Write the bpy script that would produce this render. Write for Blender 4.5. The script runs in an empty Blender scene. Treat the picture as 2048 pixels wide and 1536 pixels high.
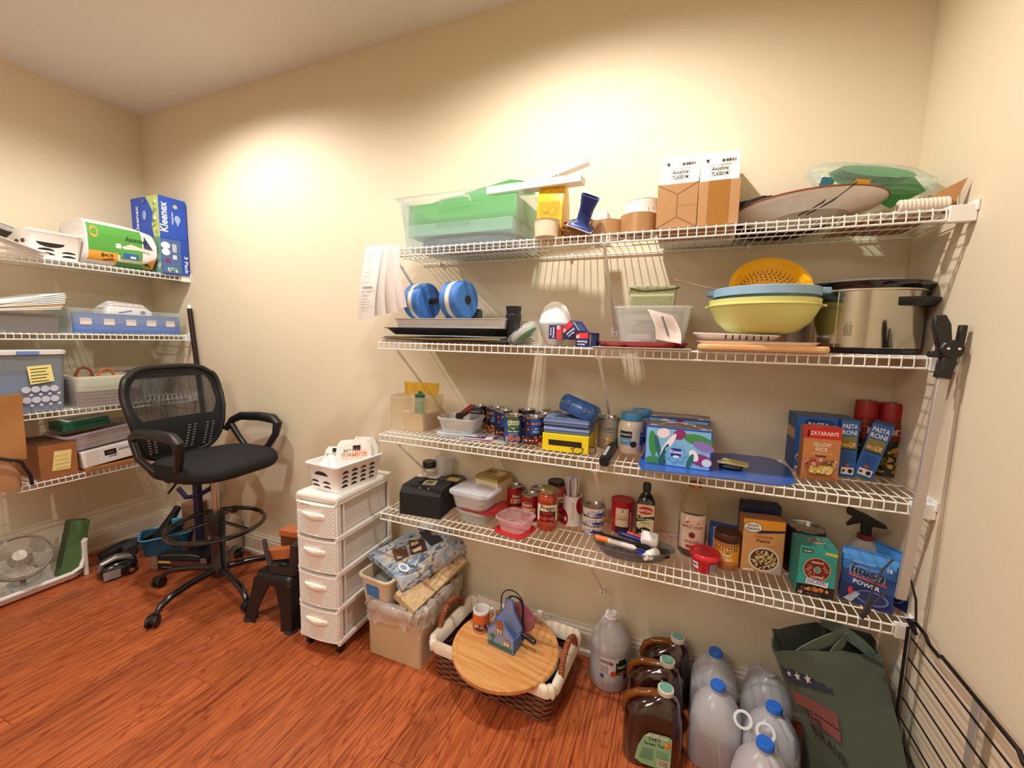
import bpy, bmesh, math, random
from mathutils import Vector, Matrix, Euler
from math import sin, cos, pi, radians, atan2, sqrt, hypot
random.seed(7)
C = bpy.context.scene.collection
# ---------------------------------------------------------------- camera, world, lights, exposure
F_PX, YAW, PITCH, ROLL = 833.23, radians(-22.1414), radians(-6.1978), radians(1.251)
CAM = Vector((0, 0, 1.36))
_f = Vector((sin(YAW)*cos(PITCH), cos(YAW)*cos(PITCH), sin(PITCH)))
_r = Vector((cos(YAW), -sin(YAW), 0)); _u = _r.cross(_f)
RGT = cos(ROLL)*_r + sin(ROLL)*_u; UPV = -sin(ROLL)*_r + cos(ROLL)*_u; FWD = _f
cd = bpy.data.cameras.new('camera'); cam = bpy.data.objects.new('camera', cd); C.objects.link(cam)
cam.matrix_world = Matrix(((RGT.x, UPV.x, -FWD.x, CAM.x), (RGT.y, UPV.y, -FWD.y, CAM.y), (RGT.z, UPV.z, -FWD.z, CAM.z), (0, 0, 0, 1)))
cd.sensor_fit = 'HORIZONTAL'; cd.sensor_width = 36; cd.lens = F_PX/2048*36; cd.clip_start = .02
sc = bpy.context.scene; sc.camera = cam
wd = bpy.data.worlds.new('world'); sc.world = wd; wd.use_nodes = True
wd.node_tree.nodes['Background'].inputs[0].default_value = (1, .93, .84, 1); wd.node_tree.nodes['Background'].inputs[1].default_value = .3
vs = sc.view_settings; vs.view_transform = 'Standard'; vs.look = 'None'; vs.gamma = 1; vs.use_curve_mapping = False
vs.exposure = 0.5
def lamp(kind, name, loc, power, col, size=.05, ang=160, blend=.6):
    l = bpy.data.lights.new(name, kind); l.energy = power; l.color = col
    if kind == 'SPOT': l.spot_size = radians(ang); l.spot_blend = blend; l.shadow_soft_size = size
    if kind == 'POINT': l.shadow_soft_size = size
    if kind == 'AREA': l.shape = 'SQUARE'; l.size = size
    o = bpy.data.objects.new(name, l); C.objects.link(o); o.location = loc; return o
WARM = (1, .955, .89)
# two recessed ceiling lamps above the room, plus an added area light behind the camera as soft fill
lamp('SPOT', 'recessed_lamp', (-2.15, .98, 2.70), 62, WARM, .03, 158, .55)
lamp('SPOT', 'recessed_lamp', (-.42, .95, 2.70), 62, WARM, .03, 158, .55)
lamp('AREA', 'fill_light', (-1.0, -.9, 2.60), 26, WARM, 1.0)
sc.cycles.max_bounces = 8; sc.cycles.diffuse_bounces = 5; sc.cycles.glossy_bounces = 3; sc.cycles.transmission_bounces = 4
sc.cycles.transparent_max_bounces = 24; sc.cycles.caustics_reflective = False; sc.cycles.caustics_refractive = False
sc.cycles.sample_clamp_indirect = 4; sc.cycles.use_denoising = True
# ---------------------------------------------------------------- room numbers (metres)
XL, XR, YB, HC = -3.294, .632, 1.70, 2.716
YF = 1.381
Z1, Z2, Z3, Z4 = 1.703, 1.339, .954, .612
XS = -1.16
# turn a spot of the photograph into the real point on a known plane
def at(px, py, ax, v):
    d = RGT*((px-1024)/F_PX) + UPV*(-(py-768)/F_PX) + FWD
    i = 'xyz'.index(ax)
    return CAM + d*((v-CAM[i])/d[i])
def proj(p):
    q = Vector(p)-CAM; z = q.dot(FWD)
    return 1024+F_PX*q.dot(RGT)/z, 768-F_PX*q.dot(UPV)/z
def zat(P, py):          # height of the point straight above P that shows at image row py
    lo, hi = -2., 4.
    for _ in range(40):
        m = (lo+hi)/2
        if proj((P[0], P[1], m))[1] > py: lo = m
        else: hi = m
    return lo
def front(l, r, top, z, depth, zt=None):      # a box standing on height z: front bottom corners l, r, row of its top left corner
    a, b = at(*l, 'z', z), at(*r, 'z', z); e = b-a; w = hypot(e.x, e.y); th = atan2(e.y, e.x)
    c = (a+b)/2 + Vector((-sin(th), cos(th), 0))*depth/2
    h = (zat(a, top)-z) if top else zt
    return w, h, Vector((c.x, c.y, z)), th
def roundat(xl, xr, yb, yt, z):    # upright round thing: radius, height, base centre
    a = at(xl, yb, 'z', z)-CAM; b = at(xr, yb, 'z', z)-CAM; m = at((xl+xr)/2, yb, 'z', z)
    al = atan2(b.x, b.y)-atan2(a.x, a.y); s = sin(al/2); d0 = hypot(m.x, m.y); r = d0*s/(1-s)
    k = (d0+r)/d0; P = Vector((m.x*k, m.y*k, z))
    return r, zat(P, yt)-z, P
# ---------------------------------------------------------------- materials
MATS = {}
def lin(c):
    return tuple((x/12.92 if x <= .04045 else ((x+.055)/1.055)**2.4) for x in c)
def hexc(s): return lin(tuple(int(s[i:i+2], 16)/255 for i in (0, 2, 4)))
def M(h, rough=.5, metal=0., noise=.06, nscale=30, bump=0., bscale=200, alpha=None, coat=0., spec=.5, emit=0):
    """procedural material: colour (hex) with a little mottling, optional relief, optional clear plastic"""
    key = (h, rough, metal, noise, nscale, bump, bscale, alpha, coat, spec)
    if key in MATS: return MATS[key]
    m = bpy.data.materials.new('mat_'+h); m.use_nodes = True; nt = m.node_tree; N = nt.nodes; L = nt.links
    b = N['Principled BSDF']; c = hexc(h)
    b.inputs['Roughness'].default_value = rough; b.inputs['Metallic'].default_value = metal
    b.inputs['Specular IOR Level'].default_value = spec
    if coat: b.inputs['Coat Weight'].default_value = coat; b.inputs['Coat Roughness'].default_value = .08
    tc = N.new('ShaderNodeTexCoord')
    if noise:
        n = N.new('ShaderNodeTexNoise'); n.inputs['Scale'].default_value = nscale; n.inputs['Detail'].default_value = 2
        L.new(tc.outputs['Object'], n.inputs['Vector'])
        mx = N.new('ShaderNodeMix'); mx.data_type = 'RGBA'
        mx.inputs[6].default_value = (*[x*(1-noise) for x in c], 1); mx.inputs[7].default_value = (*[min(1, x*(1+noise)) for x in c], 1)
        L.new(n.outputs['Fac'], mx.inputs[0]); L.new(mx.outputs[2], b.inputs['Base Color'])
    else: b.inputs['Base Color'].default_value = (*c, 1)
    if bump:
        n2 = N.new('ShaderNodeTexNoise'); n2.inputs['Scale'].default_value = bscale; n2.inputs['Detail'].default_value = 3
        L.new(tc.outputs['Object'], n2.inputs['Vector'])
        bp = N.new('ShaderNodeBump'); bp.inputs['Strength'].default_value = bump; bp.inputs['Distance'].default_value = .002
        L.new(n2.outputs['Fac'], bp.inputs['Height']); L.new(bp.outputs[0], b.inputs['Normal'])
    if alpha is not None:
        t = N.new('ShaderNodeBsdfTransparent'); t.inputs[0].default_value = (*[min(1, .35+.65*x/max(c)) for x in c], 1)
        ms = N.new('ShaderNodeMixShader'); lw = N.new('ShaderNodeLayerWeight'); lw.inputs[0].default_value = .35
        mr = N.new('ShaderNodeMapRange'); mr.inputs['To Min'].default_value = alpha; mr.inputs['To Max'].default_value = min(1, alpha+.32)
        L.new(lw.outputs['Fresnel'], mr.inputs['Value']); L.new(mr.outputs[0], ms.inputs[0])
        L.new(t.outputs[0], ms.inputs[1]); L.new(b.outputs[0], ms.inputs[2]); L.new(ms.outputs[0], N['Material Output'].inputs[0])
    MATS[key] = m; return m
def node_mat(name, build):
    m = bpy.data.materials.new(name); m.use_nodes = True; build(m.node_tree, m.node_tree.nodes, m.node_tree.links, m.node_tree.nodes['Principled BSDF']); return m
CLEAR = M('e6ecec', .12, alpha=.13, noise=0); FROST = M('eaeded', .25, alpha=.34, noise=0); WHITE = M('f0eeea', .45)
BLACK = M('141414', .5); STEEL = M('c8c8c6', .25, metal=1.); CARD = M('b98a5b', .8, noise=.1); WIRE = M('f4f3ef', .35, noise=0)
# ---------------------------------------------------------------- mesh helpers
class MB:
    def __init__(s): s.v = []; s.f = []; s.mi = []; s.ms = []; s.cur = 0
    def m(s, mat):
        if mat not in s.ms: s.ms.append(mat)
        s.cur = s.ms.index(mat); return s
    def add(s, vs, fs, T=None):
        n = len(s.v); s.v += [tuple(T @ Vector(p)) for p in vs] if T else [tuple(p) for p in vs]
        for f in fs: s.f.append(tuple(i+n for i in f)); s.mi.append(s.cur)
        return s
    def box(s, x0, y0, z0, x1, y1, z1, T=None):
        return s.add([(x0, y0, z0), (x1, y0, z0), (x1, y1, z0), (x0, y1, z0), (x0, y0, z1), (x1, y0, z1), (x1, y1, z1), (x0, y1, z1)],
                     [(0, 3, 2, 1), (4, 5, 6, 7), (0, 1, 5, 4), (1, 2, 6, 5), (2, 3, 7, 6), (3, 0, 4, 7)], T)
    def cbox(s, cx, cy, z0, w, d, h, T=None): return s.box(cx-w/2, cy-d/2, z0, cx+w/2, cy+d/2, z0+h, T)
    def loft(s, rings, cap0=True, cap1=True, closed=False, T=None):
        n = len(rings[0]); vs = [p for r in rings for p in r]; fs = []; k = len(rings)
        for i in range(k if closed else k-1):
            a, b = i*n, ((i+1) % k)*n
            for j in range(n): fs.append((a+j, a+(j+1) % n, b+(j+1) % n, b+j))
        if not closed:
            if cap0: fs.append(tuple(range(n))[::-1])
            if cap1: fs.append(tuple((k-1)*n+j for j in range(n)))
        return s.add(vs, fs, T)
    def lathe(s, prof, n=32, cx=0, cy=0, sx=1, sy=1, T=None, cap0=True, cap1=True):
        return s.loft([[(cx+sx*r*cos(2*pi*j/n), cy+sy*r*sin(2*pi*j/n), z) for j in range(n)] for r, z in prof], cap0, cap1, T=T)
    def tube(s, pts, r, n=8, closed=False, T=None):
        P = [Vector(p) for p in pts]; R = r if isinstance(r, (list, tuple)) else [r]*len(P); rings = []; k = len(P); nrm = None
        for i, p in enumerate(P):
            if closed: t = P[(i+1) % k]-P[i-1]
            else: t = P[min(i+1, k-1)]-P[max(i-1, 0)]
            t.normalize()
            if nrm is None: nrm = t.cross(Vector((0, 0, 1)) if abs(t.z) < .9 else Vector((1, 0, 0))).normalized()
            nrm = (nrm-t*nrm.dot(t)).normalized(); b = t.cross(nrm)
            rings.append([tuple(p+(nrm*cos(2*pi*j/n)+b*sin(2*pi*j/n))*R[i]) for j in range(n)])
        return s.loft(rings, closed=closed, T=T)
    def prism(s, poly, t, T=None):        # polygon in local xz, thickness along y
        n = len(poly); vs = [(x, 0, z) for x, z in poly]+[(x, t, z) for x, z in poly]
        return s.add(vs, [tuple(range(n)), tuple(range(n, 2*n))[::-1]]+[(i, i+n, (i+1) % n+n, (i+1) % n) for i in range(n)], T)
    def sheet(s, nx, ny, fn, t=.001, T=None):   # a bent sheet with thickness
        P = [[Vector(fn(i/nx, j/ny)) for i in range(nx+1)] for j in range(ny+1)]; vs = []; w = nx+1
        for side in (1, -1):
            for j in range(ny+1):
                for i in range(nx+1):
                    du = P[j][min(i+1, nx)]-P[j][max(i-1, 0)]; dv = P[min(j+1, ny)][i]-P[max(j-1, 0)][i]
                    vs.append(P[j][i]+du.cross(dv).normalized()*t/2*side)
        o = w*(ny+1); fs = []
        for j in range(ny):
            for i in range(nx):
                a = j*w+i; fs.append((a, a+1, a+w+1, a+w)); fs.append((o+a, o+a+w, o+a+w+1, o+a+1))
        for i in range(nx): fs.append((i, o+i, o+i+1, i+1)); a = ny*w+i; fs.append((a, a+1, o+a+1, o+a))
        for j in range(ny): a = j*w; fs.append((a, a+w, o+a+w, o+a)); a += nx; fs.append((a, o+a, o+a+w, a+w))
        return s.add(vs, fs, T)
    def build(s, name, parent=None, mat=None, bev=0, ang=35, smooth=True):
        me = bpy.data.meshes.new(name); me.from_pydata(s.v, [], s.f)
        for q in (s.ms or [mat or WHITE]): me.materials.append(q)
        if s.ms:
            for p, k in zip(me.polygons, s.mi): p.material_index = k
        bm = bmesh.new(); bm.from_mesh(me); bmesh.ops.recalc_face_normals(bm, faces=bm.faces); bm.to_mesh(me); bm.free()
        if smooth:
            for p in me.polygons: p.use_smooth = True
            me.set_sharp_from_angle(angle=radians(ang))
        o = bpy.data.objects.new(name, me); C.objects.link(o)
        if parent: o.parent = parent
        if bev:
            b = o.modifiers.new('bevel', 'BEVEL'); b.width = bev; b.segments = 2; b.limit_method = 'ANGLE'; b.angle_limit = radians(40)
        return o
def rr(w, d, r, z, n=4, cx=0, cy=0):     # rounded rectangle ring
    r = min(r, w/2-1e-4, d/2-1e-4); out = []
    for qx, qy, a0 in ((1, 1, 0), (-1, 1, 90), (-1, -1, 180), (1, -1, 270)):
        for k in range(n+1):
            a = radians(a0+90*k/n); out.append((cx+qx*(w/2-r)+r*cos(a), cy+qy*(d/2-r)+r*sin(a), z))
    return out
def tub_rings(w, d, h, r=.02, taper=.9, t=.002, rim=.006, rimh=.006):
    return [rr(w*taper, d*taper, r, 0), rr(w, d, r, h-rimh), rr(w+2*rim, d+2*rim, r+rim, h-rimh), rr(w+2*rim, d+2*rim, r+rim, h),
            rr(w-2*t, d-2*t, r, h), rr(w*taper-2*t, d*taper-2*t, r, t)]
def thing(name, label, cat, loc=(0, 0, 0), rz=0, group=None, rot=None):
    o = bpy.data.objects.new(name, None); C.objects.link(o); o.empty_display_size = .05
    o.location = loc; o.rotation_euler = rot if rot else (0, 0, rz)
    return tag(o, label, cat, group)
def tag(o, label, cat, group=None):
    o['label'] = label; o['category'] = cat
    if group: o['group'] = group
    return o
def dup(root, loc, rz=None, label=None, rot=None, s=None):
    r = root.copy(); C.objects.link(r); r.location = loc
    if rz is not None: r.rotation_euler = (0, 0, rz)
    if rot: r.rotation_euler = rot
    if label: r['label'] = label
    if s: r.scale = s
    for ch in list(root.children):
        c = ch.copy(); C.objects.link(c); c.parent = r
        for g in ch.children: d = g.copy(); C.objects.link(d); d.parent = c
    return r
TXT = {}
def text_mesh(s, bold):
    k = (s, bold)
    if k in TXT: return TXT[k]
    cu = bpy.data.curves.new('t', 'FONT'); cu.body = s; cu.resolution_u = 2; cu.offset = .02 if bold else 0; cu.size = 1
    ob = bpy.data.objects.new('t', cu); me = bpy.data.meshes.new_from_object(ob)
    vs = [(v.co.x, v.co.y) for v in me.vertices]; fs = [tuple(p.vertices) for p in me.polygons]
    bpy.data.objects.remove(ob); bpy.data.meshes.remove(me); bpy.data.curves.remove(cu)
    TXT[k] = (vs, fs); return TXT[k]
class Print:         # flat print laid on a surface: fn(u, v, height above surface) -> local point
    def __init__(s, fn, step=None, base=.0004): s.fn = fn; s.mb = MB(); s.k = 0; s.step = step; s.base = base
    def e(s): s.k += 1; return s.base+.00012*s.k
    def poly(s, pts, c, rough=.5):
        e = s.e(); s.mb.m(c if not isinstance(c, str) else M(c, rough, noise=.03)); s.mb.add([s.fn(u, v, e) for u, v in pts], [tuple(range(len(pts)))]); return s
    def rect(s, u0, v0, u1, v1, c, rough=.5, n=None):
        e = s.e(); s.mb.m(c if not isinstance(c, str) else M(c, rough, noise=.03)); n = n or (max(1, int(abs(u1-u0)/s.step)+1) if s.step else 1)
        s.mb.add([s.fn(u0+(u1-u0)*i/n, v, e) for v in (v0, v1) for i in range(n+1)], [(i, i+1, n+2+i, n+1+i) for i in range(n)]); return s
    def ell(s, cu, cv, ru, rv, c, n=18, rot=0): return s.poly([(cu+ru*cos(2*pi*i/n)*cos(rot)-rv*sin(2*pi*i/n)*sin(rot), cv+ru*cos(2*pi*i/n)*sin(rot)+rv*sin(2*pi*i/n)*cos(rot)) for i in range(n)], c)
    def text(s, t, u, v, size, c, al='c', bold=True, w=None, rot=0):
        vs, fs = text_mesh(t, bold)
        if not vs: return s
        x0 = min(a for a, b in vs); x1 = max(a for a, b in vs); k = size*1.35; kx = w/(x1-x0) if w else k
        ox = {'c': (x0+x1)/2, 'l': x0, 'r': x1}[al]; e = s.e(); s.mb.m(M(c, .5, noise=.0))
        q = []
        for a, b in vs:
            x, y = (a-ox)*kx, b*k
            q.append(s.fn(u+x*cos(rot)-y*sin(rot), v+x*sin(rot)+y*cos(rot), e))
        s.mb.add(q, fs); return s
    def blobs(s, u0, v0, u1, v1, cols, n, r0, r1, seed=1):
        R = random.Random(seed)
        for _ in range(n):
            r = R.uniform(r0, r1); s.ell(R.uniform(u0+r, u1-r), R.uniform(v0+r, v1-r), r, r*R.uniform(.5, 1), R.choice(cols), 9, R.uniform(0, 3))
        return s
    def build(s, name, parent): 
        return s.mb.build(name, parent, smooth=False)
def face(w, d, h, side='F'):
    return {'F': lambda u, v, e: (u, -d/2-e, v), 'L': lambda u, v, e: (-w/2-e, -u, v), 'R': lambda u, v, e: (w/2+e, u, v),
            'T': lambda u, v, e: (u, -d/2+v, h+e), 'B': lambda u, v, e: (-u, d/2+e, v)}[side]
def cyl(r): return lambda u, v, e: ((r+e)*sin(u/r), -(r+e)*cos(u/r), v)
def Tm(loc=(0, 0, 0), rot=(0, 0, 0)): return Matrix.Translation(loc) @ Euler(rot).to_matrix().to_4x4()
# ---------------------------------------------------------------- room
def wall_mat(col, bump=.25):
    def b(nt, N, L, p):
        tc = N.new('ShaderNodeTexCoord'); n = N.new('ShaderNodeTexNoise'); n.inputs['Scale'].default_value = 260; n.inputs['Detail'].default_value = 2
        L.new(tc.outputs['Object'], n.inputs['Vector']); bp = N.new('ShaderNodeBump'); bp.inputs['Strength'].default_value = bump; bp.inputs['Distance'].default_value = .0008
        L.new(n.outputs['Fac'], bp.inputs['Height']); L.new(bp.outputs[0], p.inputs['Normal'])
        n2 = N.new('ShaderNodeTexNoise'); n2.inputs['Scale'].default_value = 1.5; L.new(tc.outputs['Object'], n2.inputs['Vector'])
        mx = N.new('ShaderNodeMix'); mx.data_type = 'RGBA'; c = hexc(col)
        mx.inputs[6].default_value = (*[x*.97 for x in c], 1); mx.inputs[7].default_value = (*[min(1, x*1.03) for x in c], 1)
        L.new(n2.outputs['Fac'], mx.inputs[0]); L.new(mx.outputs[2], p.inputs['Base Color']); p.inputs['Roughness'].default_value = .75
    return node_mat('wall_paint', b)
WALLM = wall_mat('e2d4b9'); CEILM = wall_mat('e4e0dc', .9)
def wood_floor():
    def b(nt, N, L, p):
        tc = N.new('ShaderNodeTexCoord'); oi = N.new('ShaderNodeObjectInfo')
        ml = N.new('ShaderNodeMath'); ml.operation = 'MULTIPLY'; ml.inputs[1].default_value = 37.3; L.new(oi.outputs['Random'], ml.inputs[0])
        cx = N.new('ShaderNodeCombineXYZ'); L.new(ml.outputs[0], cx.inputs[0]); L.new(ml.outputs[0], cx.inputs[1]); L.new(ml.outputs[0], cx.inputs[2])
        ad = N.new('ShaderNodeVectorMath'); ad.operation = 'ADD'; L.new(tc.outputs['Object'], ad.inputs[0]); L.new(cx.outputs[0], ad.inputs[1])
        # broad cathedral figure: strongly stretched noise, cut into rings
        mp = N.new('ShaderNodeMapping'); mp.inputs['Scale'].default_value = (17, 2.0, 1); L.new(ad.outputs[0], mp.inputs[0])
        n1 = N.new('ShaderNodeTexNoise'); n1.inputs['Scale'].default_value = 1.0; n1.inputs['Detail'].default_value = 1.5; L.new(mp.outputs[0], n1.inputs['Vector'])
        mr = N.new('ShaderNodeMath'); mr.operation = 'MULTIPLY'; mr.inputs[1].default_value = 12; L.new(n1.outputs['Fac'], mr.inputs[0])
        fr = N.new('ShaderNodeMath'); fr.operation = 'PINGPONG'; fr.inputs[1].default_value = .5; L.new(mr.outputs[0], fr.inputs[0])
        # fine pores
        mp2 = N.new('ShaderNodeMapping'); mp2.inputs['Scale'].default_value = (170, 5, 1); L.new(ad.outputs[0], mp2.inputs[0])
        n2 = N.new('ShaderNodeTexNoise'); n2.inputs['Scale'].default_value = 1.0; n2.inputs['Detail'].default_value = 3; L.new(mp2.outputs[0], n2.inputs['Vector'])
        r1 = N.new('ShaderNodeValToRGB'); e = r1.color_ramp.elements
        e[0].position = .0; e[0].color = (*hexc('994a27'), 1); e[1].position = .15; e[1].color = (*hexc('b56036'), 1)
        q = e.new(.7); q.color = (*hexc('c06c40'), 1); L.new(fr.outputs[0], r1.inputs[0])
        r2 = N.new('ShaderNodeValToRGB'); e = r2.color_ramp.elements; e[0].position = .38; e[0].color = (.48, .36, .32, 1); e[1].position = .52; e[1].color = (1, 1, 1, 1)
        L.new(n2.outputs['Fac'], r2.inputs[0])
        mx = N.new('ShaderNodeMix'); mx.data_type = 'RGBA'; mx.blend_type = 'MULTIPLY'; mx.inputs[0].default_value = .8
        L.new(r1.outputs[0], mx.inputs[6]); L.new(r2.outputs[0], mx.inputs[7])
        hv = N.new('ShaderNodeHueSaturation'); vr = N.new('ShaderNodeMapRange'); vr.inputs['To Min'].default_value = .86; vr.inputs['To Max'].default_value = 1.12
        L.new(oi.outputs['Random'], vr.inputs['Value']); L.new(vr.outputs[0], hv.inputs['Value']); L.new(mx.outputs[2], hv.inputs['Color'])
        L.new(hv.outputs[0], p.inputs['Base Color']); p.inputs['Roughness'].default_value = .33; p.inputs['Specular IOR Level'].default_value = .4
        bp = N.new('ShaderNodeBump'); bp.inputs['Strength'].default_value = .12; bp.inputs['Distance'].default_value = .0006; L.new(n2.outputs['Fac'], bp.inputs['Height']); L.new(bp.outputs[0], p.inputs['Normal'])
    return node_mat('red_oak_boards', b)
OAK = wood_floor()
def struct(o): o['kind'] = 'structure'; return o
YK = -2.0   # wall behind the camera
floor = struct(MB().box(XL-.1, YK-.1, -.12, XR+.1, YB+.1, -.006).build('floor', mat=M('4a2412', .8)))
struct(MB().box(XL-.1, YK-.1, HC, XR+.1, YB+.1, HC+.1).build('ceiling', mat=CEILM))
struct(MB().box(XL-.1, YB, -.12, XR+.1, YB+.1, HC).build('wall_back', mat=WALLM))
struct(MB().box(XL-.1, YK, -.12, XL, YB, HC).build('wall_left', mat=WALLM))
struct(MB().box(XR, YK, -.12, XR+.1, YB, HC).build('wall_right', mat=WALLM))
struct(MB().box(XL-.1, YK-.1, -.12, XR+.1, YK, HC).build('wall_front', mat=WALLM))
BW = .1125; R = random.Random(4); bmeshes = []
for L_ in (.6, .85, 1.1, 1.35):
    o = MB().box(-BW/2+.0006, 0, -.012, BW/2-.0006, L_-.001, 0).build('floor_board', mat=OAK, bev=.0007); bmeshes.append((L_, o)); bpy.data.objects.remove(o) if False else None
protos = [o for _, o in bmeshes]; used = set()
x = XL+BW/2; k = 0
while x < XR+BW/2-.001:
    y = -.2-R.uniform(0, .8); 
    while y < YB:
        i = R.randrange(4); Lb, o = bmeshes[i]
        if i not in used: q = o; used.add(i)
        else: q = o.copy(); C.objects.link(q)
        q.parent = floor; q.location = (x, y, 0); q.scale = (1, min(1, (YB-y)/Lb), 1); y += Lb
    x += BW
TRIM = M('e6dfd0', .4)
def baseb(name, a, b):
    d = (Vector(b)-Vector(a)); L_ = d.length; th = atan2(d.y, d.x); T = Tm((a[0], a[1], 0), (0, 0, th))
    prof = [(0, 0), (-.024, 0), (-.024, .018), (-.014, .024), (-.014, .095), (-.011, .1), (-.011, .112), (-.006, .12), (-.006, .129), (0, .129)]
    mb = MB().loft([[(0, y, z) for y, z in prof], [(L_, y, z) for y, z in prof]], T=T); return struct(mb.build(name, mat=TRIM, ang=20))
baseb('baseboard_back', (XL, YB), (XR, YB)); baseb('baseboard_left', (XL, YK), (XL, YB)); baseb('baseboard_right', (XR, YB), (XR, YK))
# ---------------------------------------------------------------- wire shelves
WR = .0017
def wire_mesh(d):
    return MB().tube([(0, 0, 0), (0, -d, 0), (0, -d-.003, -.002), (0, -d-.003, -.030)], WR, 5).build('deck_wire', mat=WIRE)
def shelf(label, loc, rz, L_, d, braces, right_end=True, clips=(), group=None):
    t = thing('wire_shelf', label, 'shelf', loc, rz, group)
    def rail(nm, y, z, r=.0029): MB().tube([(0, y, z), (L_, y, z)], r, 8).build(nm, t, WIRE)
    rail('front_rail', -d, -.0046); rail('front_rail', -d-.0005, -.030); rail('rear_rail', -.008, -.0046); rail('deck_rail', -d+.055, -.0046, .0022); rail('deck_rail', -d*.45, -.0046, .0022)
    w = wire_mesh(d); w.parent = t; w.location = (.008, 0, 0); x = .008+.0254
    while x < L_-.004:
        q = w.copy(); C.objects.link(q); q.parent = t; q.location = (x, 0, 0); x += .0254
    for bx in braces:
        mb = MB(); a = Vector((bx, -d+.004, -.032)); b_ = Vector((bx, -.006, -.30)); mb.tube([a, b_], .0055, 8)
        mb.box(bx-.012, -.005, -.325, bx+.012, -.001, -.285); mb.tube([(bx-.009, -d, -.004), (bx-.009, -d+.004, -.036), (bx+.009, -d+.004, -.036), (bx+.009, -d, -.004)], .0032, 6)
        br = mb.build('support_brace', t, WIRE); MB().tube([(bx, -.005, -.315), (bx, -.009, -.315)], .0035, 8).build('screw', br, M('8a8a88', .3, metal=1.))
    if right_end:
        mb = MB().m(WHITE); mb.box(L_-.052, -d-.007, -.036, L_-.001, -d+.011, .004); mb.box(L_-.006, -d-.012, -.012, L_-.0005, -d+.052, .014); mb.tube([(L_-.001, -d+.038, .004), (L_-.009, -d+.038, .004)], .009, 10)
        mb.build('end_bracket', t, bev=.0015)
    for cx in clips:
        MB().box(cx-.006, -.016, -.013, cx+.006, -.001, .004).build('wall_clip', t, WIRE, bev=.001)
    return t
LM = XR-XS
for z, nm, cl in ((Z1, 'topmost white wire shelf on the back wall, holding tub, tape rolls and platter', (.1, .72, 1.35)), (Z2, 'second white wire shelf from the top on the back wall, under the slow cooker', (.1, .8, 1.5)),
              (Z3, 'third white wire shelf from the top on the back wall, holding bean cans', (.1, .8, 1.5)), (Z4, 'lowest white wire shelf on the back wall, above the jugs and bag', (.1, .8, 1.5))):
    shelf(nm, (XS, YB, z-WR), 0, LM, YB-YF, (.09, .905) if z > .7 else (.905,), clips=cl, group='wire shelves on the back wall')
for z, nm in ((Z1, 'topmost wire shelf on the left wall, under the paper towels'), (Z2, 'second wire shelf from the top on the left wall, under the blue-striped bin'),
              (Z3, 'third wire shelf from the top on the left wall, under the lidded tub'), (Z4, 'lowest wire shelf on the left wall, above the fan')):
    shelf(nm, (XL, -.2, z-WR), pi/2, YB+.2, .41, (.3,), right_end=True, group='wire shelves on the left wall')
# ---------------------------------------------------------------- placing helpers for things on the shelves
def xat(px, y, z):
    lo, hi = -4., 2.
    for _ in range(40):
        m = (lo+hi)/2
        if proj((m, y, z))[0] < px: lo = m
        else: hi = m
    return lo
def FX(xl, xr, yt, z, y0, d, h=None):
    a, b = xat(xl, y0, z), xat(xr, y0, z)
    return b-a, (zat((a, y0), yt)-z if yt else h), Vector(((a+b)/2, y0+d/2, z)), 0
def RX(xl, xr, yt, z, yc):
    a, b, c = xat(xl, yc, z), xat(xr, yc, z), xat((xl+xr)/2, yc, z); s = sin((atan2(b, yc)-atan2(a, yc))/2)
    return hypot(c, yc)*s, zat((c, yc), yt)-z, Vector((c, yc, z))
def turn(P, off=0): return atan2(-P[0], P[1])+off
def boxed(name, label, cat, g, d, col, group=None, part='box_body', bev=.0015, rough=.5, noise=.04):
    w, h, P, th = g; t = thing(name, label, cat, P, th, group)
    MB().cbox(0, 0, 0, w, d, h).build(part, t, M(col, rough, noise=noise), bev=bev); return t, w, h
def tri(t, w, d, h): return Print(face(w, d, h)), Print(face(w, d, h, 'L')), Print(face(w, d, h, 'R')), Print(face(w, d, h, 'T'))
def canprof(r, h): return [(r*.9, .001), (r*.97, 0), (r, .002), (r, .004), (r*.965, .006), (r*.965, h-.006), (r, h-.004), (r, h-.001), (r*.97, h), (r*.94, h-.001), (r*.92, h-.005), (r*.5, h-.005), (r*.48, h-.0045), (.001, h-.0045)]
def can(name, label, g, prt, off=0, group=None, base='d8d8d8', cat='can'):
    r, h, P = g; t = thing(name, label, cat, P, turn(P, off), group)
    MB().lathe(canprof(r, h), 36, cap1=True).build('can_body', t, STEEL)
    p = Print(cyl(r*.967), r*.3); W = pi*r*.965
    p.rect(-W, .007, W, h-.007, base, n=36); prt(p, W, h); p.build('label', t); return t
def jar(name, label, g, prof, mat, off=0, cat='jar', group=None, part='jar_body'):
    r, h, P = g; t = thing(name, label, cat, P, turn(P, off), group)
    MB().lathe([(a*r, b*h) for a, b in prof], 36).build(part, t, mat, ang=50); return t, r, h
def lathe_part(nm, t, prof, mat, n=32, **k): return MB().lathe(prof, n, **k).build(nm, t, mat, ang=40)
def container(name, label, cat, g, d, mat=CLEAR, taper=.9, r=.02, rim=.006, off=None, group=None, t_=.0015, rimmat=None):
    w, h, P, th = g; t = thing(name, label, cat, P, th if off is None else off, group)
    MB().loft(tub_rings(w/ (1+2*rim/w), d, h, r, taper, t_, rim)).build('tub_body', t, mat, ang=40)
    if rimmat: MB().loft([rr(w+.002, d+2*rim+.002, r+rim, h-.005), rr(w+.002, d+2*rim+.002, r+rim, h+.001), rr(w-2*rim, d-.002, r, h+.001), rr(w-2*rim, d-.002, r, h-.005)], closed=True).build('rim', t, rimmat)
    return t, w, h
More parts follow.
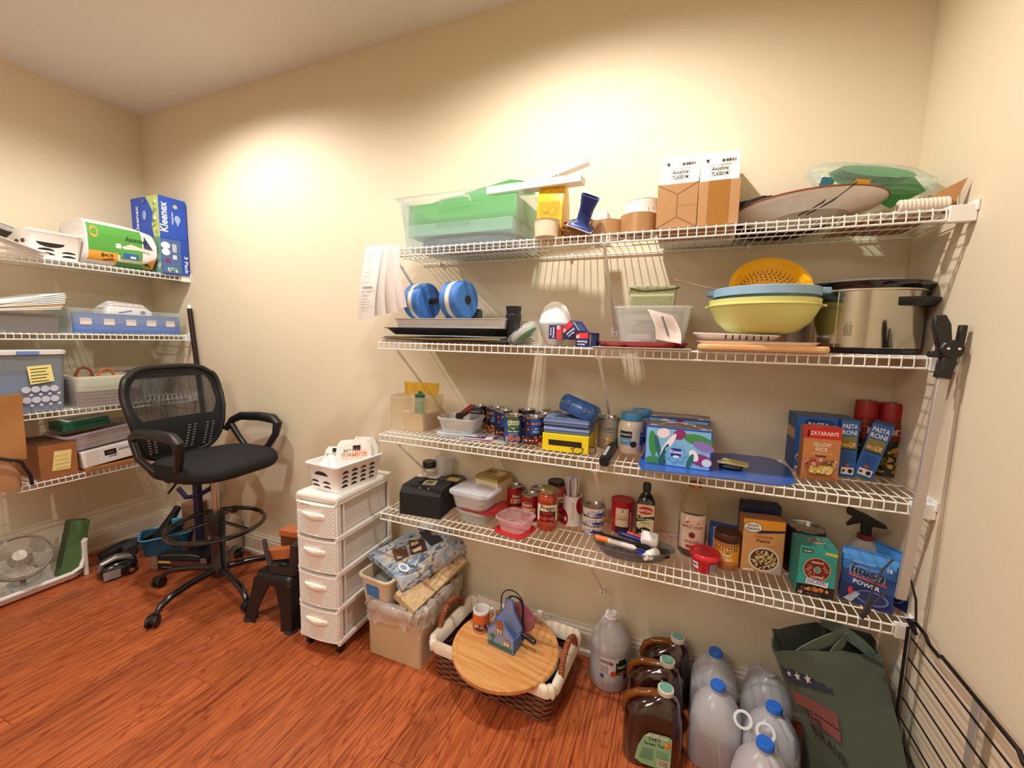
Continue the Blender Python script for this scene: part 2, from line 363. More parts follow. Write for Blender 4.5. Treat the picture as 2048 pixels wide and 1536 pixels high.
def paper(nm, parent, pts_fn, col, nx=8, ny=4, t=.0006, rough=.7): return MB().sheet(nx, ny, pts_fn, t).build(nm, parent, M(col, rough, noise=.04), ang=60)
def wob(a, b, s=1, k=1): return s*(sin(a*7.3*k+1.1)*cos(b*5.7*k+.3)+.5*sin(a*17*k+b*13*k))
def bag_mesh(w, d, h, top=.1, wr=.006, n=28, m=10, seed=0, T=None):   # a crumpled closed bag
    rings = []
    for j in range(m+1):
        v = j/m; s = sqrt(max(.02, 1-(abs(2*v-1)**3.2)*(1-top)))
        rings.append([((w/2)*s*(abs(cos(a))**.6)*(1 if cos(a) > 0 else -1)+wob(a+seed, v*3, wr), (d/2)*s*(abs(sin(a))**.6)*(1 if sin(a) > 0 else -1)+wob(v*4+seed, a, wr), v*h+wob(a*2, seed+v, wr*.6)*(0 if j == 0 else 1)) for a in [2*pi*i/n for i in range(n)]])
    return MB().loft(rings, T=T)
# ================================================================ SHELF 1 (top)
z = Z1
w, h, P, th = FX(799, 1035, 398, z, 1.385, .29); d = .29
t = thing('storage_tub', 'large clear plastic tub holding green folders, left end of the top shelf', 'tub', P)
MB().loft([rr(w*.93, d*.9, .012, 0), rr(w, d, .012, h-.03), rr(w+.004, d+.004, .012, h-.028), rr(w+.008, d+.006, .012, h-.004), rr(w+.045, d+.03, .018, h-.003), rr(w+.045, d+.03, .018, h), rr(w-.003, d-.003, .012, h), rr(w*.93-.003, d*.9-.003, .012, .002)]).build('tub_body', t, CLEAR, ang=40)
MB().m(M('4fae58', .5)).cbox(-.005, .015, .09, w*.92, d*.82, h-.105).build('green_folder_stack', t, bev=.002)
MB().m(M('9fd3b8', .5)).cbox(-.005, .0, .045, w*.89, d*.8, .045).build('pale_green_folder', t, bev=.002)
bag_mesh(w*.82, d*.75, .045, wr=.004, T=Tm((.0, 0, .003))).build('blue_cloth', t, M('5d7489', .9))
MB().tube([(-.06, -d/2-.004, h-.04), (-.055, -d/2-.012, h-.024), (-.03, -d/2-.014, h-.02), (.04, -d/2-.014, h-.02), (.06, -d/2-.012, h-.024), (.065, -d/2-.004, h-.04)], .004).build('handle', t, FROST)
a = thing('green_folder', 'green folder slanting up out of the large clear tub', 'folder', P+Vector((.0, .0, h+.012)))
MB().prism([(-w*.47, 0), (w*.52, 0), (w*.44, .045), (w*.32, .062), (-w*.47, .004)], .006).build('cover', a, M('3f9a4a', .5))
MB().prism([(-w*.46, 0), (w*.45, .05), (w*.31, .066), (-w*.47, .008)], .002, T=Tm((0, .008, 0))).build('edge', a, M('20301f', .6))
# white foam trays
def long_tray(label, p0, p1, wd, hh, tilt=0):
    a, b = Vector(p0), Vector(p1); L_ = (b-a).length; t = thing('foam_strip', label, 'packing foam', a, group='white packing strips', rot=(0, -math.asin((b.z-a.z)/L_), atan2(b.y-a.y, b.x-a.x)))
    MB().loft([[(x, y, zz) for y, zz in ((-wd/2, 0), (wd/2, 0), (wd/2, hh), (wd/2-.006, hh), (wd/2-.006, .006), (-wd/2+.006, .006), (-wd/2+.006, hh), (-wd/2, hh))] for x in (0, L_)]).build('strip_body', t, M('f3f1ef', .4))
    MB().box(L_-.004, -wd/2+.006, .006, L_, wd/2-.006, hh*.8).build('end_cap', t, M('e9e6e2', .5)); return t
zt = P.z+h
long_tray('white foam strip lying flat across the tub rim and yellow bag', (P.x+w/2-.15, 1.47, zt+.001), (P.x+w/2+.21, 1.44, zt-.004), .05, .024)
long_tray('white foam strip slanting up to the right above the flat one', (P.x+w/2-.14, 1.55, zt+.014), (P.x+w/2+.21, 1.52, zt+.088), .035, .018)
# yellow gift bag with cup
w, h, P, th = FX(1072, 1122, 362, z, 1.42, .10); h = .205
t = thing('gift_bag', 'yellow rose-printed gift bag standing beside the clear tub', 'bag', P)
MB().loft([rr(w, .1, .004, 0), rr(w*1.02, .1, .004, h*.5), rr(w*1.05, .06, .004, h*.8), rr(w, .02, .004, h)]).build('bag_body', t, M('e3b11c', .35, noise=.35, nscale=60), ang=30)
p = Print(face(w, .1, h)); p.rect(-w*.4, h*.15, w*.4, h*.62, 'd9a518'); 
for i, (u, v, q) in enumerate(((-.01, .07, .016), (.012, .095, .013), (-.012, .1, .01), (.014, .06, .011))):
    for k, c in enumerate(('c98f0e', 'f0c83a', 'c48a10', 'f3d24c')): p.ell(u, v, q*(1-.24*k), q*(1-.24*k), c, 12)
p.build('rose_print', t)
for s in (-1, 1): MB().tube([(s*.012-.0, 0, h-.01), (s*.014, 0, h+.03), (s*.02-.01, 0, h+.055)], .0012, 5).build('string_handle', t, WHITE)
r_, h_, P_ = RX(1070, 1120, 445, z, 1.405)
t = thing('paper_cup', 'cream paper cup standing in front of the yellow gift bag', 'cup', Vector((P_.x, 1.393, z))); lathe_part('cup_body', t, [(r_*.92, 0), (r_, h_-.002), (r_+.002, h_), (r_-.002, h_), (r_*.9, .003), (.001, .003)], M('efdfbf', .7))
# brown paper bag, blue nozzle
t = thing('paper_sack', 'crumpled brown paper sack on the top shelf under a blue nozzle', 'bag', (xat(1157, 1.45, z), 1.46, z), .2)
bag_mesh(.12, .1, .065, wr=.008, seed=2).build('sack_body', t, M('9a6c40', .85, bump=.5, bscale=60))
x0 = xat(1166, 1.40, z+.06)
t = thing('pump_nozzle', 'dark blue plastic funnel nozzle propped on the brown paper sack', 'nozzle', (x0-.004, 1.40, z+.03), rot=(radians(30), radians(22), .1))
NB = M('1d3a86', .3, coat=.4)
MB().loft([rr(.082, .06, .006, 0), rr(.082, .06, .006, .003), rr(.07, .05, .006, .005), rr(.044, .03, .013, .02), rr(.046, .028, .013, .06), rr(.062, .032, .015, .098), rr(.056, .026, .012, .098), rr(.04, .02, .009, .06), rr(.04, .02, .009, .02)]).build('nozzle_body', t, NB)
MB().loft([rr(.087, .065, .007, -.002), rr(.087, .065, .007, .001)]).build('white_edge', t, WHITE)
t, w, h = boxed('label_roll_box', 'small white cardboard box lying behind the brown tape roll', 'box', FX(1182, 1212, 424, z, 1.5, .08), .08, 'e8dfd6'); Print(face(w, .08, h)).rect(-.005, .01, .012, .03, '9d8f84').build('print', t)
# tape rolls
def tape(label, r, hh, loc, rot):
    t = thing('tape_roll', label, 'tape', loc, rot=rot, group='rolls of packing tape')
    MB().loft([[(q*cos(2*pi*j/40), q*sin(2*pi*j/40), zz) for j in range(40)] for q, zz in ((r, 0), (r, hh), (r*.62, hh), (r*.62, 0))], closed=True).build('tape_winding', t, M('b3875a', .3, noise=.15, nscale=8), ang=40)
    MB().loft([[(q*cos(2*pi*j/40), q*sin(2*pi*j/40), zz) for j in range(40)] for q, zz in ((r*.62, -.001), (r*.62, hh+.001), (r*.56, hh+.001), (r*.56, -.001))], closed=True).build('cardboard_core', t, M('c9b394', .8), ang=40)
    p = Print(lambda u, v, e: (v*cos(u), v*sin(u), hh+e)); 
    for k, c in enumerate(('f4f2ea', '7a9aa8', 'f4f2ea', 'c2533f', 'f4f2ea', 'f4f2ea', '49718c', 'f4f2ea')): p.poly([(2*pi*(k+i/5)/8, r*.97) for i in range(6)]+[(2*pi*(k+1-i/5)/8, r*.64) for i in range(6)], c)
    p.build('printed_wrapper', t); return t
P = Vector((xat(1216, 1.46, z+.05), 1.46, z)); tape('roll of brown tape lying flat on the top shelf beside the nozzle', .058, .048, P, (0, 0, 0))
P = Vector((xat(1279, 1.46, z+.05), 1.455, z+.056)); P.y = 1.45; P.z = z; tape('roll of brown tape lying flat on the top shelf, against the left carton', .060, .058, P, (0, 0, .4))
tt = tape('white-wrapped roll of tape on top of the brown roll beside the cartons', .056, .05, P+Vector((.004, .03, .0585)), (0, radians(-6), .3))
p = Print(cyl(.056)); W = pi*.056; p.rect(-W, .001, W, .049, 'efede3', n=36).poly([(-.03, .05), (-.015, .04), (.0, .05)], '4f7f8c').rect(-.045, .008, -.03, .018, 'c9a37c').rect(.01, .012, .03, .022, 'c9a37c').poly([(.045, .02), (.055, .03), (.055, .01)], '4a6b52').build('side_wrapper', tt)
# cartons
d = .17
g1 = FX(1311, 1392, 371, z, 1.39, d); t, w, h = boxed('carton', 'small brown carton with crossed flaps, front left of the pair on the top shelf', 'box', g1, d, 'b98d5f', group='brown cartons on the top shelf', rough=.85)
c = '8f6a42'; p = Print(face(w, d, h))
for a, b in (((-w/2, h), (0, h*.76)), ((w/2, h), (0, h*.76)), ((-w/2, .002), (0, h*.26)), ((w/2, .002), (0, h*.26)), ((0, h*.76), (0, h*.26))):
    n = Vector((b[1]-a[1], a[0]-b[0])).normalized()*.0009; p.poly([(a[0]-n.x, a[1]-n.y), (b[0]-n.x, b[1]-n.y), (b[0]+n.x, b[1]+n.y), (a[0]+n.x, a[1]+n.y)], c)
p.rect(.002, h*.5, w*.45, h*.505, c); p.build('flap_seams', t)
g2 = FX(1393, 1476, 364, z, 1.39, d); t, w2, h2 = boxed('carton', 'small brown carton sealed with wide brown tape, front right of the pair', 'box', g2, d, 'bd9163', group='brown cartons on the top shelf', rough=.85)
Print(face(w2, d, h2)).rect(-w2*.27, 0, w2*.25, h2, 'a97437', .3).rect(-w2*.27, h2*.5, w2*.25, h2*.506, '9a6a32').build('brown_tape', t)
for k, (xl, xr, yt, lab) in enumerate(((1316, 1390, 317, 'white product carton behind the left brown carton'), (1392, 1470, 309, 'white product carton behind the right brown carton'))):
    y0 = 1.39+d+.004; g = FX(xl, xr, yt, z, y0, .11); t, w, h = boxed('carton', lab+', with a black barcode label', 'box', g, .11, 'f5f3f0', group='white cartons against the wall', rough=.6)
    p = Print(face(w, .11, h)); p.text('Aooshine', 0, h*.795, .013, '222222', w=w*.42).text('TLASE01M', 0, h*.735, .012, '222222', w=w*.42)
    p.rect(-w*.24, h*.855, w*.24, h*.858, '555555').rect(-w*.245, h*.72, -w*.24, h*.858, '555555').rect(w*.24, h*.72, w*.245, h*.858, '555555')
    R2 = random.Random(3)
    for i in range(14): x = w*(.02+i*.027); p.rect(x, h-.031, x+w*R2.choice((.008, .013, .02)), h-.022, '222222')
    p.poly([(-w*.38, h-.02), (-w*.28, h-.02), (-w*.3, h-.026), (-w*.34, h-.03), (-w*.35, h-.026)], '222222')
    for i in range(3): p.rect(0, h-.036-i*.003, w*(.4-.05*i), h-.0353-i*.003, '9a9a9a')
    p.build('shipping_label', t)
# platter with wire stand, black tray
xa, xb = xat(1478, 1.39, z+.02), xat(1802, 1.42, z+.05)
P = Vector(((xa+xb)/2, 1.50, z+.042)); L_ = xb-xa
t = thing('serving_platter', 'large oval off-white platter with a brown rim and wire hanger', 'platter', P, rot=(radians(-13), radians(-3), 0))
prof = [(.25, -.018), (.27, -.020), (.30, -.016), (.42, -.004), (.5, .012), (.508, .016), (.50, .018), (.42, .003), (.3, -.010), (.01, -.012)]
MB().lathe([(a*L_, b) for a, b in prof], 48, sy=.56).build('platter_body', t, M('d9d4cc', .3, noise=.1, nscale=40, coat=.5))
MB().tube([(.505*L_*cos(2*pi*i/48), .283*L_*sin(2*pi*i/48), .0165) for i in range(48)], .0028, 6, closed=True).build('brown_rim', t, M('8d4a2e', .4))
for dx in (0, .02): MB().tube([(.05+dx*2, -.27*L_, .02), (.02+dx, -.2*L_, -.012), (-.03+dx, -.1*L_, -.024)], .0016, 6).build('plate_wire', t, BLACK)
t = thing('cloth_bag', 'black folded cloth bag behind the oval platter on the top shelf', 'bag', ((xa+xb)/2-.06, 1.63, z))
bag_mesh(L_*.8, .1, .135, wr=.006, seed=5).build('bag_body', t, M('151517', .9))
# bag of green plates
P = Vector((xat(1738, 1.55, z+.12), 1.555, z+.118))
t = thing('bag_of_bowls', 'clear bag of green scalloped paper bowls resting on the platter', 'bag', P, rot=(radians(30), radians(8), .1))
for k in range(4):
    n = 60; MB().loft([[(q*(1+(.03 if zz > .02 else 0)*cos(20*2*pi*j/n))*cos(2*pi*j/n)-.02+k*.008, q*(1+(.03 if zz > .02 else 0)*cos(20*2*pi*j/n))*sin(2*pi*j/n), zz+k*.005) for j in range(n)] for q, zz in ((.05, 0), (.075, .012), (.088, .026), (.085, .026), (.07, .013), (.045, .002))], cap1=True, cap0=True).build('green_bowl', t, M('2f8f4b', .35), ang=50)
MB().prism([(-.05, .0), (.03, -.03), (.09, .02), (.05, .05), (-.02, .045)], .002, T=Tm((.02, -.07, -.01))).build('folded_napkin', t, M('3f9f55', .6))
bag_mesh(.30, .19, .065, wr=.004, seed=1, top=.25, T=Tm((-.01, 0, -.012))).build('clear_bag', t, M('e8f2ee', .12, alpha=.10, noise=0))
p = Print(lambda u, v, e: (u, -.098-e, v)); p.rect(-.15, .0, -.125, .035, '3d86a6').rect(-.125, .0, -.118, .03, '2f8f6b').rect(-.07, .0, -.035, .035, 'e3a52c').build('bag_label', t)
# roller, brown paper
P = Vector((xat(1845, 1.42, z+.02), 1.42, z)); L2 = .10
t = thing('ribbed_roll', 'small off-white ribbed roll at the right end of the top shelf', 'roll', P)
MB().loft([[(x, .018*q*cos(a), .0185+.018*q*sin(a)) for a in [2*pi*i/16 for i in range(16)]] for k in range(25) for x, q in ((-L2/2+k*L2/24, 1 if k % 2 else .9),)]).build('roll_body', t, M('e2d6c8', .7), ang=20)
lathe_part('core', t, [(.007, 0), (.007, .004)], M('8f8478', .8), 12, T=Tm((-L2/2-.003, 0, .0185), (0, pi/2, 0)))
xr_ = xat(1925, 1.42, z)
t = thing('paper_flap', 'torn brown cardboard pieces standing at the right end of the top shelf', 'cardboard', (xr_-.03, 1.44, z))
MB().prism([(-.045, 0), (.008, 0), (.03, .075), (-.02, .05), (-.035, .035)], .002, T=Tm((0, -.02, 0), (0, 0, -.3))).build('front_piece', t, M('b07f50', .85))
MB().prism([(0, 0), (.04, 0), (.035, .078), (.025, .07)], .002, T=Tm((.0, 0, 0), (0, 0, .5))).build('back_piece', t, M('6f5a4c', .9))
t = thing('paper_scrap', 'flat brown paper sheet under the ribbed roll on the top shelf', 'paper', (xr_-.13, 1.55, z)); MB().sheet(8, 4, lambda u, v: (-.1+.2*u, -.09+.2*v, .001+.002*sin(u*6)), .001).build('sheet', t, M('ad7d4d', .85))
# receipts hanging from the left end of the top shelf
P = Vector((XS+.075, YF-.012, Z1+.004))
t = thing('receipt_bundle', 'thick bundle of long white receipts hanging off the left end of the top shelf', 'receipts', P)
for k, (dx, ln, wd, tl, dy) in enumerate(((-.055, .285, .085, .13, -.010), (-.03, .27, .07, .05, .0), (.0, .26, .06, -.02, .006), (.02, .24, .05, -.10, .012))):
    def f(u, v, dx=dx, ln=ln, wd=wd, tl=tl, dy=dy, k=k): return (dx+(u-.5)*wd-tl*v*ln*1.2+.003*sin(v*5+k), -.012+dy-.012*sin(v*3.1)+.004*sin(u*5+k), .004-v*ln+.006*(u-.5)*sin(v*2))
    MB().sheet(6, 14, f, .003-.0005*k).build('receipt_strip', t, M('f6f4f2' if k < 2 else 'e9e2e0', .8, noise=.02), ang=60)
def rf(u, v, e): return (-.055+(u-.5)*.085-.13*v*.285*1.2+.003*sin(v*5), -.024-e-.0015-.012*sin(v*3.1)+.004*sin(u*5), .004-v*.285)
p = Print(rf, base=.001)
for v in (.08, .14, .2, .36, .42, .5, .62, .68, .72, .76, .8, .84, .88): p.rect(.2, v, .2+R.uniform(.3, .6), v+.005, '9b9590')
p.rect(.2, .56, .82, .585, 'a3a09d').build('printed_lines', t)
# ================================================================ SHELF 2
z = Z2
# dark folders
w, h, P, th = FX(765, 1012, None, z, 1.375, .3, .03)
t = thing('folder_stack', 'stack of dark folders and placemats under the baking trays', 'folders', P)
for k, (c, dw, dr) in enumerate((('1e1916', 0, .02), ('3a2418', -.01, -.05), ('12110f', .005, .03), ('c9a24a', -.06, -.03), ('241a16', -.01, .01), ('9fb9c8', -.02, 0))):
    MB().sheet(8, 3, lambda u, v, dw=dw, dr=dr, k=k: ((u-.5)*(w+dw)+.02*(v-.5)*dr*10, (v-.5)*.29, .003+k*.0042+.0022*sin(u*5+k)), .003).build('folder', t, M(c, .5))
zz = z+.029
w, h, P, th = FX(766, 985, None, zz, 1.38, .26, .03); P.x += .01
t = thing('baking_tray', 'dark non-stick baking tray under the foil pan', 'tray', P)
MB().loft([rr(w*.9, .22, .02, 0), rr(w, .26, .02, .024), rr(w+.02, .275, .02, .025), rr(w+.02, .275, .02, .027), rr(w-.004, .256, .02, .027), rr(w*.9-.004, .216, .02, .002)]).build('tray_body', t, M('2e2c31', .35, metal=.5))
zz += .0275
w, h, P, th = FX(788, 1008, 621, zz, 1.385, .25)
h = .036; t = thing('foil_pan', 'silver foil roasting pan under the blue foam dumbbell', 'pan', P)
MB().loft([rr(w*.975, .242, .02, 0), rr(w, .25, .02, h-.003), rr(w+.012, .262, .02, h-.002), rr(w+.012, .262, .02, h), rr(w-.003, .247, .02, h), rr(w*.975-.003, .239, .02, .0015)]).build('pan_body', t, M('d4d6d8', .35, metal=.12, bump=.5, bscale=60))
zf = zz+.0365
# dumbbell
t = thing('foam_dumbbell', 'blue foam water dumbbell with cream bands on the foil pan', 'dumbbell', (xat(880, 1.47, zf+.06), 1.47, zf+.0735), rot=(0, 0, radians(-10)))
BL = M('3f78c4', .6); 
for s in (-1, 1):
    x0 = s*.098; r = .073
    MB().loft([[(x0+dx, r*q*cos(2*pi*j/40), r*q*sin(2*pi*j/40)) for j in range(40)] for dx, q in ((-.044, .9), (-.038, 1), (.038, 1), (.044, .9))]).build('foam_disc', t, BL, ang=30)
    MB().loft([[(x0+dx, (r+.0006)*cos(2*pi*j/40), (r+.0006)*sin(2*pi*j/40)) for j in range(40)] for dx in (-.010, .010)]).build('cream_band', t, M('e6ddc6', .6), ang=30)
    MB().loft([[(x0+s*dx, .017*cos(2*pi*j/24), .017*sin(2*pi*j/24)) for j in range(24)] for dx in (.042, .0462)]).build('end_cap', t, M('241a1a', .5), ang=30)
MB().tube([(-.05, 0, 0), (.05, 0, 0)], .0125, 16).build('handle', t, M('1b1516', .5), ang=30)
t = thing('tumbler', 'dark green cylinder tumbler lying on the foil pan right of the dumbbell', 'tumbler', (xat(925, 1.53, zf+.02), 1.53, zf+.0235), rot=(0, pi/2, 0)); lathe_part('tumbler_body', t, [(.021, -.07), (.0225, -.06), (.0225, .07), (.021, .082), (.001, .083)], M('17352c', .25, coat=.5)); lathe_part('ring', t, [(.0232, .045), (.0232, .05)], M('0f2620', .3))
r, h, P = RX(1011, 1041, 613, z+.0, 1.43)
t = thing('black_cup', 'black fluted plastic cup standing right of the baking trays', 'cup', P+Vector((0, .0, 0)))
MB().loft([[(r*q*(1+.04*cos(12*a))*cos(a), r*q*(1+.04*cos(12*a))*sin(a), zz) for a in [2*pi*i/72 for i in range(72)]] for q, zz in ((.75, 0), (.9, h*.6), (1, h*.7), (1, h*.78), (.9, h*.8), (1.0, h), (.9, h), (.7, .01))]).build('cup_body', t, M('17181c', .35))
# bag of bowls
P = Vector((xat(1047, 1.42, z+.03), 1.425, z+.035))
t = thing('plate_bag', 'clear bag with white paper plates edged in green, leaning on the second shelf', 'bag', P, rot=(0, radians(-38), .1))
for k in range(5): lathe_part('paper_plate', t, [(.03, -.012+k*.005), (.05, -.006+k*.005), (.047, -.004+k*.005), (.02, -.009+k*.005)], M('f2f2ee' if k else '4a9a5d', .5), 28)
bag_mesh(.12, .11, .045, wr=.004, seed=3, T=Tm((0, 0, -.018))).build('clear_bag', t, M('f0f3f3', .12, alpha=.12, noise=0))
r, h, P = RX(1077, 1141, 604, z, 1.50)
t = thing('foam_bowls', 'egg-shaped pair of white foam bowls behind the battery boxes', 'bowl', P+Vector((0, 0, .0)))
hh = h/2
MB().lathe([(r*.35, 0), (r*.5, .002), (r*.85, hh*.45), (r, hh*.96), (r*1.03, hh*.97), (r*1.03, hh)], 40).build('lower_bowl', t, M('f4f2f0', .5)); MB().lathe([(r*1.03, hh+.001), (r*1.03, hh*1.04), (r, hh*1.05), (r*.92, hh*1.4), (r*.65, hh*1.8), (r*.25, h), (.001, h)], 40).build('upper_bowl', t, M('f6f5f3', .5))
# light bulb / battery boxes
def bulbbox(label, loc, rot):
    s = .047; L_ = .085; t = thing('battery_box', label, 'box', loc, rot=rot, group='small blue and red boxes')
    MB().cbox(0, L_/2, 0, s, L_, s).build('box_body', t, M('1c2f7a', .35), bev=.0008)
    F = lambda u, v, e: (u, -e, v); p = Print(F); p.rect(-s/2, 0, s/2, s, '18286b').rect(-s/2+.001, s*.58, s/2-.001, s-.001, 'e5383b').rect(-s/2+.002, s*.6, -s/2+.014, s*.82, 'f4f0ee')
    p.text('12', -s/2+.008, s*.64, .007, 'c22a2a').text('Drawer', 0, s*.42, .008, 'ffffff', w=s*.8, rot=pi).text('Bounce', -s*.05, s*.2, .006, 'ffffff', w=s*.55, rot=pi).build('front_print', t)
    G = lambda u, v, e: (-s/2+v, u, s+e); p = Print(G); p.rect(.006, .004, .018, s-.004, 'e9e4d2').rect(.024, .004, .04, s*.8, '6fb4dd').rect(.045, .006, .055, s*.8, 'dfe8f0').rect(.06, .006, .07, s*.7, 'dfe8f0').build('top_print', t)
    p = Print(lambda u, v, e: (s/2+e, u, v)); p.rect(.008, .004, .02, s-.006, 'aab0b4').rect(.026, .004, .06, s*.75, '2c5c92').build('side_print', t)
    return t
xb0 = xat(1109, 1.385, z); bulbbox('blue and red box standing on its side, left of the three small boxes', (xb0, 1.386, z+.0235), (0, radians(90), 0)).location = (xb0-.022, 1.386, z+.047)
C.objects[-1] if False else None
xb0 = xat(1163, 1.385, z); bulbbox('blue and red box standing upright in front of the red tray', (xb0, 1.388, z), (0, 0, radians(-14)))
xb0 = xat(1139, 1.385, z); bulbbox('blue and red box tilted on top of the other two small boxes', (xb0+.008, 1.392, z+.036), (0, radians(-38), radians(-14)))
# red tray, mat
P = Vector((xat(1285, 1.48, z), 1.49, z))
t = thing('placemat', 'flat black-and-white patterned mat under the red tray', 'mat', P); MB().cbox(0, -.01, 0, .30, .24, .002).build('mat_body', t, M('cfcac4', .6, noise=.1))
p = Print(lambda u, v, e: (u, v, .002+e)); p.blobs(-.14, -.12, .14, .1, ['191919', '2a2624'], 60, .006, .018, 4).build('dark_pattern', t)
t = thing('red_tray', 'dark red oval tray beneath the clear bowl of towels', 'tray', P+Vector((-.005, -.01, .0026)))
MB().lathe([(.12, 0), (.135, .0), (.150, .014), (.152, .017), (.148, .017), (.132, .004), (.001, .004)], 48, sy=.72).build('tray_body', t, M('a32b2e', .35, coat=.3))
w, h, P2, th = FX(1222, 1383, 612, z+.02, 1.40, .17)
t, w, h = container('clear_bowl', 'square clear plastic bowl with folded green towels', 'bowl', (w, h, P2+Vector((0, 0, .0)), 0), .17, FROST, .86, .04, .005)
t['label'] = 'square clear plastic bowl holding folded green towels on the red tray'
tt = thing('folded_towel', 'folded olive green waffle towel inside the square clear bowl', 'towel', P2+Vector((0, .0, .070)))
bag_mesh(.115, .09, .066, wr=.003, T=Tm((0, 0, -.064))).build('lower_bulk', tt, M('9a9c74', .95, bump=.8, bscale=300))
MB().loft([rr(.12, .08, .012, 0), rr(.125, .085, .015, .07), rr(.13, .02, .008, .085), rr(.128, .018, .008, .10), rr(.12, .008, .003, .104)]).build('front_fold', tt, M('9a9c74', .95, bump=.8, bscale=300), ang=50).location = (-.004, -.02, 0)
MB().sheet(10, 6, lambda u, v: (-.066+.13*u, -.028+.06*v, .098-.012*sin(pi*u)+.004*v), .004).build('top_fold', tt, M('8c9166', .95, bump=.8, bscale=300), ang=50)
tt.scale = (1.14, 1.05, 1.08)
MB().sheet(14, 2, lambda u, v: (-.068+.136*u, -.066+.002*v, .096-.012*sin(pi*u)+.002*sin(u*80)), .002).build('dark_hem', tt, M('2f3a1e', .9)).location = (0, .034, .004)
lathe_part('plate', thing('small_plate', 'white saucer tucked behind the green towel in the clear bowl', 'plate', P2+Vector((.01, .055, .152)), rot=(radians(20), 0, 0)), [(.03, 0), (.055, .006), (.057, .008), (.03, .004), (.001, .004)], WHITE)
t = thing('lime', 'green lime on top of the white saucer above the towel', 'lime', P2+Vector((-.012, .045, .178))); MB().lathe([(.001, -.012), (.012, -.008), (.017, 0), (.012, .008), (.001, .013)], 20, T=Tm((0, 0, 0), (0, 1.3, 0))).build('fruit', t, M('86b82e', .4))
# receipt on bowl
t = thing('receipt', 'wrinkled white receipt draped over the front of the clear bowl', 'receipt', (P2.x+.038, P2.y-.094, P2.z+.085))
def rc(u, v): return (-.05+.075*u+.028*v+.01*sin(v*3), -.008-.004*sin(u*3+v*4)-.004*v, .012-.088*v+.02*(1-v)*(.3-u)-.012*u*v)
MB().sheet(8, 8, rc, .0008).build('paper_sheet', t, M('e8dad5', .8), ang=60)
p = Print(lambda u, v, e: (rc(u, v)[0], rc(u, v)[1]-.001-e, rc(u, v)[2]), base=.001)
for k in range(10): p.rect(.12+.08*k, .15, .13+.08*k, .55+.04*(k % 3), '8c807c')
p.rect(.46, .15, .54, .8, '777070').build('printed_lines', t)
t = thing('paper_napkin', 'crumpled white paper lying inside the bottom of the clear bowl', 'paper', P2+Vector((-.035, -.06, .006))); bag_mesh(.07, .02, .018, wr=.002, seed=9).build('napkin_body', t, M('f3eef0', .8))
# boards, plate, bowl set
xa, xb = xat(1395, 1.355, z), xat(1662, 1.36, z)
P = Vector(((xa+xb)/2, 1.47, z+.0005)); W_ = xb-xa
def woodb(c1, c2, sc=(3, 40, 40)):
    def b(nt, N, L, p):
        tc = N.new('ShaderNodeTexCoord'); mp = N.new('ShaderNodeMapping'); mp.inputs['Scale'].default_value = sc; n = N.new('ShaderNodeTexNoise'); n.inputs['Scale'].default_value = 1; n.inputs['Detail'].default_value = 3
        r = N.new('ShaderNodeValToRGB'); e = r.color_ramp.elements; e[0].position = .35; e[0].color = (*hexc(c1), 1); e[1].position = .6; e[1].color = (*hexc(c2), 1)
        L.new(tc.outputs['Object'], mp.inputs[0]); L.new(mp.outputs[0], n.inputs['Vector']); L.new(n.outputs['Fac'], r.inputs[0]); L.new(r.outputs[0], p.inputs['Base Color']); p.inputs['Roughness'].default_value = .45
    return node_mat('wood_'+c1, b)
LWOOD = woodb('d29a63', 'e3b883')
t = thing('cutting_board', 'pale wooden cutting board, lowest in the pile under the yellow bowl', 'cutting board', P+Vector((0, -.01, 0)))
MB().loft([rr(W_-.008, .212, .02, 0), rr(W_, .22, .024, .005), rr(W_, .22, .024, .013), rr(W_-.008, .212, .02, .018)]).build('board', t, LWOOD, ang=30)
t = thing('cutting_board', 'thin white cutting board on top of the pale wooden board', 'cutting board', P+Vector((-.012, -.0, .0185)))
MB().loft([rr(W_*.88, .2, .01, 0), rr(W_*.94, .206, .01, .008), rr(W_*.94, .206, .01, .009)]).build('board', t, M('e6cfc0', .5), ang=30)
xm = xat(1470, 1.40, z+.04)
t = thing('printed_plate', 'white rectangular plate with black script under the yellow bowl', 'plate', (xm, 1.46, z+.0285), rot=(0, radians(1.5), 0)); wq = .23
MB().loft([rr(wq*.8, .12, .03, 0), rr(wq, .17, .03, .018), rr(wq, .17, .03, .021), rr(wq*.78, .11, .03, .004)]).build('plate_body', t, M('f2eeea', .3, coat=.3), ang=50)
p = Print(lambda u, v, e: (u, -.085-e, v)); 
for k in range(7): p.poly([(-.03+k*.018, .004), (-.028+k*.018, .018), (-.026+k*.018, .018), (-.024+k*.018, .010), (-.026+k*.018, .004)], '1b1b1b')
p.build('script_print', t)
r, h, P = RX(1402, 1636, 600, z+.038, 1.455); r *= .985
YB_ = M('d8d987', .35, noise=.02)
t = thing('mixing_bowl', 'large pale yellow-green mixing bowl on the boards', 'bowl', P+Vector((0, 0, .013)), turn(P)); h = zat((P.x, P.y-r*.2), 600)-z-.038-.013
MB().lathe([(r*.42, 0), (r*.62, .008), (r*.82, h*.35), (r*.94, h*.72), (r*.965, h*.8), (r*1.0, h*.81), (r*1.0, h*.84), (r*.965, h*.86), (r*.97, h), (r*.945, h), (r*.93, h*.8), (r*.8, h*.35), (r*.58, .016), (.001, .012)], 64).build('bowl_body', t, YB_, ang=40)
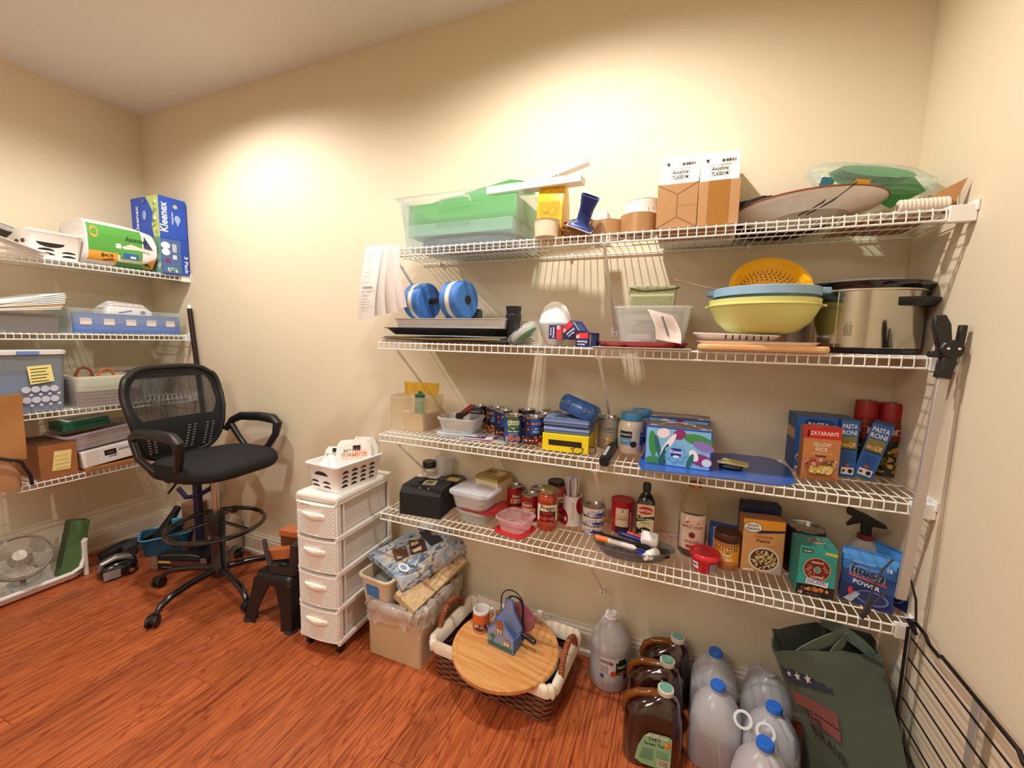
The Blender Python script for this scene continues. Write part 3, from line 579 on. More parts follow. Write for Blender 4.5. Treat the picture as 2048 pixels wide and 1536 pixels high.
for s in (-1, 1): MB().loft([[(s*x+s*r*.93, y, zz) for x, y, zz in ((0, -.02, h*.8), (.018, -.014, h*.8), (.018, .014, h*.8), (0, .02, h*.8))], [(s*x+s*r*.93, y, zz) for x, y, zz in ((0, -.02, h*.86), (.014, -.014, h*.86), (.014, .014, h*.86), (0, .02, h*.86))]]).build('grip', t, YB_)
Pb = P
t = thing('blue_basin', 'light blue plastic basin nested in the yellow-green mixing bowl', 'basin', Pb+Vector((.004, 0, .013+h-.045)), turn(P)); q = r*.96
MB().lathe([(q*.6, .0), (q*.86, .04), (q*.90, .052), (q*.97, .054), (q*.97, .076), (q*.955, .078), (q*.94, .074), (q*.85, .05), (q*.55, .004), (.001, .004)], 64).build('basin_body', t, M('8fb4d0', .35), ang=40)
for s in (-1, 1): MB().loft([[(s*a, b, zz) for a, b in ((q*.9, -.035), (q*1.1, -.02), (q*1.1, .02), (q*.9, .035))] for zz in (.060, .077)]).build('handle_tab', t, M('86abc8', .35), bev=.003)
zb = P.z+.013+h+.02
t = thing('colander', 'yellow plastic colander tipped on its side in the light blue basin', 'colander', (Pb.x+.022, Pb.y+.055, zb+.024), rot=(radians(54), radians(-22), radians(16)))
YC = M('f0b41c', .35, noise=.03)
MB().lathe([(.035, -.062), (.055, -.058), (.085, -.03), (.098, .004), (.112, .006), (.112, .011), (.096, .011), (.082, -.026), (.052, -.054), (.001, -.058)], 56).build('colander_body', t, YC, ang=40)
mb = MB()
for rr_, zq, n in ((.088, -.0135, 40), (.084, -.0205, 40), (.0795, -.0275, 38), (.0735, -.0335, 34), (.067, -.0395, 30)):
    for k in range(n): a = 2*pi*k/n; mb.box(rr_*cos(a)-.0016, rr_*sin(a)-.0016, zq-.0012, rr_*cos(a)+.0016, rr_*sin(a)+.0016, zq+.0016)
mb.build('drain_holes', t, M('5c4410', .8), smooth=False)['kind'] = 'stuff'
MB().lathe([(.04, -.0568), (.001, -.0566)], 30).build('dark_base_disc', t, M('2c1f14', .6))
t = thing('skewer_handle', 'thin metal utensil handle sticking out left of the blue basin', 'utensil', (0, 0, 0))
a, b = Vector((xat(1347, 1.42, z+.12), 1.42, z+.125+.008)), Vector((xat(1440, 1.46, z+.1), 1.46, z+.10+.012)); a.z = zat(a, 560); b.z = zat(b, 582); MB().tube([a, a.lerp(b, .1), b], [.004, .0022, .003], 8).build('shaft', t, STEEL)
t = thing('lid_stack', 'white plastic lid standing on edge behind the colander', 'lid', (xat(1612, 1.62, z+.02), 1.62, z)); lathe_part('lid_body', t, [(.062, -.004), (.065, -.003), (.065, .003), (.062, .004)], M('ececf0', .4), 40, T=Tm((0, .02, .14), (radians(80), 0, 0))); MB().cbox(0, .01, 0, .1, .03, .10).build('box_under', t, M('e3e3e6', .5), bev=.003)
# slow cooker
r, h, P = RX(1630, 1828, 556, z, 1.50); P = Vector((xat(1716, 1.565, z), 1.565, z)); ax, ay = .138, .116
hk = zat((P.x, P.y-ay), 562)-z-.0
t = thing('slow_cooker', 'large oval stainless steel slow cooker with black rim and base', 'slow cooker', P, 0)
def ell(q, zz, n=64): return [(ax*q*cos(2*pi*i/n), ay*q*sin(2*pi*i/n), zz) for i in range(n)]
MB().loft([ell(.93, 0), ell(.97, .003), ell(.99, .012), ell(.99, .014)]).build('black_base', t, M('0f0f10', .3), ang=40)
MB().loft([ell(.97, .014), ell(1, .018), ell(1, hk-.024), ell(.98, hk-.024)]).build('steel_shell', t, M('b9b4a8', .12, metal=1., noise=.02), ang=40)
MB().loft([ell(1.0, hk-.024), ell(1.02, hk-.022), ell(1.02, hk-.018), ell(1.0, hk-.017)]).build('trim_ring', t, M('d4cdb8', .3, metal=.7), ang=40)
MB().loft([ell(1.0, hk-.018), ell(1.02, hk-.014), ell(1.1, hk-.006), ell(1.12, hk+.0), ell(1.1, hk+.003), ell(.98, hk+.0), ell(.9, hk-.03)]).build('black_crock', t, M('0c0c0d', .12, coat=.6), ang=40)
MB().loft([ell(1.0, hk+.001), ell(.98, hk+.004), ell(.7, hk+.014), ell(.1, hk+.02)]).build('glass_lid', t, M('c8ccd0', .08, alpha=.25, noise=0), ang=50)
for s in (-1, 1):
    rings = []
    for k in range(9):
        a = radians(-72+9*k); a = a if s > 0 else pi+a
        e = .03*sin(pi*k/8)**.5+.004; X, Y = ax*cos(a), ay*sin(a); nx, ny = cos(a), sin(a)
        rings.append([(X-nx*.002, Y-ny*.002, hk-.065), (X+nx*e*.5, Y+ny*e*.5, hk-.065), (X+nx*e, Y+ny*e, hk-.05), (X+nx*e, Y+ny*e, hk-.042), (X-nx*.002, Y-ny*.002, hk-.042)])
    MB().loft(rings).build('side_handle', t, M('161617', .4), ang=40)
MB().tube([(ax*cos(a)*1.002, ay*sin(a)*1.002, .016) for a in (-2.25,)]+[(ax*cos(-2.25)*1.002, ay*sin(-2.25)*1.002, hk-.024)], .0012, 6).build('shell_seam', t, M('d8d0b0', .3))
p = Print(lambda u, v, e: (ax*cos(-2.1+u/ax)*(1.003), ay*sin(-2.1+u/ax)*1.003, v)); 
for k in range(5): p.rect(.0+k*.004, .05, .0015+k*.004, .05+.03+.01*(k % 2), '4a443a')
p.build('marking_print', t)
# ================================================================ SHELF 3
z = Z3
BEAN = {}
def bean_print(cols, brand, sub1, pic, green=False, y=False):
    def f(p, W, h):
        R2 = random.Random(hash(brand) % 7 if False else len(brand)+int(h*1000))
        if green:
            p.rect(-W, .007, W, h-.007, '1f4f9a', n=36).rect(-.026, h*.5, .026, h-.007, '2f6b3a', n=8).rect(-.026, h*.36, .026, h*.5, '1c2f5f', n=8)
            p.ell(0, h*.74, .024, .017, 'e9efa9', 24).rect(-.022, h*.68, .022, h*.82, 'f6f6e4', n=6).text("BUSH'S", 0, h*.7, .010, '14140f', w=.040).text('Pinto Beans', 0, h*.43, .007, 'f4f4f0', w=.044).text('Best', 0, h*.54, .005, 'f4f4f0')
            for k in range(2): p.rect(-.02, h*(.33+.045*k), .02, h*(.34+.045*k), 'cfd6dc', n=6)
            p.ell(0, h*.19, .03, h*.13, 'dcd9cf', 24).blobs(-.027, .012, .027, h*.31, ['d8836b', 'c56a52', 'e09a80', 'a84d38'], 60, .0025, .004, 2)
        else:
            p.rect(-W, .007, W, h-.007, '16285a' if not y else '1d1d2a', n=36).rect(-.02, h*.42, .02, h-.007, '1e58b4' if not y else '27427f', n=8)
            p.blobs(.021, h*.45, .036, h*.9, pic, 14, .003, .005, 5).blobs(-.036, h*.45, -.021, h*.9, pic, 14, .003, .005, 6)
            p.text(brand, 0, h*.76, .008, 'f0a838', w=.034).text(sub1, 0, h*.6, .005, 'f2f2f2').text('Beans', 0, h*.5, .006, 'f2f2f2')
            p.rect(-.036, .008, .036, h*.4, '241418', n=12).blobs(-.036, .009, .036, h*.4, pic, 90, .003, .0048, 7)
            p.ell(.016, h*.13, .012, .007, 'e07b35', 16).rect(.039, h*.25, .047, h*.6, 'e4dfc8', n=2)
    return f
KID = ['8e3030', '7a2024', 'a8463f', 'd09a90', '5c161a']; ORG = ['d98a3c', 'c5702c', 'e6a452', 'a85a22', 'efbb70']
rc_ = roundat(1008, 1043, 889, 826, z); RC, HC_ = .0375, .112
def canspot(xc, yb, dz=0): P = at(xc, yb, 'z', z)-CAM; d0 = hypot(P.x, P.y); k = (d0+RC)/d0; return Vector((P.x*k, P.y*k, z))
BG = 'canned beans on the third shelf'
can('bean_can', 'can of pinto beans with a green top and yellow oval logo', (RC, HC_, canspot(1026, 889)), bean_print(None, '', '', None, green=True), 0, BG)
def bc(label, xc, yb, prt, off=0, P=None):
    t = can('bean_can', label, (RC, HC_, P or canspot(xc, yb)), prt, off, BG); return t
P0 = canspot(1026, 889); P1 = P0+Vector((.083, .004, 0))
bc('blue can of red kidney beans in front, right of the pinto bean can', 0, 0, bean_print(None, 'MARYS', 'Mild', KID), .25, P1)
bc('blue can of kidney beans behind the left side of the pinto bean can', 0, 0, bean_print(None, 'MARYS', 'Mild', KID), .3, P0+Vector((-.075, .075, 0)))
bc('can with orange bean picture, second from the left in the back row', 0, 0, bean_print(None, 'MAYO', 'Navy', ORG, y=True), -.2, P0+Vector((-.135, .128, 0)))
bc('can with orange bean picture at the far left of the back row', 0, 0, bean_print(None, 'MAYO', 'Navy', ORG, y=True), -.2, P0+Vector((-.222, .132, 0)))
bc('brown-labelled can right behind the pinto bean can', 0, 0, bean_print(None, 'MAYO', 'Chick', ORG, y=True), .4, P0+Vector((.003, .142, 0)))
bc('can half hidden right behind the front blue kidney bean can', 0, 0, bean_print(None, 'MARYS', 'Dark', KID, y=True), .6, P1+Vector((.012, .080, 0)))
bc('can at the back right of the bean cans, beside the blue towels', 0, 0, bean_print(None, 'MAYO', 'Dark', ORG, y=True), .6, P1+Vector((.02, .165, 0)))
# clear box with gift bag
g = front((792, 848), (878, 852), 785, z, .2); w, h, P, th = g
P = Vector((-1.085, 1.55, z)); w = .175; h = .150
t = thing('clear_box', 'tall clear plastic box at the left end of the third shelf', 'box', P)
MB().loft(tub_rings(w, .17, h, .01, .97, .002, .004)).build('box_body', t, M('efe8dc', .2, alpha=.16, noise=0), ang=40)
MB().cbox(0, 0, .003, w*.88, .15, h*.5).build('cream_box', t, M('e2d3b8', .8))
P2 = Vector((P.x+.062, P.y-.06, z+.0)); w2 = .17
t = thing('treat_bag', 'yellow and clear treat bag with a green tag, standing out of the clear box', 'bag', P+Vector((.055, -.05, h*.5+.006)), .1)
MB().sheet(12, 3, lambda u, v: ((u-.5)*.155*(1+.08*v), .004*sin(u*20), .075+v*.055), .003).build('yellow_top', t, M('dcae33', .5, noise=.5, nscale=120))
bag_mesh(.13, .035, .085, wr=.003, seed=4, top=.6).build('clear_bag', t, M('e8e2d0', .2, alpha=.25, noise=0))
p = Print(lambda u, v, e: (u, -.022-e+v*.06, v)); p.poly([(-.022, .0), (.022, .0), (.026, .078), (-.020, .078)], '4f9a78').rect(-.021, .066, .027, .08, '14502f').ell(.003, .085, .011, .011, '2b7045').text('KLATCH', 0, .05, .007, 'dfeee6').text('17', -.012, .028, .007, 'eef4f0').build('green_tag', t)
# container with lids
w, h, P, th = front((872, 872), (948, 880), 828, z, .13); P.y += .0
t, w, h = container('food_container', 'square clear plastic container with a card inside, left of the bean cans', 'container', (w*1.03, .06, Vector((P.x, P.y, z+.019)), th), .13, FROST, .84, .022, .005, group='clear food containers')
MB().prism([(-.045, .02), (.01, .0), (.035, .03), (.02, .05), (-.03, .04)], .001, T=Tm((0, -.055, .002))).build('printed_card', t, M('d9c4a4', .6))
tl = thing('lid_stack', 'stack of clear plastic lids under the square container', 'lids', (P.x, P.y, z), th)
for k in range(4): MB().loft([rr(w*.96+.01*(k % 2), .138, .025, k*.0047), rr(w+.01*(k % 2), .142, .027, k*.0047+.002), rr(w*.96, .138, .025, k*.0047+.0042)]).build('lid', tl, FROST, ang=40)
t = thing('wool_brush', 'dark brush with a red-backed card, leaning in the square container', 'brush', P+Vector((.0, .01, .082)), rot=(0, radians(-32), .1))
MB().loft([rr(.03, .02, .008, -.01, cx=-.0), rr(.04, .03, .012, .0), rr(.036, .026, .01, .008)], T=Tm((-.02, 0, 0), (0, pi/2, 0))).build('pad', t, M('3a3228', .9))
MB().prism([(-.03, -.012), (.035, -.008), (.06, .012), (.0, .012)], .004, T=Tm((0, -.012, 0))).build('dark_card', t, M('1d1a1c', .5)); MB().prism([(.02, .0), (.075, .004), (.06, .02), (.0, .014)], .002, T=Tm((0, -.016, .002))).build('red_card', t, M('8c2f2f', .5))
# magazines
P = at(960, 884, 'z', z)
t = thing('magazine', 'small stack of magazines with a pink cover in front of the cans', 'magazines', (P.x-.02, P.y+.045, z), .12)
for k, (c, dx, r_) in enumerate((('d9d5d2', 0, 0), ('c9cdd2', -.01, .1), ('b5476a', .0, -.05), ('efe9ec', -.004, .06))): MB().cbox(dx, 0, .0003+.003*k, .15-.01*k, .085, .0026, T=Tm((0, 0, 0), (0, 0, r_))).build('magazine_cover', t, M(c, .35))
p = Print(lambda u, v, e: (u, v, .0125+e)); p.rect(-.06, -.04, .03, -.005, '2c3a6b').rect(-.05, .0, .06, .012, 'efe9ec').blobs(-.06, -.04, .06, .03, ['e9e4e6', 'b5476a', '3a4a7a', 'd8c3b8'], 14, .003, .01, 3).build('cover_print', t)
t = thing('clear_tray', 'empty clear plastic lid beside the pinto bean can', 'lid', (P.x+.075, P.y+.05, z), -.25); MB().loft([rr(.075, .09, .01, 0), rr(.085, .1, .012, .016), rr(.088, .103, .013, .016), rr(.07, .086, .01, .003)]).build('lid_body', t, CLEAR)
# yellow box, towels, blue case
w, h, P, th = front((1084, 899), (1176, 910), 865, z, .15)
t, w, h = boxed('yellow_box', 'bright yellow cardboard box with a dark window, under the blue towels', 'box', (w, h, P, th), .15, 'f2d91d', rough=.35)
p = Print(face(w, .15, h)); p.rect(-w*.36, h*.34, w*.36, h*.66, '231a16').build('dark_window', t)
Pb = P; tz = z+h
for k, lab in enumerate(('folded blue towel lying directly on the yellow box', 'folded blue towel on top of the other one, under the blue case')):
    t = thing('towel', lab, 'towel', (Pb.x, Pb.y, tz+.0005+k*.0285), th+(-.02 if k else .02), 'folded blue towels')
    TW = M('7488b4', .95, bump=.9, bscale=220, noise=.12)
    MB().sheet(12, 10, lambda u, v: ((u-.5)*w*.98, -.076+.07*1.0*v if False else (-.074+.148*(v*2 if v < .5 else 2-v*2) if False else -.07+.13*v), .006), .011).build('lower_layer', t, TW, bev=.004)
    MB().loft([[(x, -.072+.135*q[0], q[1]) for q in ((.0, .0135), (.02, .02), (.1, .0255), (.5, .027), (1, .025), (1, .012), (.5, .0118), (.1, .0118))] for x in [-w*.49+w*.98*i/8 for i in range(9)]]).build('upper_fold', t, TW, ang=50)
t = thing('plastic_case', 'dark blue translucent plastic case tilted on top of the towels', 'case', (Pb.x+.035, Pb.y, tz+.085), rot=(radians(-16), radians(17), radians(-10)))
BC = M('2d5fa8', .25, coat=.4)
MB().loft([rr(.125, .085, .02, -.030), rr(.142, .10, .024, -.018), rr(.146, .104, .024, .004)]).build('case_base', t, BC, ang=40); MB().loft([rr(.146, .104, .024, .005), rr(.142, .10, .024, .022), rr(.122, .082, .02, .036)]).build('case_lid', t, BC, ang=40)
for s in (-1, 1): MB().cbox(s*.035, -.0535, -.008, .022, .005, .024).build('latch', t, M('244e8e', .3), bev=.002)
# tidbits can
r, h, P = roundat(1197, 1236, 893, 838, z); P = Vector((P.x, 1.60, z)); P.x = xat(1216, 1.6, z); 
def tid(p, W, h): p.rect(-W, .007, W, h-.007, 'a9a59f', n=36).text('Tidbits', 0, h*.62, .009, '2a2a2a', w=.036).text('Pineapple', 0, h*.54, .005, '555555', w=.036).blobs(-.022, h*.12, .02, h*.42, ['d99a2f', 'e8b650', 'c4872a', 'efe0b0'], 16, .004, .007, 3).rect(.026, h*.1, .036, h*.35, '3f7a45', n=3)
can('food_can', 'grey can of pineapple tidbits behind the blue towels', (.042, .118, P), tid, 0)
# mayo jars
def mayo(label, xl, xr, yb, yt, P=None):
    r, h, P0 = roundat(xl, xr, yb, yt, z); P = P or P0; t = thing('mayonnaise_jar', label, 'jar', P, turn(P, .1), 'mayonnaise jars'); h = .148; r = .046
    MB().lathe([(r*.85, 0), (r, .008), (r*1.0, h*.62), (r*.95, h*.72), (r*.78, h*.82), (r*.74, h*.84)], 40).build('jar_body', t, M('efe6cf', .25, coat=.5), ang=50)
    lathe_part('lid', t, [(r*.8, h*.835), (r*.82, h*.84), (r*.82, h*.97), (r*.78, h), (.001, h)], M('4a9cd2', .35), 40); lathe_part('lid_ring', t, [(r*.80, h*.815), (r*.835, h*.82), (r*.835, h*.832), (r*.80, h*.834)], M('5cadde', .3), 40)
    p = Print(cyl(r*1.004), .012); p.rect(-.048, h*.2, .048, h*.6, 'e2e0d4', n=16).rect(-.044, h*.24, -.002, h*.56, '5da6d8', n=6).rect(-.044, h*.42, .0, h*.58, '17202c', n=6).text("HELLMANN'S", -.022, h*.475, .0075, 'f6f6f6', w=.038).text('LIGHT', -.024, h*.33, .007, 'f6f6f6', w=.026).ell(-.03, h*.25, .006, .004, 'd98b45').ell(.006, h*.27, .0115, .0115, '1a2430').rect(.03, h*.24, .046, h*.55, '2f64b0', n=3).rect(.032, h*.46, .044, h*.5, 'c9d6e6', n=2).build('label', t); return P
Pm = mayo('mayonnaise jar with a light blue lid, front one of the two', 1231, 1287, 911, 822)
mayo('mayonnaise jar with a blue lid standing behind the front jar', 1250, 1290, 900, 815, Pm+Vector((.028, .095, 0)))
# glasses and black baton
P = at(1188, 905, 'z', z)
u0, u1 = at(1208, 925, 'z', z+.016), at(1231, 884, 'z', z+.016); u0.z = u1.z = z+.0175; ul = min(.24, (u1-u0).length)
t = thing('folded_umbrella', 'black ribbed cylinder with white marks, lying front to back left of the mayonnaise', 'umbrella', u0, atan2(-(u1-u0).x, (u1-u0).y))
MB().loft([rr(.028, .028, .009, 0), rr(.033, .033, .010, .006), rr(.033, .033, .010, ul*.8), rr(.026, .026, .009, ul)], T=Tm((0, 0, 0), (-pi/2, 0, 0))).build('cloth_sleeve', t, M('17171a', .35))
for k in range(7): MB().cbox(-.004, .03+k*.018, .0155, .010, .007, .003).build('white_mark', t, M('d8d8d8', .4))
for s_ in (-1, 1): MB().box(s_*.0165-.001, .01, -.004, s_*.0165+.001, ul*.78, .004).build('side_rib', t, M('2a2a2e', .3))
t = thing('spectacles', 'black-rimmed spectacles on the front of the third shelf', 'glasses', at(1167, 910, 'z', z)+Vector((0, .01, .012)), radians(30))
for s in (-1, 1):
    MB().tube([(s*.024+.019*cos(a), 0, .002+.013*sin(a)) for a in [2*pi*i/20 for i in range(20)]], .0016, 6, closed=True).build('rim', t, BLACK); MB().tube([(s*.043, 0, .006), (s*.045, .04, .004), (s*.04, .09, -.006)], .0015, 6).build('temple', t, BLACK)
MB().tube([(-.006, 0, .006), (0, -.002, .008), (.006, 0, .006)], .0014, 6).build('bridge', t, BLACK)
# blue mat
t = thing('blue_mat', 'blue plastic cutting mat lying under the tissue box on the third shelf', 'mat', (0, 0, 0))
pts = [at(*q, 'z', z+.003) for q in ((1276, 925), (1288, 905), (1400, 905), (1500, 908), (1548, 918), (1578, 935), (1592, 962), (1580, 970), (1545, 968), (1460, 957), (1282, 938))]
c0 = sum((Vector(q) for q in pts), Vector())/len(pts); t.location = (c0.x, c0.y, z)
mb = MB(); n = len(pts); mb.loft([[(q.x-c0.x, q.y-c0.y, zz) for q in pts] for zz in (.0003, .003)]); mb.build('mat_body', t, M('3763b8', .3, coat=.3), ang=30)
MB().cbox(0, 0, 0, .001, .001, .001) if False else None
# tissue boxes
def floral(w, d, h, t):
    p, pl, pr, pt = tri(t, w, d, h); cols = ['7fc0ea', 'e9e4ef', '8f3f8c', '3f8f4f', '256e6e', '4f93d8', 'a8d4f0', '5a4a9a']
    p.rect(-w/2, 0, w/2, h, '2a55c8').rect(-w/2+.004, .003, w/2-.004, h-.004, '7fc0ea')
    def curve(cx, cy, rx, ry, c, rot=0): p.ell(cx*w, cy*h, rx*w, ry*h*1.0, c, 20, rot)
    for a in ((.3, .75, .22, .14, '3f8f4f', -.2), (.38, .6, .16, .12, '8a7ac8', -.3), (.02, .85, .1, .13, '8f2f6c', .5), (-.22, .85, .1, .13, 'efe2e8', .3), (-.38, .55, .06, .34, '3f8f4f', .1), (-.30, .5, .04, .3, '256e6e', .25), (-.14, .55, .05, .36, 'f2eef4', -.5), (-.2, .3, .04, .3, '235f66', -.35), (.36, .25, .17, .15, '8f2f7c', -.2), (.25, .35, .06, .16, 'f2eef4', .5), (.44, .2, .07, .1, 'cfe6f6', 0), (-.36, .12, .12, .1, '3f8f4f', .1), (-.22, .12, .06, .12, '235f66', .3), (.2, .2, .04, .2, '256e6e', -.3)): curve(*a)
    for k in range(7): a = 2*pi*k/7; p.ell(-.02*w+.02*cos(a), .36*h+.017*sin(a), .015, .011, '6fb4ea', 14, a)
    p.rect(-.018, .36*h-.012, .012, .36*h+.016, '1c2f9a').text('Kleenex', -.002, .36*h, .011, 'ffffff', w=.036).ell(-.002, .36*h-.011, .010, .004, 'f6f6f6')
    p.build('front_print', t); pr.rect(-d/2, 0, d/2, h, '2a55c8').rect(-d/2+.004, .003, d/2-.004, h-.004, '3f7fd8').build('side_print', t)
    pt.rect(-w/2, 0, w/2, d, '8a7f7c').rect(-w/2, 0, w/2, .006, '2a55c8').poly([(-.09, .012), (-.05, .03), (-.085, .04)], 'f2f6f6').poly([(.07, .01), (.1, .02), (.095, .05), (.06, .035)], 'f2f6f6').poly([(.085, .02), (.1, .045), (.08, .04)], '3f9f4f').ell(0, d*.5, .075, .025, 'b8b2ae', 28).build('top_print', t)
w, h, P, th = front((1288, 925), (1420, 943), 851, z+.0032, .11)
t, w, h = boxed('tissue_box', 'floral blue tissue box with a tissue pulled up, on the blue mat', 'tissue box', (w, h, P, th), .11, '2a55c8', group='floral tissue boxes'); floral(w, .11, h, t)
MB().sheet(12, 5, lambda u, v: (-.05+.1*u, -.01+.02*v+.004*sin(u*9), h+.002+.010*sin(pi*u)*(1-.3*v)+.002*sin(u*16+v*5)), .001).build('tissue', t, M('f8f6f6', .8), ang=60)
Pt = P; t, w, h = boxed('tissue_box', 'second floral tissue box standing behind the front one', 'tissue box', (w, h+.012, P+Vector((-.002, .135, -.003)), th), .11, '2a55c8', group='floral tissue boxes'); floral(w, .11, h, t)
t = thing('snack_packet', 'black and yellow packet lying on the blue mat right of the tissue box', 'packet', at(1462, 925, 'z', z+.02)+Vector((0, .0, -.016)), -.1)
bag_mesh(.07, .08, .016, wr=.001, seed=2).build('packet_body', t, M('2a2c34', .4)); MB().prism([(-.03, 0), (.045, -.004), (.05, .0), (-.02, .006)], .05, T=Tm((0, -.03, .018))).build('yellow_flap', t, M('c9bf7a', .4)); MB().cbox(-.03, -.02, .0185, .02, .03, .002).build('white_label', t, WHITE)
# pasta boxes
def roni(label, g, d, side=False, rot=None):
    t, w, h = boxed('pasta_box', label, 'box', g, d, '2f6fc0', group='blue pasta boxes', rough=.35)
    if rot: t.rotation_euler = rot
    p, pl, pr, pt = tri(t, w, d, h); p.rect(-w/2, 0, w/2, h, '2a69bd')
    if side:
        p.text('PASTA', 0, h*.86, .014, 'f6f6f6', w=w*.8).text('RONI', 0, h*.75, .015, 'f6f6f6', w=w*.8).rect(-w*.42, h*.5, w*.42, h*.72, '8a8a45').blobs(-w*.42, h*.52, w*.42, h*.63, ['e3b06a', 'd79a4f', 'f0c98a'], 30, .002, .004, 3).rect(-w*.42, h*.49, w*.42, h*.51, '14233f')
        for k in range(5): p.rect(-w*.35, h*(.42-.035*k), w*.33, h*(.43-.035*k), '1f55a0')
        p.ell(.0, h*.22, .006, .006, 'a5563a').rect(-w*.3, h*.06, w*.38, h*.18, 'f2f2f0').rect(-w*.25, h*.1, -w*.08, h*.14, '333333').ell(w*.2, h*.12, .006, .007, '1a1a1a')
    else:
        p.poly([(-w*.3, h*.92), (-w*.2, h*.96), (w*.3, h*.96), (w*.38, h*.92), (w*.35, h*.6), (-w*.27, h*.6)], '1c3f8a').text('PASTA', w*.03, h*.8, .018, 'f6f6f6', w=w*.5).text('RONI', w*.03, h*.67, .018, 'f6f6f6', w=w*.45)
        p.ell(-w*.26, h*.24, w*.2, h*.1, 'd8b45e').blobs(-w*.45, h*.1, -w*.1, h*.35, ['e3b06a', 'f0c98a', '7a8f3f'], 20, .003, .006, 3).rect(-w*.42, h*.2, -w*.2, h*.26, '16202e').rect(-w*.45, h*.03, -w*.1, h*.08, 'e4e4e0')
    p.build('front_print', t); pl.rect(-d/2, 0, d/2, h, '2c4f86').rect(-d/2+.004, h*.55, d/2-.004, h*.75, 'b89a6a').build('side_print', t); pt.rect(-w/2, 0, w/2, d, '5b7391').build('top_print', t); return t
w, h, P, th = front((1584, 938), (1668, 948), 831, z, .12); roni('blue pasta box with its wide front mostly behind the rice box', (w, h, P+Vector((.0, .0, 0)), th), .12)
w, h, P, th = front((1668, 949), (1704, 953), 838, z, .09); roni('narrow blue pasta box standing upright right of the rice box', (w, h, P, th), .12, True)
w, h, P, th = front((1700, 953), (1741, 961), 846, z, .11); th += .0; roni('narrow blue pasta box leaning to the right beside the upright one', (w, h+.004, P+Vector((.004, 0, .004)), th), .12, True, (0, radians(12), th))
w, h, P, th = front((1600, 955), (1674, 963), 851, z, .035)
t, w, h = boxed('rice_box', 'orange and red yellow-rice box standing in front of the pasta boxes', 'box', (w, h, P, th), .035, 'c98a55', rough=.4)
p, pl, pr, pt = tri(t, w, .035, h); p.rect(-w/2, 0, w/2, h*.77, 'd08a50').rect(-w/2, h*.77, w/2, h, 'd3252b').text("ZATARAIN'S", w*.04, h*.84, .012, 'f8f4ee', w=w*.76).poly([(-w*.42, h*.8), (-w*.4, h*.93), (-w*.36, h*.93), (-w*.34, h*.8)], '1a1414')
p.text('YELLOW', 0, h*.63, .012, 'f8efe0', w=w*.5).text('RICE', 0, h*.54, .012, 'f8efe0', w=w*.32).rect(-w*.3, h*.49, w*.3, h*.5, 'efd9bf').rect(-w*.15, h*.43, w*.15, h*.46, '6b3020')
p.ell(0, h*.22, w*.42, h*.16, 'b07a4a').blobs(-w*.44, h*.25, w*.1, h*.42, ['c05b45', 'e6c9b8', 'a83a38', 'efdccf'], 30, .004, .008, 1).blobs(w*.05, h*.22, w*.44, h*.4, ['6f7a3a', 'c9a85a', '8f3030', 'e6d6c0'], 26, .003, .007, 2).blobs(-w*.34, h*.12, w*.34, h*.3, ['efd67a', 'e6c45c', 'f4e3a0'], 70, .003, .006, 3).rect(-w*.4, h*.02, w*.4, h*.09, 'a5683c').build('front_print', t)
pl.rect(-.0175, 0, .0175, h, 'a87048').build('side_print', t)
def redcan(label, xc, yt, y):
    P = Vector((xat(xc, y, z+.1), y, z)); h = zat(P, yt)-z; r = .030; t = thing('canister', label, 'canister', P, turn(P, -.3), 'red-lidded canisters')
    MB().lathe([(r, 0), (r, h*.72), (r*.97, h*.74)], 36).build('canister_body', t, M('4a5a28', .4)); lathe_part('red_lid', t, [(r*1.02, h*.74), (r*1.03, h*.76), (r*1.03, h*.95), (r*.95, h), (.001, h)], M('9a1f24', .35), 36)
    p = Print(cyl(r*1.003), .01); p.rect(-.05, .006, .05, h*.5, '2f3a1c', n=16).blobs(-.05, .01, .05, h*.45, ['c98f3a', '9a6a2f', '7a8f3f', 'd9b45a'], 50, .005, .009, 2).rect(-.05, h*.5, .05, h*.72, '8f1f24', n=16).ell(.01, h*.62, .012, .012, 'e6ddc0').text('D', .03, h*.58, .02, 'f0e6d0').build('label', t)
redcan('canister with a dark red lid behind the pasta boxes, left one of two', 1726, 801, 1.652)
redcan('canister with a dark red lid behind the leaning pasta box, right one of two', 1776, 806, 1.645)
# ================================================================ SHELF 4
z = Z4
# white carton, black case
P = at(812, 1000, 'z', z)
t = thing('black_case', 'black cash-box-shaped case with sloping lid at the left end of the lowest shelf', 'case', (0, 0, 0))
w, h, P, th = front((799, 1027), (880, 1040), 972, z, .15); t.location = P; t.rotation_euler = (0, 0, th)
MB().loft([[(x, y, zz) for y, zz in ((-.075, 0), (-.075, h*.78), (-.05, h), (.06, h), (.075, h*.8), (.075, 0))] for x in (-w/2, w/2)]).build('case_body', t, M('141415', .75, bump=.3, bscale=300), bev=.002)
MB().cbox(.01, .0, h, .055, .05, .004, T=Tm((0, 0, 0), (0, 0, .2))).build('gold_plate', t, M('c7b98a', .35, metal=.4)); Print(lambda u, v, e: (u, v, h+.004+e)).rect(-.005, -.015, .025, .018, '4f4c40').build('plate_print', t)
MB().cbox(-.03, .01, h, .02, .05, .012).build('clasp', t, BLACK, bev=.003)
for s in (-1, 1): MB().lathe([(.003, 0), (.003, .003), (.001, .004)], 10, T=Tm((.01+s*.02, -.052, h-.006), (radians(50), 0, 0))).build('silver_stud', t, STEEL)
Pc = P
t, w2, h2 = boxed('paper_carton', 'white carton behind the black case on the lowest shelf', 'box', (.1, .115, Pc+Vector((-.06, .13, 0)), 0), .09, 'e9e3dc')
r, h, P = RX(838, 880, 917, z, 1.60); h = .178
t = thing('glass_jar', 'clear glass jar with a black lid behind the black case', 'jar', P); r = .038
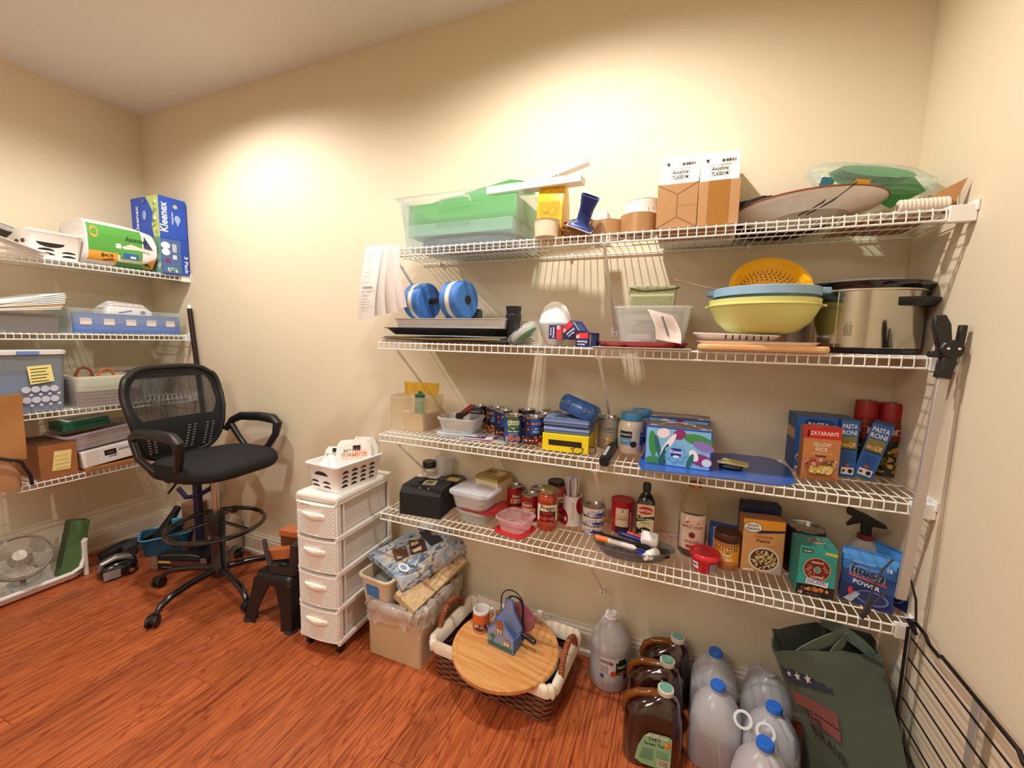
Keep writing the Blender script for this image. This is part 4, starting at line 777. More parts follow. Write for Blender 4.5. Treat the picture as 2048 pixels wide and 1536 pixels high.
MB().lathe([(r*.8, 0), (r, .008), (r, h*.68), (r*.8, h*.82), (r*.7, h*.84)], 36).build('glass_body', t, M('c9c2b4', .08, alpha=.3, noise=0), ang=50); lathe_part('black_lid', t, [(r*.78, h*.84), (r*.82, h*.85), (r*.82, h*.98), (r*.75, h), (.001, h)], M('121212', .25), 36)
lathe_part('dark_contents', t, [(r*.8, .003), (r*.93, .01), (r*.93, h*.35), (.001, h*.37)], M('4a4038', .8), 30)
P = Vector((xat(873, 1.64, z+.15), 1.645, z)); t = thing('plastic_cup', 'frosted plastic tub behind the black-lidded glass jar', 'tub', P+Vector((.04, 0, 0))); lathe_part('cup_body', t, [(.03, 0), (.04, .15), (.043, .185), (.045, .19), (.035, .195), (.001, .196)], FROST, 30)
r, h, P = roundat(872, 936, 985, 940, z); P = Vector((xat(905, 1.60, z+.08), 1.60, z))
t = thing('round_tin', 'dark brown round tin with a yellow note behind the food container', 'tin', P); r = .062; h = .112
lathe_part('tin_body', t, [(r, 0), (r, h*.8), (r*.98, h*.81)], M('241a18', .35), 40); lathe_part('tin_lid', t, [(r*1.03, h*.78), (r*1.03, h*.97), (r*.98, h), (.001, h)], M('2c211e', .3), 40); Print(lambda u, v, e: (u, v, h+e)).poly([(-.015, -.035), (.04, -.03), (.035, .015), (-.018, .012)], 'd6bf78').build('yellow_note', t)
w, h, P, th = front((937, 990), (1003, 1000), 925, z, .12); P = Vector((xat(972, 1.60, z+.08), 1.60, z)); 
t, w, h = boxed('biscuit_tin', 'square cream tin canister with a gold lid and knob', 'tin', (.118, .145, P+Vector((.034, .012, 0)), radians(-12)), .118, 'd9c9a4', rough=.35)
MB().loft([rr(.122, .122, .006, h), rr(.122, .122, .006, h+.012), rr(.11, .11, .01, h+.018)]).build('gold_lid', t, M('b39a58', .3, metal=.6)); lathe_part('knob', t, [(.008, h+.018), (.010, h+.026), (.006, h+.03), (.001, h+.031)], M('c9b070', .2, metal=.9), 16)
p = Print(face(w, .118, h)); p.rect(-.05, .1, .05, .101, '6b5c3a').rect(-.042, .012, -.0412, .09, '8a7a55').rect(.042, .012, .0428, .09, '8a7a55')
for s in (-1, 1): p.poly([(s*.04, .085), (s*.03, .095), (s*.036, .075), (s*.028, .07)], '4a4030')
p.build('scroll_print', t); Print(lambda u, v, e: (u, v, h+.018+e)).poly([(-.0, -.02), (.05, -.03), (.05, .03), (.0, .04)], 'cfc08c').poly([(-.045, -.01), (-.01, .02), (-.03, .03)], '3f3a2c').build('lid_print', t)
# food containers
def foodbox(label, l, r_, yt, zz, d, lidcol=None, fill=None, base=None, hh=None, taper=.84):
    w, h, P, th = front(l, r_, yt, zz, d, hh); t, w, h = container('food_container', label, 'container', (w, h, P, th), d, CLEAR, taper, .028, .005, group='clear food containers', rimmat=None); return t, w, h, P, th
zA = z+.055
# stack: clear box, red lid, box with food and lid
w, h, P, th = front((912, 1042), (985, 1058), None, z, .14, .05)
P = at(950, 1052, 'z', z)+Vector((-.024, .075, 0)); th = radians(-8)
t, w, h = container('food_container', 'empty clear container lying under the red lid, below the lidded container', 'container', (.15, .05, P, th), .14, CLEAR, .86, .03, .004, group='clear food containers')
t = thing('loose_cover', 'dark red plastic lid between the two stacked food containers', 'lid', P+Vector((.030, .005, .0503)), th+.1, 'red container lids')
RL = M('a31f26', .3, coat=.4); MB().loft([rr(.165, .15, .03, 0), rr(.17, .155, .032, .003), rr(.17, .155, .032, .008), rr(.155, .14, .03, .009)]).build('lid_body', t, RL, ang=40)
P3 = P+Vector((-.012, -.0, .0597)); t, w, h = container('food_container', 'clear container holding orange food under a white-rimmed lid', 'container', (.172, .055, P3, th+.05), .15, FROST, .88, .035, .004, group='clear food containers')
MB().loft([rr(.172, .15, .035, .055), rr(.19, .168, .04, .056), rr(.19, .168, .04, .064), rr(.178, .156, .036, .066), rr(.14, .118, .03, .062), rr(.13, .108, .03, .066), rr(.05, .04, .012, .067)]).build('snap_lid', t, M('f0f0f4', .2, alpha=.36, noise=0), ang=40)
for k in range(8): MB().tube([(-.06+.017*k, -.058, .014+.005*(k % 3)), (-.055+.017*k, -.060, .020+.004*(k % 2)), (-.048+.017*k, -.057, .015)], .0035, 6).build('orange_piece', t, M('d98a5f', .5))
# front pink container
w, h, P, th = front((984, 1066), (1037, 1080), None, z, .12, .05); P = at(1015, 1074, 'z', z)+Vector((.004, .066, 0)); th = radians(-14)
t = thing('loose_cover', 'bright red plastic lid under the empty front food container', 'lid', P, th, 'red container lids'); MB().loft([rr(.135, .125, .03, 0), rr(.14, .13, .032, .002), rr(.14, .13, .032, .006), rr(.13, .12, .03, .0075)]).build('lid_body', t, M('c4262c', .3, coat=.4), ang=40)
container('food_container', 'empty clear container on a bright red lid at the shelf edge', 'container', (.135, .052, P+Vector((0, .004, .0078)), th), .12, M('efd8da', .12, alpha=.22, noise=0), .82, .03, .005, group='clear food containers')
# hunts cans
def hunts(p, W, h): p.rect(-W, .007, W, h-.007, 'a3141c', n=36).text("Hunt's", -.004, h*.6, .014, 'f6f0e8', w=.046).rect(-.034, h*.38, .034, h*.54, 'e6c58a', n=8).text('Stewed', .006, h*.42, .008, '5c5c2a', w=.034).ell(-.024, h*.46, .006, .006, 'c9402c').rect(-.034, h*.3, .034, h*.36, '3a3a22', n=8).blobs(-.034, .01, .034, h*.3, ['d8353a', 'e0564e', 'b5222c'], 30, .005, .009, 1).ell(.0, h*.78, .014, .004, '5f6a2c')
rr_ = .037; hh_ = .112
def cs(xc, yb): P = at(xc, yb, 'z', z)-CAM; d0 = hypot(P.x, P.y); k = (d0+rr_)/d0; return Vector((P.x*k, P.y*k, z))
HG = 'red cans of stewed tomatoes'
Ph = cs(1059, 1046); can('tomato_can', 'front red can of stewed tomatoes, left of the red sauce jar', (rr_, hh_, Ph), hunts, -.3, HG)
can('tomato_can', 'red can of stewed tomatoes at the left of the three, beside the cream tin', (rr_, hh_, cs(1028, 1026)), hunts, .5, HG)
can('tomato_can', 'red can of stewed tomatoes hidden behind the front one', (rr_, hh_, Ph+Vector((.012, .078, 0))), hunts, .8, HG)
def sauce(label, P, lid, off=0):
    r, h = .0415, .165; t = thing('sauce_jar', label, 'jar', P, turn(P, off), 'red pasta sauce jars')
    MB().lathe([(r*.9, 0), (r, .006), (r, h*.22), (r*.975, h*.24), (r*.975, h*.66), (r, h*.7), (r*.97, h*.78), (r*.82, h*.87), (r*.72, h*.9)], 40).build('jar_body', t, M('a83a1c', .12, coat=1, noise=.25, nscale=90), ang=60)
    lathe_part('lid', t, [(r*.8, h*.895), (r*.83, h*.9), (r*.83, h*.985), (r*.77, h), (r*.7, h-.001), (.001, h-.001)], lid, 36)
    p = Print(cyl(r*.985), .01); p.rect(-.05, h*.25, .05, h*.65, 'e6dfc2', n=18).rect(-.034, h*.25, .034, h*.5, '3a1412', n=12).text('Prego', 0, h*.53, .019, '1c1c1c', w=.056).text('Traditional', 0, h*.45, .006, 'd9392f', w=.044).text('Italian Sauce', 0, h*.41, .005, 'd9392f', w=.046).blobs(-.032, h*.26, .032, h*.39, ['c5342f', 'd8503f', 'b02622', '5c7a3a'], 22, .004, .009, 2).build('label', t)
Pp = at(1093, 1063, 'z', z)+Vector((.0, .041, 0)); Pp = cs(1093, 1064)+Vector((0, .004, 0))
sauce('pasta sauce jar with a white label and gold lid, front one', Pp, M('a8a26a', .3, metal=.6))
sauce('pasta sauce jar with a black lid behind the front sauce jar', Pp+Vector((.005, .098, 0)), M('1b1a1a', .3), .2)
# straw holder
P = cs(1140, 1052)+Vector((.004, .006, 0)); t = thing('straw_holder', 'white and red tapered cup filled with drinking straws', 'holder', P, turn(P)); h = .118
MB().lathe([(.048, 0), (.046, .01), (.036, h-.004), (.037, h), (.033, h), (.042, .004), (.001, .004)], 40).build('cup_body', t, M('ece8e6', .3, coat=.4), ang=50)
F = lambda u, v, e: ((.047-.0105*v/h+e+.0005)*sin(u/.042), -(.047-.0105*v/h+e+.0005)*cos(u/.042), v)
p = Print(F); RD = M('9a1624', .3); p.mb.m(RD)
for cu, cv, ru, rv in ((.040, .080, .022, .034), (-.038, .028, .024, .036)):
    e = p.e(); n = 24; p.mb.add([F(cu, min(h-.003, max(.003, cv)), e)]+[F(cu+ru*cos(2*pi*i/n), min(h-.002, max(.002, cv+rv*sin(2*pi*i/n))), e) for i in range(n)], [(0, i+1, (i+1) % n+1) for i in range(n)])
p.build('red_ovals', t)
MB().tube([(0, -.0415, h-.02), (.002, -.0445, h-.05), (0, -.0475, .03)], [.004, .003, .005], 8).build('spoon_relief', t, M('e2dedc', .3))
R3 = random.Random(5)
for k in range(34):
    a = R3.uniform(0, 2*pi); q = .024*sqrt(R3.random()); q2 = q*1.25+.004
    MB().tube([(q*.7*cos(a), q*.7*sin(a), .006), (q*cos(a), q*sin(a), h), (q2*cos(a)+R3.uniform(-.006, .006), q2*sin(a)+R3.uniform(-.004, .004), h+R3.uniform(.062, .078))], .0026, 6).build('straw', t, M(R3.choice(('e6dfe4', 'd9cfd8', 'efe9ec', 'c9bfcc')), .4, noise=0))
# tuna
P = cs(1184, 1071)+Vector((0, .004, 0)); r = .0425; h = .036
def tuna(p, W, h): p.rect(-W, .005, W, h-.005, 'ece6e2', n=36).rect(-.04, .006, .045, h*.45, '3f74c4', n=14).rect(-.035, .006, -.01, h*.45, 'a9c4e6', n=5).rect(.0, h*.2, .018, h*.45, '1c3a86', n=3)
for k, l in enumerate(('bottom', 'middle', 'top')):
    def tp(p, W, h, k=k):
        tuna(p, W, h); p.text('TUNA', -.02, h*.52, .006, 'c94030', w=.03).ell(.002, h*.62, .003, .003, '20242c').text('CHUNK', .024, h*.52, .004, '8a8a90', w=.02)
    can('tuna_can', l+' one of three stacked white and blue tuna cans', (r, h, P+Vector((.001*k, 0, k*(h+.0006)))), tp, .2*k, 'stacked tuna cans')
# raisins
r, h, P = roundat(1218, 1265, 1070, 987, z); P += Vector((0, .004, 0)); h = .127; r = .043; P = Vector((xat(1243, P.y, z), P.y, z))
t = thing('raisin_canister', 'tall red canister of raisins with a red lid', 'canister', P, turn(P, -.05)); lathe_part('canister_body', t, [(r*.98, 0), (r, .003), (r, h-.012)], M('c81f30', .4), 40); lathe_part('plastic_lid', t, [(r*1.04, h-.014), (r*1.05, h-.012), (r*1.05, h-.001), (r*1.0, h), (r*.97, h-.003), (.001, h-.003)], M('b8202c', .4), 40)
p = Print(cyl(r*1.003), .01); p.poly([(-.05, .03), (-.045, .055), (-.03, .05), (-.022, .03), (-.02, .006), (-.05, .006)], 'a8b83a').rect(-.024, .03, .026, h-.024, 'ecd9bb', n=8).ell(.001, h-.034, .007, .007, '6b6a3a', 6).text('California', .001, h-.058, .008, 'b03a30', w=.04, bold=False).text('RAISINS', .001, h-.07, .008, 'b03a30', w=.038).rect(-.024, .004, .026, .03, '241c26', n=8).blobs(-.022, .005, .024, .03, ['3a2c3c', '4a3a48', '2c2430'], 30, .003, .006, 1).rect(.03, .01, .036, .09, 'd8a0a0', n=2).build('label', t)
# olive oil
P = Vector((xat(1288, 1.585, z), 1.585, z)); h = zat(P, 966)-z; h = min(h, .24); w = .064
t = thing('olive_oil_bottle', 'dark green olive oil bottle with a cream and red label', 'bottle', P, turn(P)); 
MB().loft([rr(w*.92, w*.92, .014, 0), rr(w, w, .016, .01), rr(w, w, .016, h*.62), rr(w*.99, w*.99, .022, h*.72), rr(w*.7, w*.7, .02, h*.8), rr(w*.42, w*.42, .013, h*.84), rr(w*.38, w*.38, .012, h*.87)]).build('bottle_body', t, M('14201a', .12, coat=1), ang=50)
lathe_part('cap', t, [(w*.2, h*.86), (w*.23, h*.87), (w*.23, h*.98), (w*.2, h), (.001, h)], M('16241c', .4), 24)
p = Print(face(w, w, h)); p.rect(-w*.47, h*.16, w*.47, h*.68, 'd9c79a').ell(0, h*.58, w*.44, h*.065, 'b8252c', 24).text('BERTOLLI', 0, h*.555, .010, 'f4ead6', w=w*.8).poly([(-w*.48, h*.38), (w*.48, h*.44), (w*.48, h*.5), (-w*.48, h*.44)], '17201a').text('EXTRA VIRGIN', 0, h*.42, .006, 'e9e0c4', w=w*.8, rot=.09).text('OLIVE OIL', 0, h*.36, .005, '2a2a20', w=w*.5).blobs(-w*.45, h*.44, -w*.2, h*.53, ['2a2a20'], 6, .002, .004, 1).ell(0, h*.24, w*.32, h*.06, '1a241e', 20).text('RICH', 0, h*.225, .009, 'e9e0c4', w=w*.36).poly([(-w*.47, h*.16), (-w*.2, h*.22), (-w*.47, h*.3)], '14201a').build('label', t)
# vinegar bottle
P = Vector((xat(1381, 1.56, z), 1.56, z)); h = .262; r = .0465
t = thing('cider_vinegar_bottle', 'tall apple cider vinegar bottle, one quarter full, gold cap', 'bottle', P, turn(P))
prof = [(r*.85, 0), (r, .012), (r, h*.6), (r*.97, h*.68), (r*.8, h*.8), (r*.5, h*.9), (r*.36, h*.93), (r*.36, h*.95)]
MB().lathe(prof, 40).build('glass_body', t, M('d6cfb8', .08, alpha=.10, noise=0), ang=50); lathe_part('dark_vinegar', t, [(r*.8, .003), (r*.95, .014), (r*.95, h*.42), (.001, h*.42)], M('3a1a14', .2, coat=.5), 36); lathe_part('gold_cap', t, [(r*.42, h*.935), (r*.45, h*.94), (r*.45, h*.995), (r*.4, h), (.001, h)], M('b08d4a', .3, metal=.7), 24)
p = Print(cyl(r*1.004), .01); p.rect(-.048, h*.12, .048, h*.6, 'dcc6b4', n=18).poly([(-.048, h*.5), (-.02, h*.53), (.02, h*.5), (.048, h*.52), (.048, h*.6), (-.048, h*.6)], '2c4a2c').ell(-.028, h*.54, .014, .009, 'f0ede4').text('ORGANIC', .022, h*.555, .006, 'f0ede4', w=.03).ell(0, h*.49, .022, .007, 'b8302c', 20).text('APPLE CIDER', 0, h*.42, .009, '8f3a2c', w=.07).text('VINEGAR', 0, h*.22, .010, 'b8503c', w=.05).ell(0, h*.33, .010, .011, '7a2a20').rect(-.018, h*.15, .018, h*.19, 'b8402c', n=4).build('label', t)
# oval dish with pens
a_, b_ = at(1180, 1095, 'z', z), at(1345, 1115, 'z', z)
P = at(1262, 1112, 'z', z)+Vector((.004, .012, 0)); th = atan2((b_-a_).y, (b_-a_).x)-.02; L_ = .135
t = thing('oval_dish', 'smoky clear oval dish holding pens, markers and scraps', 'dish', P, th)
MB().lathe([(L_*.7, 0), (L_*.8, .003), (L_*.98, .034), (L_*1.03, .036), (L_*1.03, .039), (L_*.96, .037), (L_*.78, .006), (.001, .005)], 56, sy=.52).build('dish_body', t, M('8a8c8e', .12, alpha=.45, noise=0), ang=50)
def pen(label, x, y, L, r, ang, col, zz, cap=None, pitch=0, cat='pen', nm='pen'):
    q = thing(nm, label, cat, P+Vector((x*cos(th)-y*sin(th), x*sin(th)+y*cos(th), zz)), rot=(0, pitch, th+ang))
    MB().tube([(-L/2, 0, 0), (L/2-.01, 0, 0), (L/2, 0, 0)], [r, r, r*.4], 12).build('barrel', q, M(col, .35), ang=40)
    if cap: MB().tube([(-L/2-.001, 0, 0), (-L/2+L*.3, 0, 0)], r*1.12, 12).build('cap', q, M(cap, .35), ang=40)
pen('long black pen hanging over the left end of the oval dish', -.07, .012, .15, .0045, -.12, '17171a', .050, None, radians(8))
pen('orange and white wrapped bar on the left side of the oval dish', -.06, -.022, .14, .009, -.12, 'efe9e6', .047, 'ec7a2c', radians(6), 'snack bar', 'snack_bar')
pen('dark blue marker in the middle of the oval dish', -.005, .02, .09, .0075, -.35, '1b2c7a', .054, '1b2c7a', radians(4), 'marker', 'marker')
pen('red marker beside the white cloth in the oval dish', .018, .024, .08, .0075, -.35, 'b8202c', .058, None, radians(4), 'marker', 'marker')
pen('black marker across the middle of the oval dish', .0, -.002, .12, .008, -.22, '141416', .040, None, 0, 'marker', 'marker')
q = thing('paper_towel_scrap', 'folded white cloth in the oval dish beside the red marker', 'cloth', P+Vector((.05, .03, .045)), th-.1); MB().loft([rr(.055, .045, .008, 0), rr(.06, .05, .01, .012), rr(.055, .045, .01, .026)], T=Tm((0, 0, 0), (radians(16), .1, 0))).build('cloth_body', q, M('f6f6f6', .8), bev=.002)
q = thing('pill_bottle', 'small white bottle lying in the right end of the oval dish', 'bottle', P+Vector((.062, -.032, .030)), rot=(pi/2, radians(12), th-.75)); lathe_part('bottle_body', q, [(.014, -.03), (.016, -.028), (.016, .012), (.009, .02)], M('f4f2ea', .35), 28); lathe_part('bottle_cap', q, [(.0115, .018), (.0115, .032), (.001, .033)], M('f4f2ea', .4), 20)
q = thing('loose_cover', 'dark blue cap lying in the oval dish near the white bottle', 'cap', P+Vector((.03, -.03, .022)), rot=(.5, .3, 0)); lathe_part('cap_body', q, [(.014, -.008), (.015, -.006), (.014, .01), (.001, .011)], M('2a2f8f', .3), 20)
q = thing('foil_wrapper', 'dark crinkled wrapper in the right end of the oval dish', 'wrapper', P+Vector((.098, .008, .012)), th); bag_mesh(.045, .05, .02, wr=.003, seed=8).build('wrapper_body', q, M('3c3835', .3))
# red tub, peanut butter
P = cs(1405, 1150); P += Vector((.004, .008, 0)); t = thing('red_tub', 'small bright red tub with a red lid in front of the peanut butter', 'tub', P, turn(P)); h = .062
lathe_part('tub_body', t, [(.034, 0), (.037, .003), (.043, h*.72), (.044, h*.74)], M('c91f2a', .35), 40); lathe_part('tub_lid', t, [(.046, h*.74), (.048, h*.76), (.048, h*.92), (.044, h), (.041, h-.003), (.001, h-.003)], M('d8232f', .3, coat=.3), 40)
F = lambda u, v, e: ((.0375+.006*v/(h*.72)+e)*sin(u/.04), -(.0375+.006*v/(h*.72)+e)*cos(u/.04), v); p = Print(F, .01); p.rect(-.04, .012, -.018, .036, 'e9dfd4', n=4).rect(-.036, .022, -.022, .028, '2c4f9a', n=2).rect(.016, .006, .04, .036, '7f93a0', n=5).rect(.018, .004, .038, .010, 'c9a46a', n=4).build('label', t)
P = cs(1447, 1142)+Vector((.004, .006, 0)); h = .122; r = .040
t = thing('peanut_butter_jar', 'peanut butter jar with a brown lid and yellow label', 'jar', P, turn(P)); lathe_part('jar_body', t, [(r*.9, 0), (r, .008), (r, .02), (r*.97, .024), (r*.97, h*.68), (r, h*.72), (r*.93, h*.77)], M('a8703c', .2, coat=.6), 40); lathe_part('brown_lid', t, [(r*.98, h*.77), (r*1.0, h*.78), (r*1.0, h*.97), (r*.94, h), (.001, h)], M('4a2718', .4), 40)
p = Print(cyl(r*.985), .01); p.rect(-.05, .024, .05, h*.68, 'e8a22c', n=18).rect(-.038, h*.55, .034, h*.66, '33201c', n=8).text('Natural', .004, h*.575, .008, 'efd9a8', w=.036).text('Peter', -.002, h*.4, .013, 'f8f2e4', w=.036).text('Pan', .002, h*.28, .014, 'f8f2e4', w=.034).ell(.004, h*.5, .006, .003, '3f7a3a').rect(-.024, h*.225, .03, h*.245, 'c9302c', n=5).build('label', t)
# boxes right
w, h, P, th = front((1420, 1107), (1470, 1112), 1045, z, .03); P = Vector((xat(1450, 1.60, z+.05), 1.60, z)); t, w, h = boxed('snack_box', 'low blue and white box behind the peanut butter jar', 'box', (.105, .105, P, radians(-6)), .05, '2c5fa8'); p = Print(face(w, .05, h)); p.rect(-w/2, 0, w/2, h, 'c9c3c9').rect(-w/2, 0, -w/2+.014, h, '3a6fc4').blobs(.01, .02, .05, .09, ['b02c5a', '2c3a8a', 'e6e2e6'], 12, .004, .008, 1).build('front_print', t)
w, h, P, th = front((1480, 1139), (1562, 1151), 1036, z, .055)
t, w, h = boxed('chickpea_pasta_box', 'orange box of chickpea penne pasta with a bowl picture', 'box', (w, h, P, th), .055, 'd98a3c', rough=.4)
p, pl, pr, pt = tri(t, w, .055, h); p.rect(-w/2, 0, w/2, h, 'd9a468').rect(-w/2, h*.8, w/2, h, 'eda02c').poly([(-w*.5, h*.8), (-.1*w, h*.74), (w*.5, h*.8), (w*.5, h*.84), (-.1*w, h*.8)], '1c2a5a').ell(-w*.27, h*.85, w*.24, h*.1, '2f5a2c', 24).ell(-w*.27, h*.85, w*.22, h*.09, 'f4f4ec', 24).text('Simply', -w*.27, h*.87, .008, '2c3a2c', w=w*.28).text('Nature', -w*.27, h*.8, .010, '2c3a2c', w=w*.32)
p.text('Chickpea', 0, h*.66, .012, 'c9602c', w=w*.46).text('Penne', 0, h*.58, .011, '4a3a2a', w=w*.32).rect(w*.1, h*.52, w*.35, h*.53, 'c98a5a').poly([(w*.0, h*.02), (w*.48, h*.0), (w*.48, h*.2), (w*.3, h*.42), (-w*.3, h*.4)], 'c9beb6').ell(w*.05, h*.26, w*.38, h*.23, 'ece6dc', 30).ell(w*.05, h*.26, w*.33, h*.2, '5c3a24', 30)
R2 = random.Random(2)
for k in range(70):
    a = R2.uniform(0, 6.28); q = sqrt(R2.random()); p.ell(w*.05+w*.29*q*cos(a), h*.26+h*.17*q*sin(a), .006, .0022, R2.choice(('efdca4', 'e6cc88', 'f4e6b8', 'c9a860')), 8, R2.uniform(0, 3))
p.rect(-w*.46, h*.04, -w*.2, h*.08, 'ece6e0').build('front_print', t); pl.rect(-.0275, 0, .0275, h, 'c07838').build('side_print', t); pt.rect(-w/2, 0, w/2, .055, 'b87a4a').rect(-w*.4, .01, -w*.1, .045, '9a8a7a').build('top_print', t)
t, w2, h2 = boxed('navy_box', 'dark navy box standing behind the orange pasta box', 'box', (w*.98, h+.022, P+Vector((.004, .075, 0)), th), .05, '1c2448'); Print(face(w2, .05, h2, 'T')).rect(-w2*.2, .02, w2*.2, .024, '4a5480').build('top_print', t)
P = Vector((xat(1611, 1.585, z), 1.585, z)); h = zat((P.x, P.y), 1052)-z; 
def bb(p, W, h): p.rect(-W, .007, W, h-.007, '2a1418', n=36).rect(-.04, h*.6, .045, h*.78, '4a1a1a', n=8).rect(-.012, h*.55, .045, h*.72, 'c9a04a', n=6).text("BUSH'S", .018, h*.58, .016, '17120c', w=.05).text('BAKED', -.04, h*.3, .01, 'c9c0b0', w=.06, rot=pi/2).rect(-.05, .01, -.03, h*.5, '1a1214', n=3)
can('large_can', 'large dark can of baked beans behind the doughnut coffee box', (.054, .160, P+Vector((-.012, -.005, 0))), bb, 0)
w, h, P, th = front((1591, 1185), (1666, 1200), 1089, z, .085)
t, w, h = boxed('coffee_pod_box', 'teal coffee pod box with a doughnut picture near the shelf edge', 'box', (w, h, P, th), .085, '3aa39a', rough=.4)
p, pl, pr, pt = tri(t, w, .085, h); p.rect(-w/2, 0, w/2, h, '2fa39a').rect(-w/2, 0, w/2, h*.22, '241410').rect(-w*.42, h*.86, -w*.14, h*.94, '14181a').text('KEURIG', -w*.28, h*.88, .006, 'f0f0f0', w=w*.22).poly([(w*.18, h*.88), (w*.5, h*.86), (w*.5, h*.91), (w*.18, h*.93)], 'e6c83a')
p.ell(0, h*.55, w*.36, h*.24, 'e6b890', 32).ell(0, h*.55, w*.34, h*.225, '7a2018', 32).blobs(-w*.3, h*.36, w*.3, h*.74, ['a83a2c', 'c96a4a'], 16, .002, .004, 1).text('ORIGINAL', 0, h*.68, .006, 'f4ece4', w=w*.34).text('DONUT', -w*.17, h*.55, .010, 'c9a0a0', w=w*.24, rot=1.0).text('SHOP', w*.18, h*.56, .010, 'c9a0a0', w=w*.22, rot=-1.0).text('COFFEE', 0, h*.38, .007, 'f4ece4', w=w*.34).ell(0, h*.55, w*.1, h*.065, 'e6a088', 20).ell(0, h*.55, w*.08, h*.05, '2fa39a', 20)
p.poly([(-w*.28, h*.26), (w*.3, h*.22), (w*.32, h*.33), (-w*.26, h*.37)], 'f4f4f4').text('SNICKERS', .01*w, h*.265, .013, '1c3a9a', w=w*.52, rot=-.06)
p.blobs(-w*.45, h*.1, w*.45, h*.21, ['8f4a24', 'c9783a', '5c2c18', 'e0a060'], 22, .004, .008, 3).text('10', -w*.4, h*.04, .009, 'f4f4f4').rect(-w*.28, h*.06, w*.1, h*.065, 'b0a8a0').build('front_print', t)
pt.rect(-w/2, 0, w/2, .085, '3f8f84').ell(w*.05, .045, w*.25, .018, 'b8a890', 20).ell(w*.05, .045, w*.2, .012, '8a6a5a', 16).build('top_print', t); pl.rect(-.0425, 0, .0425, h, '2a8f86').build('side_print', t)
# spray bottle
P = Vector((xat(1722, 1.575, z+.05), 1.575, z)); t = thing('spray_bottle', 'spray bottle with a black trigger behind the blue detergent bags', 'bottle', P, radians(-12)); h = .155
MB().loft([rr(.085, .055, .02, 0), rr(.092, .06, .022, .01), rr(.092, .06, .022, h*.62), rr(.07, .05, .02, h*.85), rr(.034, .034, .016, h*.97), rr(.032, .032, .015, h)]).build('bottle_body', t, M('c9c2bc', .15, alpha=.75, noise=0), ang=50)
p = Print(face(.092, .06, h)); p.rect(-.04, .012, .04, h*.58, '241414').rect(-.04, .03, .04, .05, '7a2c1c').rect(-.04, h*.45, -.0, h*.58, 'c9702c').rect(-.03, .06, .03, .066, '9a9488').build('label', t)
lathe_part('red_collar', t, [(.018, h-.006), (.02, h-.004), (.02, h+.008), (.017, h+.01)], M('7a2c28', .4), 24)
MB().prism([(-.012, h+.008), (.014, h+.008), (.014, h+.04), (.05, h+.042), (.046, h+.05), (.0, h+.072), (-.042, h+.086), (-.052, h+.082), (-.05, h+.066), (-.032, h+.06), (-.05, h+.03), (-.045, h+.028), (-.014, h+.046)], .022, T=Tm((0, -.011, 0))).build('trigger_head', t, M('101011', .35), bev=.003)
# detergent bags
def fin(label, l, r_, yt, P=None, g=None, off=0):
    w, h, P0, th = front(l, r_, yt, z, .05); P = P or P0; t = thing('detergent_bag', label, 'bag', P, th+off, 'blue dishwasher detergent bags'); h = .148; w = .125
    def F(v): return -.028*(1-v)**.7-.003
    rings = []
    for j in range(9):
        v = j/8; dd = .058*(1-v)**.6+.003; rings.append([(x*w/2+.002*sin(v*9+x*3), y*dd/2, v*h) for x, y in ((-1, -.4), (-.7, -1), (0, -1.05), (.7, -1), (1, -.4), (1, .4), (.7, 1), (0, 1.05), (-.7, 1), (-1, .4))])
    MB().loft(rings).build('bag_body', t, M('1f58a8', .25, coat=.6, noise=.15), ang=60)
    fr = lambda u, v, e: (u, -(.058*(1-min(v/h, .999))**.6+.003)/2*1.06-e*2-.0008, v); p = Print(fr)
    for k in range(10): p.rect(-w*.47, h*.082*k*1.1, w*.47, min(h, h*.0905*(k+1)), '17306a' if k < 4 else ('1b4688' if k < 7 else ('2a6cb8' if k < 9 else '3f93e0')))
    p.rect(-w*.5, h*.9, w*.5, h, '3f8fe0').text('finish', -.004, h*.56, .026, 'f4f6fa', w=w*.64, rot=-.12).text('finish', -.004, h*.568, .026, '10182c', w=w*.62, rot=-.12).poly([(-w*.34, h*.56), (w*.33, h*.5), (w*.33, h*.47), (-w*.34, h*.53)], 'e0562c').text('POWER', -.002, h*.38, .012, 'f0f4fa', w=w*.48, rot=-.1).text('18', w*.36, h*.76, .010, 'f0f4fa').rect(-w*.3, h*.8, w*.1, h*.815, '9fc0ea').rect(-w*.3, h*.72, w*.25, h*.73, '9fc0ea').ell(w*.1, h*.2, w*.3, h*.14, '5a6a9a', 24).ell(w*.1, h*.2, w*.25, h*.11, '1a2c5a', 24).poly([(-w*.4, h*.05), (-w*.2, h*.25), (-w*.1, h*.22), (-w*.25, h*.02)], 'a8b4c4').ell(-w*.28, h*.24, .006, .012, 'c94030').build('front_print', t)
    MB().cbox(0, 0, h-.001, w*1.0, .003, .006).build('sealed_top', t, M('3f93e6', .3)); return t, P
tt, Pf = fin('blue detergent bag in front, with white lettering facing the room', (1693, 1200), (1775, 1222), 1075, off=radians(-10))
fin('blue detergent bag behind the front one, against the right wall', (1755, 1210), (1825, 1235), 1080, Pf+Vector((.082, .045, 0)), off=radians(-32))
